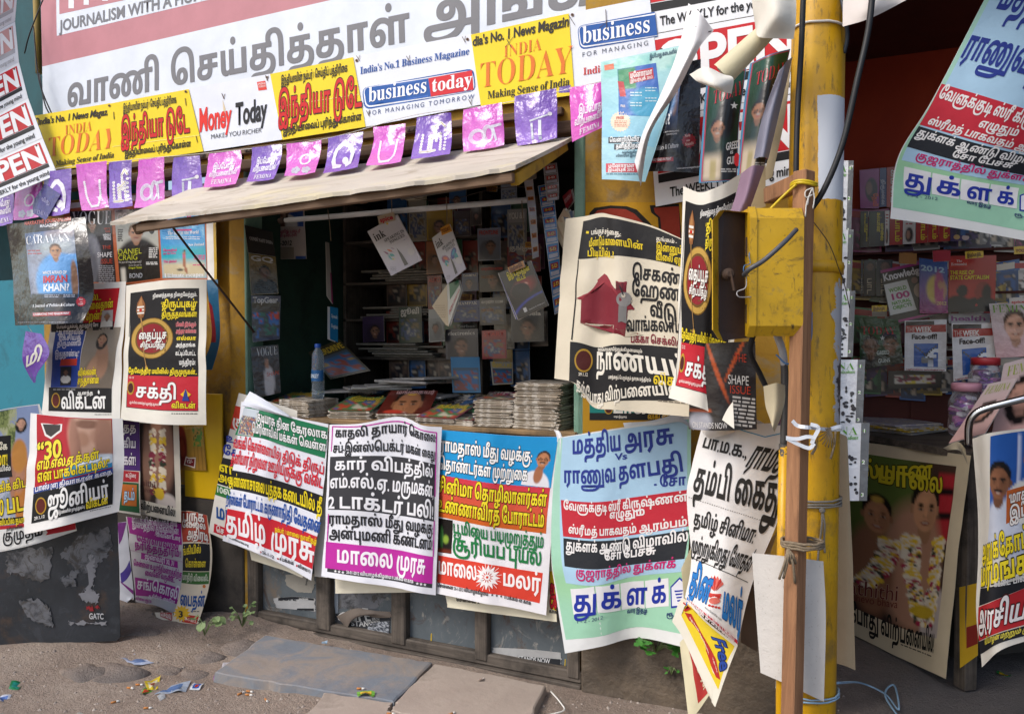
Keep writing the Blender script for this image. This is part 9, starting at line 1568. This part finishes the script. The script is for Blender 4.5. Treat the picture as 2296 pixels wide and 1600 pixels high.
im([(1030,985),(1330,868),(1498,1290),(1218,1425)],.03,'#101014',lambda s:(s.pic(s.A_(0,.28,1,1),30,34,Pic('#0e0e14').e(.95,1.1,1.15,.55,'#2c3c9c',.06).e(1.0,1.14,1.15,.55,'#0c0c12',.08).e(.62,.18,.28,.2,'#7c1c20',.9).e(.62,.18,.07,.05,'#e0a090',.8).e(.4,.3,.3,.22,'#5c3a40',.08).e(.4,.31,.285,.215,'#0e0e14',.05)),s.t('இது உதயத்தின்',.2,.9,.18,.09,'#d0c020'),s.t('வட்டம்',.42,.7,.3,.07,'#d0c020'),s.t('Good Earth Publication',.42,.95,.93,.03,'#a8a8a8','R'),s.R(s.A_(.26,.84,.36,.93),'#b8b8b8',3)),'black book with a red star over a blue planet, hanging at the right',4,th=.012)
im([(1022,985),(1032,988),(1220,1428),(1190,1420)],.035,'#a8a49c',lambda s:s.R(s.A_(.3,.1,.7,1),'#24288c',1),'blue spine and page edges of the black planet book',5)
for k,(q,c,t,tc,lab)in enumerate((([(1115,935),(1262,868),(1280,925),(1135,985)],'#a86c18','இந்தியா டுடே','#4c1410','orange clip on the black planet book'),([(478,560),(562,518),(592,588),(492,630)],'#c8881c','TODAY','#6c2c10','orange clip on the right butterfly magazine'),([(640,655),(752,655),(752,712),(640,712)],'#a8a49c','spice','#a01c2c','grey clip with red letters beside the right butterfly magazine'),([(908,1165),(1090,1165),(1090,1218),(908,1218)],'#16161a','Forbes','#b8b8b8','black clip with white letters at the back'),([(625,1458),(820,1458),(820,1512),(625,1512)],'#16161a','Forbes','#b8b8b8','black clip with white letters over the dark blue comics'),([(665,1185),(778,1185),(776,1245),(665,1250)],'#b08018','இந்தியா டுடே','#5c1810','mustard clip over the dark blue comic'),([(1280,690),(1360,690),(1360,745),(1280,745)],'#b08018','TODAY','#6c2810','mustard clip by the hanging sachets'),([(915,160),(1015,160),(1012,215),(918,212)],'#b0801c','இந்தியா','#5c1810','mustard clip above the tube'),([(910,525),(990,520),(1000,600),(920,602)],'#7c1c20','','#000','crimson clip on the current affairs magazine'))):mag('H',q,[.01,.09,.9,.9,.86,.86,.5,.9,.9][k],c,(lambda t,tc:lambda s:s.t(t,.08,.92,.78,.5,tc,'B')if t else None)(t,tc),lab,720+k,'clips inside the kiosk',nm='clip',th=.008)
mag('G',[(1605,448),(1758,408),(1778,486),(1622,530)],.015,'#b0a288',lambda s:s.t('spice',.1,.9,.8,.55,'#b82438','B'),'beige clip with red letters on the left butterfly magazine',731,'clips inside the kiosk',nm='clip',th=.008)
for a,b,lab in(((877,415),(878,520),'string holding the left butterfly magazine'),((1000,440),(1002,500),'string holding the right butterfly magazine'),((1170,450),(1176,590),'string holding the black planet book'),((735,470),(742,540),'string holding the edge-on folder')):cord('string',[W(*a,.05),W((a[0]+b[0])/2+1,(a[1]+b[1])/2,.05),W(*b,.04)],.002,M_rope,lab,'string')
rr=random.Random(9)
BK_=[(175,300,340,690,'#8c8878','','pale poster of three men'),(345,390,592,680,'#a8881c','','ochre entrance guide'),(610,400,760,640,'#3c3638','','dark grey cover beside the ochre guide'),(828,565,1045,870,'#7c8494','FRONTLINE','current affairs cover with a white top'),(1110,385,1290,835,'#8c8c88','YOU & I','tall pale society cover'),(342,690,505,1000,'#94582a','','orange crafts cover'),(356,1012,490,1330,'#6c2a2c','AUTO','red motoring cover'),(680,990,835,1160,'#24386c','CHAMPAK','dark blue comic, upper one'),(600,1250,850,1450,'#24386c','CHAMPAK','dark blue comic, lower one'),(845,910,1088,1165,'#2c2a2c','competition success','exam review cover, upper one'),(848,1222,1092,1480,'#2c2a2c','competition success','exam review cover, lower one'),(525,1520,830,1800,'#4a4a50','electronics','film wrapped electronics cover'),(870,1530,1100,1800,'#8c2a30','START','red business cover'),(1145,1330,1455,1640,'#3a3c40','Kamsela','portrait cover with pale blue title'),(85,1310,300,1650,'#2a3c30','ஜூவி','green cover with red letters'),(365,1330,510,1640,'#8c9090','','pale travel cover'),(1110,715,1420,980,'#7c2c30','குங்குமம்','red weekly behind the planet book'),(560,200,720,380,'#2a5a8c','','blue cover over the tube'),(1050,150,1200,330,'#8890a0','','pale cover over the tube'),(-260,1400,-60,1640,'#3c2c4c','','violet cover at the far back'),(100,60,330,290,'#6c7c8c','செய்தி','blue paper over the tube'),(760,330,860,540,'#544c44','','brown cover near the white topped one')]
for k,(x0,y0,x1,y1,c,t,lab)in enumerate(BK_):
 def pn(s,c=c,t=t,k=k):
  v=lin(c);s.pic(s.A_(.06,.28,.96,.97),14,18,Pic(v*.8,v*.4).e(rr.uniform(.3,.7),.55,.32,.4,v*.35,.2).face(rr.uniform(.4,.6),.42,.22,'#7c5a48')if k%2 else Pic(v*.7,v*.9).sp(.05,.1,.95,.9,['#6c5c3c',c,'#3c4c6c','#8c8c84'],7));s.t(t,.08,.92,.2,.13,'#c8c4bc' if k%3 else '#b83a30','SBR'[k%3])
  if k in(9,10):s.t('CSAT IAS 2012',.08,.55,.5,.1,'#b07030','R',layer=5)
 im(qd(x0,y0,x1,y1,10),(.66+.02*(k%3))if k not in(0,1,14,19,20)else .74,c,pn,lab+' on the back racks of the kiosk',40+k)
im([(125,1025),(305,1020),(305,1290),(125,1290)],1.08,'#2a2a26',lambda s:s.disc((215,1155),88,130,'#98948c',2),'dark card with a pale round label at the back of the kiosk',70)
mag('G',[(500,385),(905,330),(930,850),(640,856)],.27,'#a8a09c',lambda s:(s.pic([(500,380),(900,340),(905,545),(505,550)],22,14,Pic('#24488c').e(.45,.9,.4,.6,'#b8b8b8',.1).face(.45,.2,.2,'#5c3a2c')),s.T('கிளினிங் பவுடர்',(615,615),(875,600),26,'#8c2a4c'),s.T('லட்சுமி டிரேடர்ஸ்',(612,650),(845,636),24,'#8c2a4c'),s.T('7-2-2012',(628,728),(795,722),44,'#1c2420','B'),s.R((640,740,815,850),'#7c766c',2),s.R((830,825,928,852),'#24488c',3)),'tear-off calendar with a large date inside the left of the kiosk',780,IN)
mag('G',[(345,530),(612,596),(640,830),(382,792)],(-.01,.1,.1,-.01),'#141416',lambda s:s.t('CONDÉ NAST INDIA',.12,.95,.52,.13,'#a8a8a8','R'),'black hanger card with white lettering by the green jamb',781,IN)
for k,(q,c,t,lab)in enumerate((([(385,800),(642,832),(668,1180),(408,1192)],'#6c5c34','GQ','film wrapped cover with a dark suited man below the black hanger'),([(408,1196),(690,1200),(680,1610),(425,1640)],'#3c3c4c','TopGear','film wrapped motoring cover below the dark suited man'))):mag('G',q,(0,.1,.1,0),c,(lambda t:lambda s:(s.pic(s.A_(.02,.14,.98,.98),16,20,Pic('#6c5a34','#2a2420').face(.55,.35,.2,'#5c4230',shirt='#1c1816')if t=='GQ' else Pic('#4a4434','#26304c').sp(.05,.3,.95,.95,['#a83a24','#2c5c9c','#3c4048','#285c50'],6)),s.t(t,.06,.9,.16,.13,'#a8a8a8','B')))(t),lab,782+k,IN,mat=M_film)
mag('X',[(562,778),(624,772),(630,880),(572,892)],(.02,.12,.12,.02),'#2a2226',lambda s:(s.pic(s.A_(.1,.15,.9,1),12,18,Pic('#2a2024').e(.6,.7,.25,.4,'#a8a4a8',.2).e(.55,.25,.1,.1,'#8c6450',.2)),s.t('VOGUE',.2,.95,.2,.17,'#a8a8a8','I'),s.t('SHAPE',.5,.98,.62,.08,'#a83c28','L')),'dark fashion cover standing at the left end of the counter',785,IN,mat=M_film)
mag('G',[(1120,690),(1150,700),(1185,1280),(1130,1200)],(.1,.14,.14,.1),'#a8a49c',lambda s:s.R(s.A_(.7,.5,1,1),'#8c2c60',2),'pale folder hanging edge on from a yellow clip',786,IN)
mag('G',[(1155,1300),(1232,1318),(1232,1640),(1158,1610)],(.1,.15,.15,.1),'#1c6c9c',lambda s:(s.t('Speak',.12,.9,.32,.1,'#c8d4dc'),s.t('English',.12,.95,.62,.1,'#c8d4dc')),'blue language course book hanging in a yellow clip left of centre',787,IN,th=.02)
def strip(view,rows,n,cols,label,seed):
 s=Sheet(view,rows,base='#a8a8ac',n=(4,40),crumple=.002,seed=seed,freq=12)
 P=lambda u,v:tuple(px(s.base_pt(np.array([[u,v]])))[0]);s.view='X'
 for k in range(n):v0,v1=k/n,(k+1)/n;s.R([P(.04,v0+.006),P(.96,v0+.006),P(.96,v1-.006),P(.04,v1-.006)],cols[0],1);s.R([P(.15,v0+.2/n),P(.85,v0+.2/n),P(.85,v0+.55/n),P(.15,v0+.55/n)],cols[1],2);s.T('S-D',P(.25,v0+.48/n),P(.75,v0+.48/n),1,cols[2],'B',tl=P(.25,v0+.28/n));s.R([P(.12,v0+.66/n),P(.88,v0+.66/n),P(.88,v0+.9/n),P(.12,v0+.9/n)],'#a8a4ac',2)
 s.done('sachet_strip',M_foil,label,'sachets','sachet strips by the right jamb')
strip('H',[[(1262,60,.03),(1350,50,.03)],[(1310,400,.0),(1385,395,.02)],[(1350,850,.02),(1412,830,.04)]],7,['#b0a8a4','#a86020','#5c1c10'],'strip of white and orange sachets beside the tube end',800);strip('H',[[(1400,160,.06),(1545,130,.08)],[(1470,640,.04),(1590,620,.06)],[(1560,1380,.06),(1640,1330,.08)]],9,['#2a6aa0','#8c2430','#c8a82c'],'strip of blue and red sachets near the right jamb',801);strip('H',[[(1452,-40,.05),(1580,-60,.07)],[(1470,150,.04),(1600,130,.06)],[(1490,310,.05),(1600,290,.07)]],4,['#7c6c68','#a83430','#c8c0b8'],'strip of silver sachets hanging under the end of the shutter',802)
mag('H',[(1630,262),(1712,190),(1735,300),(1672,388)],(.1,.03,.03,.1),'#7c1824',lambda s:s.t('FEMINA',.1,.95,.6,.3,'#c8a0a4','R'),'crimson cover sticking out beside the right jamb',803,IN,th=.01)
for k in range(3):mag('H',[(1545+38*k,560-50*k),(1650+38*k,370+10*k),(1720+10*k,480+40*k),(1640+30*k,760-60*k)],(.09-.02*k,.03-.004*k,.03-.004*k,.09-.02*k),['#a8947c','#b0a890','#5c6c84'][k],lambda s:s.R(s.A_(0,0,.2,1),'#b8ac94',1),['tan book at the back of the bundle by the right jamb','middle book of the bundle by the right jamb','front blue grey book of the bundle by the right jamb'][k],804+k,IN,th=.012)
rk=empty('newspaper_rack',(-2.5,1.05,1.1),'dark rack of folded newspapers at the back left of the kiosk','rack')
for z in(1.35,1.58,1.8,2.05):MB().box((XL+.02,.8,z),(-2.0,1.2,z+.015)).build('shelf',M_old,rk)
for x in(XL+.02,-2.0):MB().box((x,.8,ZS),(x+.02,1.2,2.3)).build('upright',M_oldv,rk)
for k in range(16):
 z=(1.367,1.597,1.817)[k%3]+.014*(k//3);x=-2.45+rr.uniform(-.14,.14);tag(MB().box((x-.22,.74+rr.uniform(0,.06),z),(x+.2,1.15,z+.012),.004).build('folded_newspaper',surf('newsprint%d'%(k%3),['#8c8880','#7c7870','#9c968c'][k%3],'#6c6860',30,bumps=.2)if 'newsprint%d'%(k%3)not in MATS else MATS['newsprint%d'%(k%3)]),'folded newspaper lying in the dark rack at the back left','newspaper','newspapers in the rack')
rs=random.Random(77);CP='magazines piled on the counter'
def cp(u,y,z=0):return np.array([W(u,700,y)[0],y,ZS+.0006+z])
def stack(u,v,rot,n,w_,d_,t,cols,lab,top=None,sh=.006,tilt=.0):
 c=cp(u,v);z=pile(c,rot,n,w_,d_,t,cols,lab,CP,sh)
 if top:
  M=Matrix.Translation((c[0],c[1],z+.0012))@Matrix.Rotation(rot,4,'Z');q=[tuple(M@Vector((x*w_/2,y*d_/2,tilt*(y>0))))for x,y in((-1,1),(1,1),(1,-1),(-1,-1))]
  s=Sheet('X',[[q[0],q[1]],[q[3],q[2]]],'w',base=top[0],n=(8,8),crumple=.002,seed=int(u),thick=.0011);e=[tuple(px(np.array(p)))for p in q]
  P=lambda a,b:tuple(px(s.base_pt(np.array([[a,b]])))[0]);top[1](s,P);s.done('magazine',M_cover,top[2],'magazine','topmost magazines of the counter piles')
 return z
def tamil(t,c):return lambda s,P:(s.R([P(.03,.03),P(.97,.03),P(.97,.97),P(.03,.97)],lambda X,Y:Pic('#2c6c4c','#8c3c2c').sp(.05,.25,.95,.95,['#c8a030','#3a5c9c','#b84830','#3c7c4c','#c8c0a8'],6)(X,Y),1),s.T(t,P(.1,.3),P(.9,.3),1,c,tl=P(.1,.06)))
def lady(s,P):s.pic([P(.02,.02),P(.98,.02),P(.98,.98),P(.02,.98)],36,36,Pic('#6c241c','#4c1c16').e(.5,.5,.5,.6,'#5c241a',.4).face(.5,.56,.3,'#a8704c',hair='#17100d').e(.5,.16,.1,.05,'#d8b040',.3).e(.3,.95,.2,.1,'#b83c2c',.3),1);s.T('மங்கையர்',P(.15,.17),P(.95,.17),1,'#c8a0a0',tl=P(.15,.03),layer=4)
CR=['#a39684','#938676','#ab9e8b','#8a7d6e']
stack(655,.16,.1,13,.2,.27,.0042,['#8c8478','#3a5c8c','#a39684','#2c4c8c'],'magazine in the leftmost blue topped pile on the counter',('#28488c',tamil('கல்கண்டு','#d8b030'),'blue and orange comic on top of the leftmost counter pile'),tilt=.04)
stack(692,.08,-.1,20,.2,.22,.0042,CR,'cream edged magazine in the short pile before the water bottle')
stack(805,.15,.25,9,.22,.28,.0042,CR,'cream edged magazine under the green comic',('#2c7048',tamil('சிறுவர்','#d8c030'),'green and yellow comic lying left of the smiling woman cover'),tilt=.05)
stack(915,.19,.35,8,.25,.3,.0042,CR,'cream edged magazine under the smiling woman cover',('#6c241c',lady,'red brown cover with a smiling woman lying in the middle of the counter'),tilt=.09)
stack(1000,.1,.05,7,.2,.24,.0042,CR,'cream edged magazine in the low pile right of the smiling woman cover',('#8c3a4c',tamil('நக்கீரன்','#d8c030'),'yellow lettered cover on the low pile right of the smiling woman cover'),tilt=.04)
stack(1052,.09,-.1,6,.16,.2,.0042,CR,'magazine in the lowest pile left of the two tall ones',('#8c2430',tamil('குமுதம்','#e0d8c8'),'crimson weekly on the lowest pile left of the two tall ones'))
stack(1125,.11,.12,30,.18,.24,.0042,CR,'cream edged magazine in the second tallest counter pile',('#c8c0b0',tamil('தேவி','#b83048'),'pale weekly on top of the second tallest counter pile'),.008)
stack(1228,.13,-.05,24,.22,.27,.0042,CR,'cream edged magazine in the lower half of the tallest counter pile',None,.007);z1=ZS+.0006+24*.0042
c=cp(1228,.13);pile(np.array([c[0]-.005,c[1],z1+.0006]),.06,24,.21,.26,.0042,CR,'cream edged magazine in the upper half of the tallest counter pile',CP,.008)
NP=surf('grey_newsprint','#a8a6a4','#8a8886',60,rough=.9,bumps=.2)
for k in range(14):
 c=cp(800+26*(k%7)+rs.uniform(-10,20),.42+.04*(k%3));M=Matrix.Translation((c[0],c[1],ZS+.012+.013*k))@Matrix.Rotation(rs.uniform(-.5,.9),4,'Z')@Matrix.Rotation(rs.uniform(-.05,.05),4,'Y');tag(MB().box((-.16,-.11,-.006),(.16,.11,.006),.004,M).build('folded_newspaper',NP),'folded newspaper in the loose grey heap behind the counter covers','newspaper','newspapers heaped on the counter')
for k,(q,c,t)in enumerate((([(690,790),(760,760),(830,830),(740,850)],'#3c3820','OVERDRIVE'),([(1010,800),(1075,800),(1078,880),(1015,880)],'#1c6c9c',''),([(1100,810),(1150,812),(1150,860),(1105,862)],'#98948c','மோட்டார்'))):mag('X',q,(.5,.58,.56,.5),c,(lambda t:lambda s:(s.pic(s.A_(.05,.3,.95,.95),12,12,Pic('#3c4c5c').sp(.05,.1,.95,.95,['#b08c2c','#2c5c8c','#8c3c2c','#1c6c9c'],5)),s.t(t,.05,.95,.24,.16,'#c8a82c','B')))(t),['yellow lettered motoring cover leaning behind the water bottle','blue comic with an orange animal shape standing behind the counter piles','pale motor magazine standing behind the tall piles'][k],900+k,IN)
for k in range(46):
 q=cp(rs.uniform(770,1200),rs.uniform(.3,.7));M=Matrix.Translation((q[0],q[1],ZS+.01+.1*rs.random()*(q[1]-.1)))@Matrix.Rotation(rs.uniform(-.7,.7),4,'Z')@Matrix.Rotation(rs.uniform(.12,.5),4,'X');c=rs.choice(['#b8b4ac','#a83c2c','#c8a030','#3c6ca0','#b0aca8','#4c8c5c','#9c3c70'])
 tag(MB().box((-.1,-.13,-.002),(.1,.13,.002),0,M).build('magazine',MATS.get('cover '+c)or surf('cover '+c,c,c,30,stain=['#c8c0b4','#3c3430'],stain_at=(.5,.53),stain_scale=12,rough=.4,bumps=.1)),'cover among the overlapping magazines heaped at the back of the counter','magazine','heap at the back of the counter')
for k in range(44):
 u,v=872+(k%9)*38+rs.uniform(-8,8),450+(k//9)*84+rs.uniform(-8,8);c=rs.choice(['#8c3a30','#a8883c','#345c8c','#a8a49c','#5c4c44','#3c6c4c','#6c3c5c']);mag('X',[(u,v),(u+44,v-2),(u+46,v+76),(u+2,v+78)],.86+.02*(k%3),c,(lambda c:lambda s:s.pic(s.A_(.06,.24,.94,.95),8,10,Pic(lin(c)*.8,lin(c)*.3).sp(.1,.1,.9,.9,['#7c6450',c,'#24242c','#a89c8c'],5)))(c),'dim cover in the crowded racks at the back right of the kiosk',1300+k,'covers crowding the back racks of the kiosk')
M_wat=bpy.data.materials.new('clear_bottle');M_wat.use_nodes=True;b_=M_wat.node_tree.nodes['Principled BSDF'];b_.inputs['Base Color'].default_value=(.78,.9,1,1);b_.inputs['Transmission Weight'].default_value=.9;b_.inputs['Roughness'].default_value=.06;b_.inputs['IOR'].default_value=1.2
bt=cp(712,.1,20*.0042+.001);bo=empty('water_bottle',bt,'clear plastic water bottle with a blue cap and blue label standing on the counter','bottle');C_=tuple(bt);
prof=[(.026,0),(.031,.006),(.0325,.03)]+[(.0325-.002*(k%2),.035+.008*k)for k in range(6)]+[(.0325,.09),(.0325,.15)]+[(.0325-.0022*(k%2),.155+.009*k)for k in range(6)]+[(.031,.215),(.024,.24),(.0145,.255),(.0135,.268)]
MB().lathe(prof,C_,24).build('bottle_body',M_wat,bo);MB().lathe([(.0155,.262),(.016,.264),(.016,.28),(.014,.283)],C_,20).build('cap',plain('blue_cap','#1450b0',.35),bo)
s=Sheet('X',[[(bt[0]+.0334*math.sin(a),bt[1]-.0334*math.cos(a),bt[2]+z)for a in np.linspace(-1.9,1.6,15)]for z in(.148,.12,.092)],'w',base='#1a5c96',n=(28,4),crumple=0,seed=901,thick=.0004);P=lambda u,v:tuple(px(s.base_pt(np.array([[u,v]])))[0]);s.T('KINLEY',P(.36,.7),P(.76,.7),1,'#d8e4ec','S',tl=P(.36,.35));s.done('bottle_label',M_gloss,None,None,parent=bo)
def litter(V,q,cols,label,seed,nm='wrapper',z=.012,grp='litter on the ground'):
 p=[G(*vw(V,a),z)for a in q];s=Sheet('X',[[p[0],p[1]],[p[3],p[2]]],'w',base=cols[0],n=(8,6),crumple=.006,seed=seed,freq=26);g=[tuple(px(np.array(a)))for a in p];c=np.mean(g,0)
 if len(cols)>1:s.R([tuple(c+(np.array(a)-c)*.62)for a in g],cols[1],1)
 if len(cols)>2:s.R([tuple(c+(np.array(a)-c)*.3)for a in g],cols[2],2)
 o=s.done(nm,M_foil,label,'litter',grp);o.location.z=float(GZ(o.location.x,o.location.y))+.004 if z<.03 else z-.008
for k,a in enumerate(((([(990,1070),(1090,1030),(1275,1105),(1110,1125)]),['#b8c4dc','#6c88b8'],'pale blue plastic bag scrap on the dirt in front of the steel plate'),([(1190,1290),(1325,1225),(1300,1330),(1215,1345)],['#d8c030','#e0d8b0','#b83020'],'yellow wrapper in the cluster on the dirt'),([(1265,1335),(1575,1260),(1530,1345),(1265,1370)],['#a8b4c4','#5c7cac'],'crumpled silver and blue bag in the cluster on the dirt'),([(1595,1265),(1690,1255),(1645,1325),(1560,1322)],['#d8dce0','#2468c0','#b83020'],'blue sachet at the right end of the cluster on the dirt'),([(1150,1360),(1200,1330),(1260,1345),(1170,1385)],['#4c8c2c','#b84020'],'green and orange wrapper below the yellow one'),([(1295,1390),(1350,1365),(1370,1400),(1320,1425)],['#b0b4b8'],'crumpled grey paper ball below the silver bag'),([(95,1290),(205,1275),(150,1345),(70,1335)],['#1c7c4c','#2a9c8c'],'green sachet on the dirt at the lower left'),([(-20,1400),(95,1382),(60,1435),(-20,1440)],['#c8ccd8','#4c6cac'],'blue and white sachet at the left edge'),([(1765,1215),(1835,1212),(1820,1245),(1760,1250)],['#b06cb8','#d8c8dc'],'small violet wrapper beside the broken slab'),([(1840,1115),(1890,1110),(1880,1160),(1820,1170)],['#d0ccd0'],'white scrap of paper near the broken slab'),([(1895,1120),(1995,1055),(2000,1080),(1905,1155)],['#a89c90'],'dirty card strip near the broken slab'),([(580,1575),(660,1530),(760,1575),(620,1600)],['#a8a49c'],'grey paper at the bottom edge'))):litter('M',a[0],a[1],a[2],920+k,z=.02)
litter('P',[(775,900),(890,905),(885,930),(780,925)],['#6ca838','#d8b030'],'green and yellow sachet lying on the blue grey slab',935,z=.04);litter('P',[(1540,825),(1578,812),(1570,832),(1535,836)],['#d8d0c8','#c05c2c'],'small white and orange scrap on the dusty slab',936,z=.038);litter('P',[(85,625),(190,565),(210,568),(95,632)],['#c86048','#e0c8c0'],'orange checked wrapper stuck behind the blue grey slab',937);litter('S',[(768,1410),(830,1420),(828,1432),(770,1424)],['#3c8c4c','#c89c30'],'green sweet wrapper on the tar at the right',938,z=.0);litter('P',[(555,590),(590,585),(588,605),(552,606)],['#a8c4dc'],'pale blue scrap behind the blue grey slab',939,z=.03)
M_fil=plain('cigarette_filter','#b8783c',.8);M_cig=plain('cigarette_paper','#d8d4cc',.8)
for k,(V,x,y,an,z)in enumerate((('M',1075,1325,.2,.02),('M',1150,1295,.4,.02),('M',950,1455,1.0,.015),('P',45,900,1.3,.0),('P',95,912,.2,.0),('P',205,948,-.5,.0),('P',100,892,.1,.0),('P',990,1045,.4,.03),('P',1375,1045,1.2,.032),('P',800,888,.4,.036),('M',1220,1515,.5,.01),('Q',745,1390,-.6,.0))):
 c=G(*vw(V,(x,y)),z);c[2]=float(GZ(c[0],c[1]))+.005 if z<.03 else z-.006;d=np.array([math.cos(an),math.sin(an),0]);b=empty('cigarette_end',c,'trodden cigarette end with an orange filter lying on the ground','cigarette end','cigarette ends on the ground');MB().tube([c-d*.016,c+d*.004],.0042,8).build('filter',M_fil,b);MB().tube([c+d*.004,c+d*.017],.004,8).build('paper',M_cig,b)
for k,(x,y,r)in enumerate(((950,1185,.11),(1590,1190,.06),(1190,870,.07),(1720,1040,.07),(1960,985,.08),(1390,1160,.05),(700,1200,.09))):
 c=G(*vw('M',(x,y)),.02);bm=bmesh.new();bmesh.ops.create_icosphere(bm,subdivisions=4,radius=1);f=vnoise(70+k)
 for v in bm.verts:e=1+.5*float(f(np.array([v.co.x*1.6+9]),np.array([v.co.y*1.6+v.co.z+9]))[0]);v.co=Vector((v.co.x*r*1.4*e,v.co.y*r*e,v.co.z*r*.5*e))
 for fc in bm.faces:fc.smooth=True
 mb=MB();mb.bm.free();mb.bm=bm;o=mb.build('stone',MATS['street_dirt'],None,(0,0,0));o.location=(c[0],c[1],float(GZ(c[0],c[1]))-r*.22);tag(o,'dusty half buried stone in the trodden dirt left of the slabs','stone','stones in the dirt')
cord('rope',[Dp(1875,1530,2.5),G(1930,1530,.06),G(1985,1555,.01),G(2015,1590,.01),G(2005,1535,.02),G(1985,1560,.015),G(2040,1640,.01)],.004,MATS['blue_twine'],'thin pale blue rope curling over the tar from the pole foot','rope')
cord('straw',[G(*vw('P',(2000,915)),.01),G(*vw('P',(2060,985)),.012),G(*vw('P',(2082,1035)),.01),G(*vw('P',(1980,1065)),.01)],.0035,MATS['cigarette_paper'],'bent white plastic strap lying on the ground right of the dusty slab','strap')
M_leaf=surf('dusty_leaf','#4a6432','#7c8c5c',20,rough=.6,bumps=.1);M_leaf2=surf('fresh_leaf','#2f6a22','#4c8c34',20,rough=.5,bumps=.1)
def plant(c,n,h,r,sz,mat,label,seed,lobes=False):
 rs_=random.Random(seed);p=empty('weed_plant',c,label,'plant');st=MB();lf=MB();c=np.array(c)
 for k in range(n):
  a=rs_.uniform(0,6.28);q=c+np.array([r*math.cos(a)*rs_.uniform(.3,1),r*.6*math.sin(a),h*rs_.uniform(.3,1)]);st.tube([c,(c+q)/2+np.array([0,0,.02]),q],.0018,5);d=Vector((math.cos(a),math.sin(a)*.6-.3,rs_.uniform(-.6,.5))).normalized();w2=d.cross(Vector((0,-.4,1))).normalized();L=sz*rs_.uniform(.6,1.1)
  pr=[(0,.08),(.25,.5),(.5,.42),(.6,.2),(.75,.3),(1,0)]if lobes else[(0,.05),(.25,.42),(.55,.48),(.8,.28),(1,0)]
  bt_=[Vector(q)+d*(L*x)+w2*(L*y)+Vector((0,0,-.15*L*x*x))for x,y in pr];bb=[Vector(q)+d*(L*x)-w2*(L*y)+Vector((0,0,-.15*L*x*x))for x,y in pr[:-1]];md=[Vector(q)+d*(L*x)+Vector((0,0,-.15*L*x*x-.08*L))for x,y in pr[:-1]];V=[[lf.bm.verts.new(v)for v in g]for g in(bt_,md,bb)]
  for g in(0,2):
   for i in range(len(pr)-2):lf.bm.faces.new((V[g][i],V[g][i+1],V[1][i+1],V[1][i]))
   lf.bm.faces.new((V[g][len(pr)-2]if g==2 else V[g][len(pr)-2],V[0][-1],V[1][-1]))
 st.build('stem',M_leaf,p);lf.build('leaves',mat,p)
plant(G(*vw('M',(1690,950)),.02),8,.1,.08,.06,M_leaf,'dusty broad leaved weed under the curling striped poster',1);plant(G(*vw('M',(2000,880)),.03),16,.13,.07,.025,M_leaf,'small spiky weed at the left foot of the panels',2);plant(W(*vw('Q',(800,1150)),-.045),26,.07,.09,.045,M_leaf2,'fresh green weed growing from the plinth under the pale blue bill',3,True);plant(W(*vw('Q',(915,1310)),-.05),7,.02,.03,.02,M_leaf2,'tiny green seedling low on the plinth',4,True)
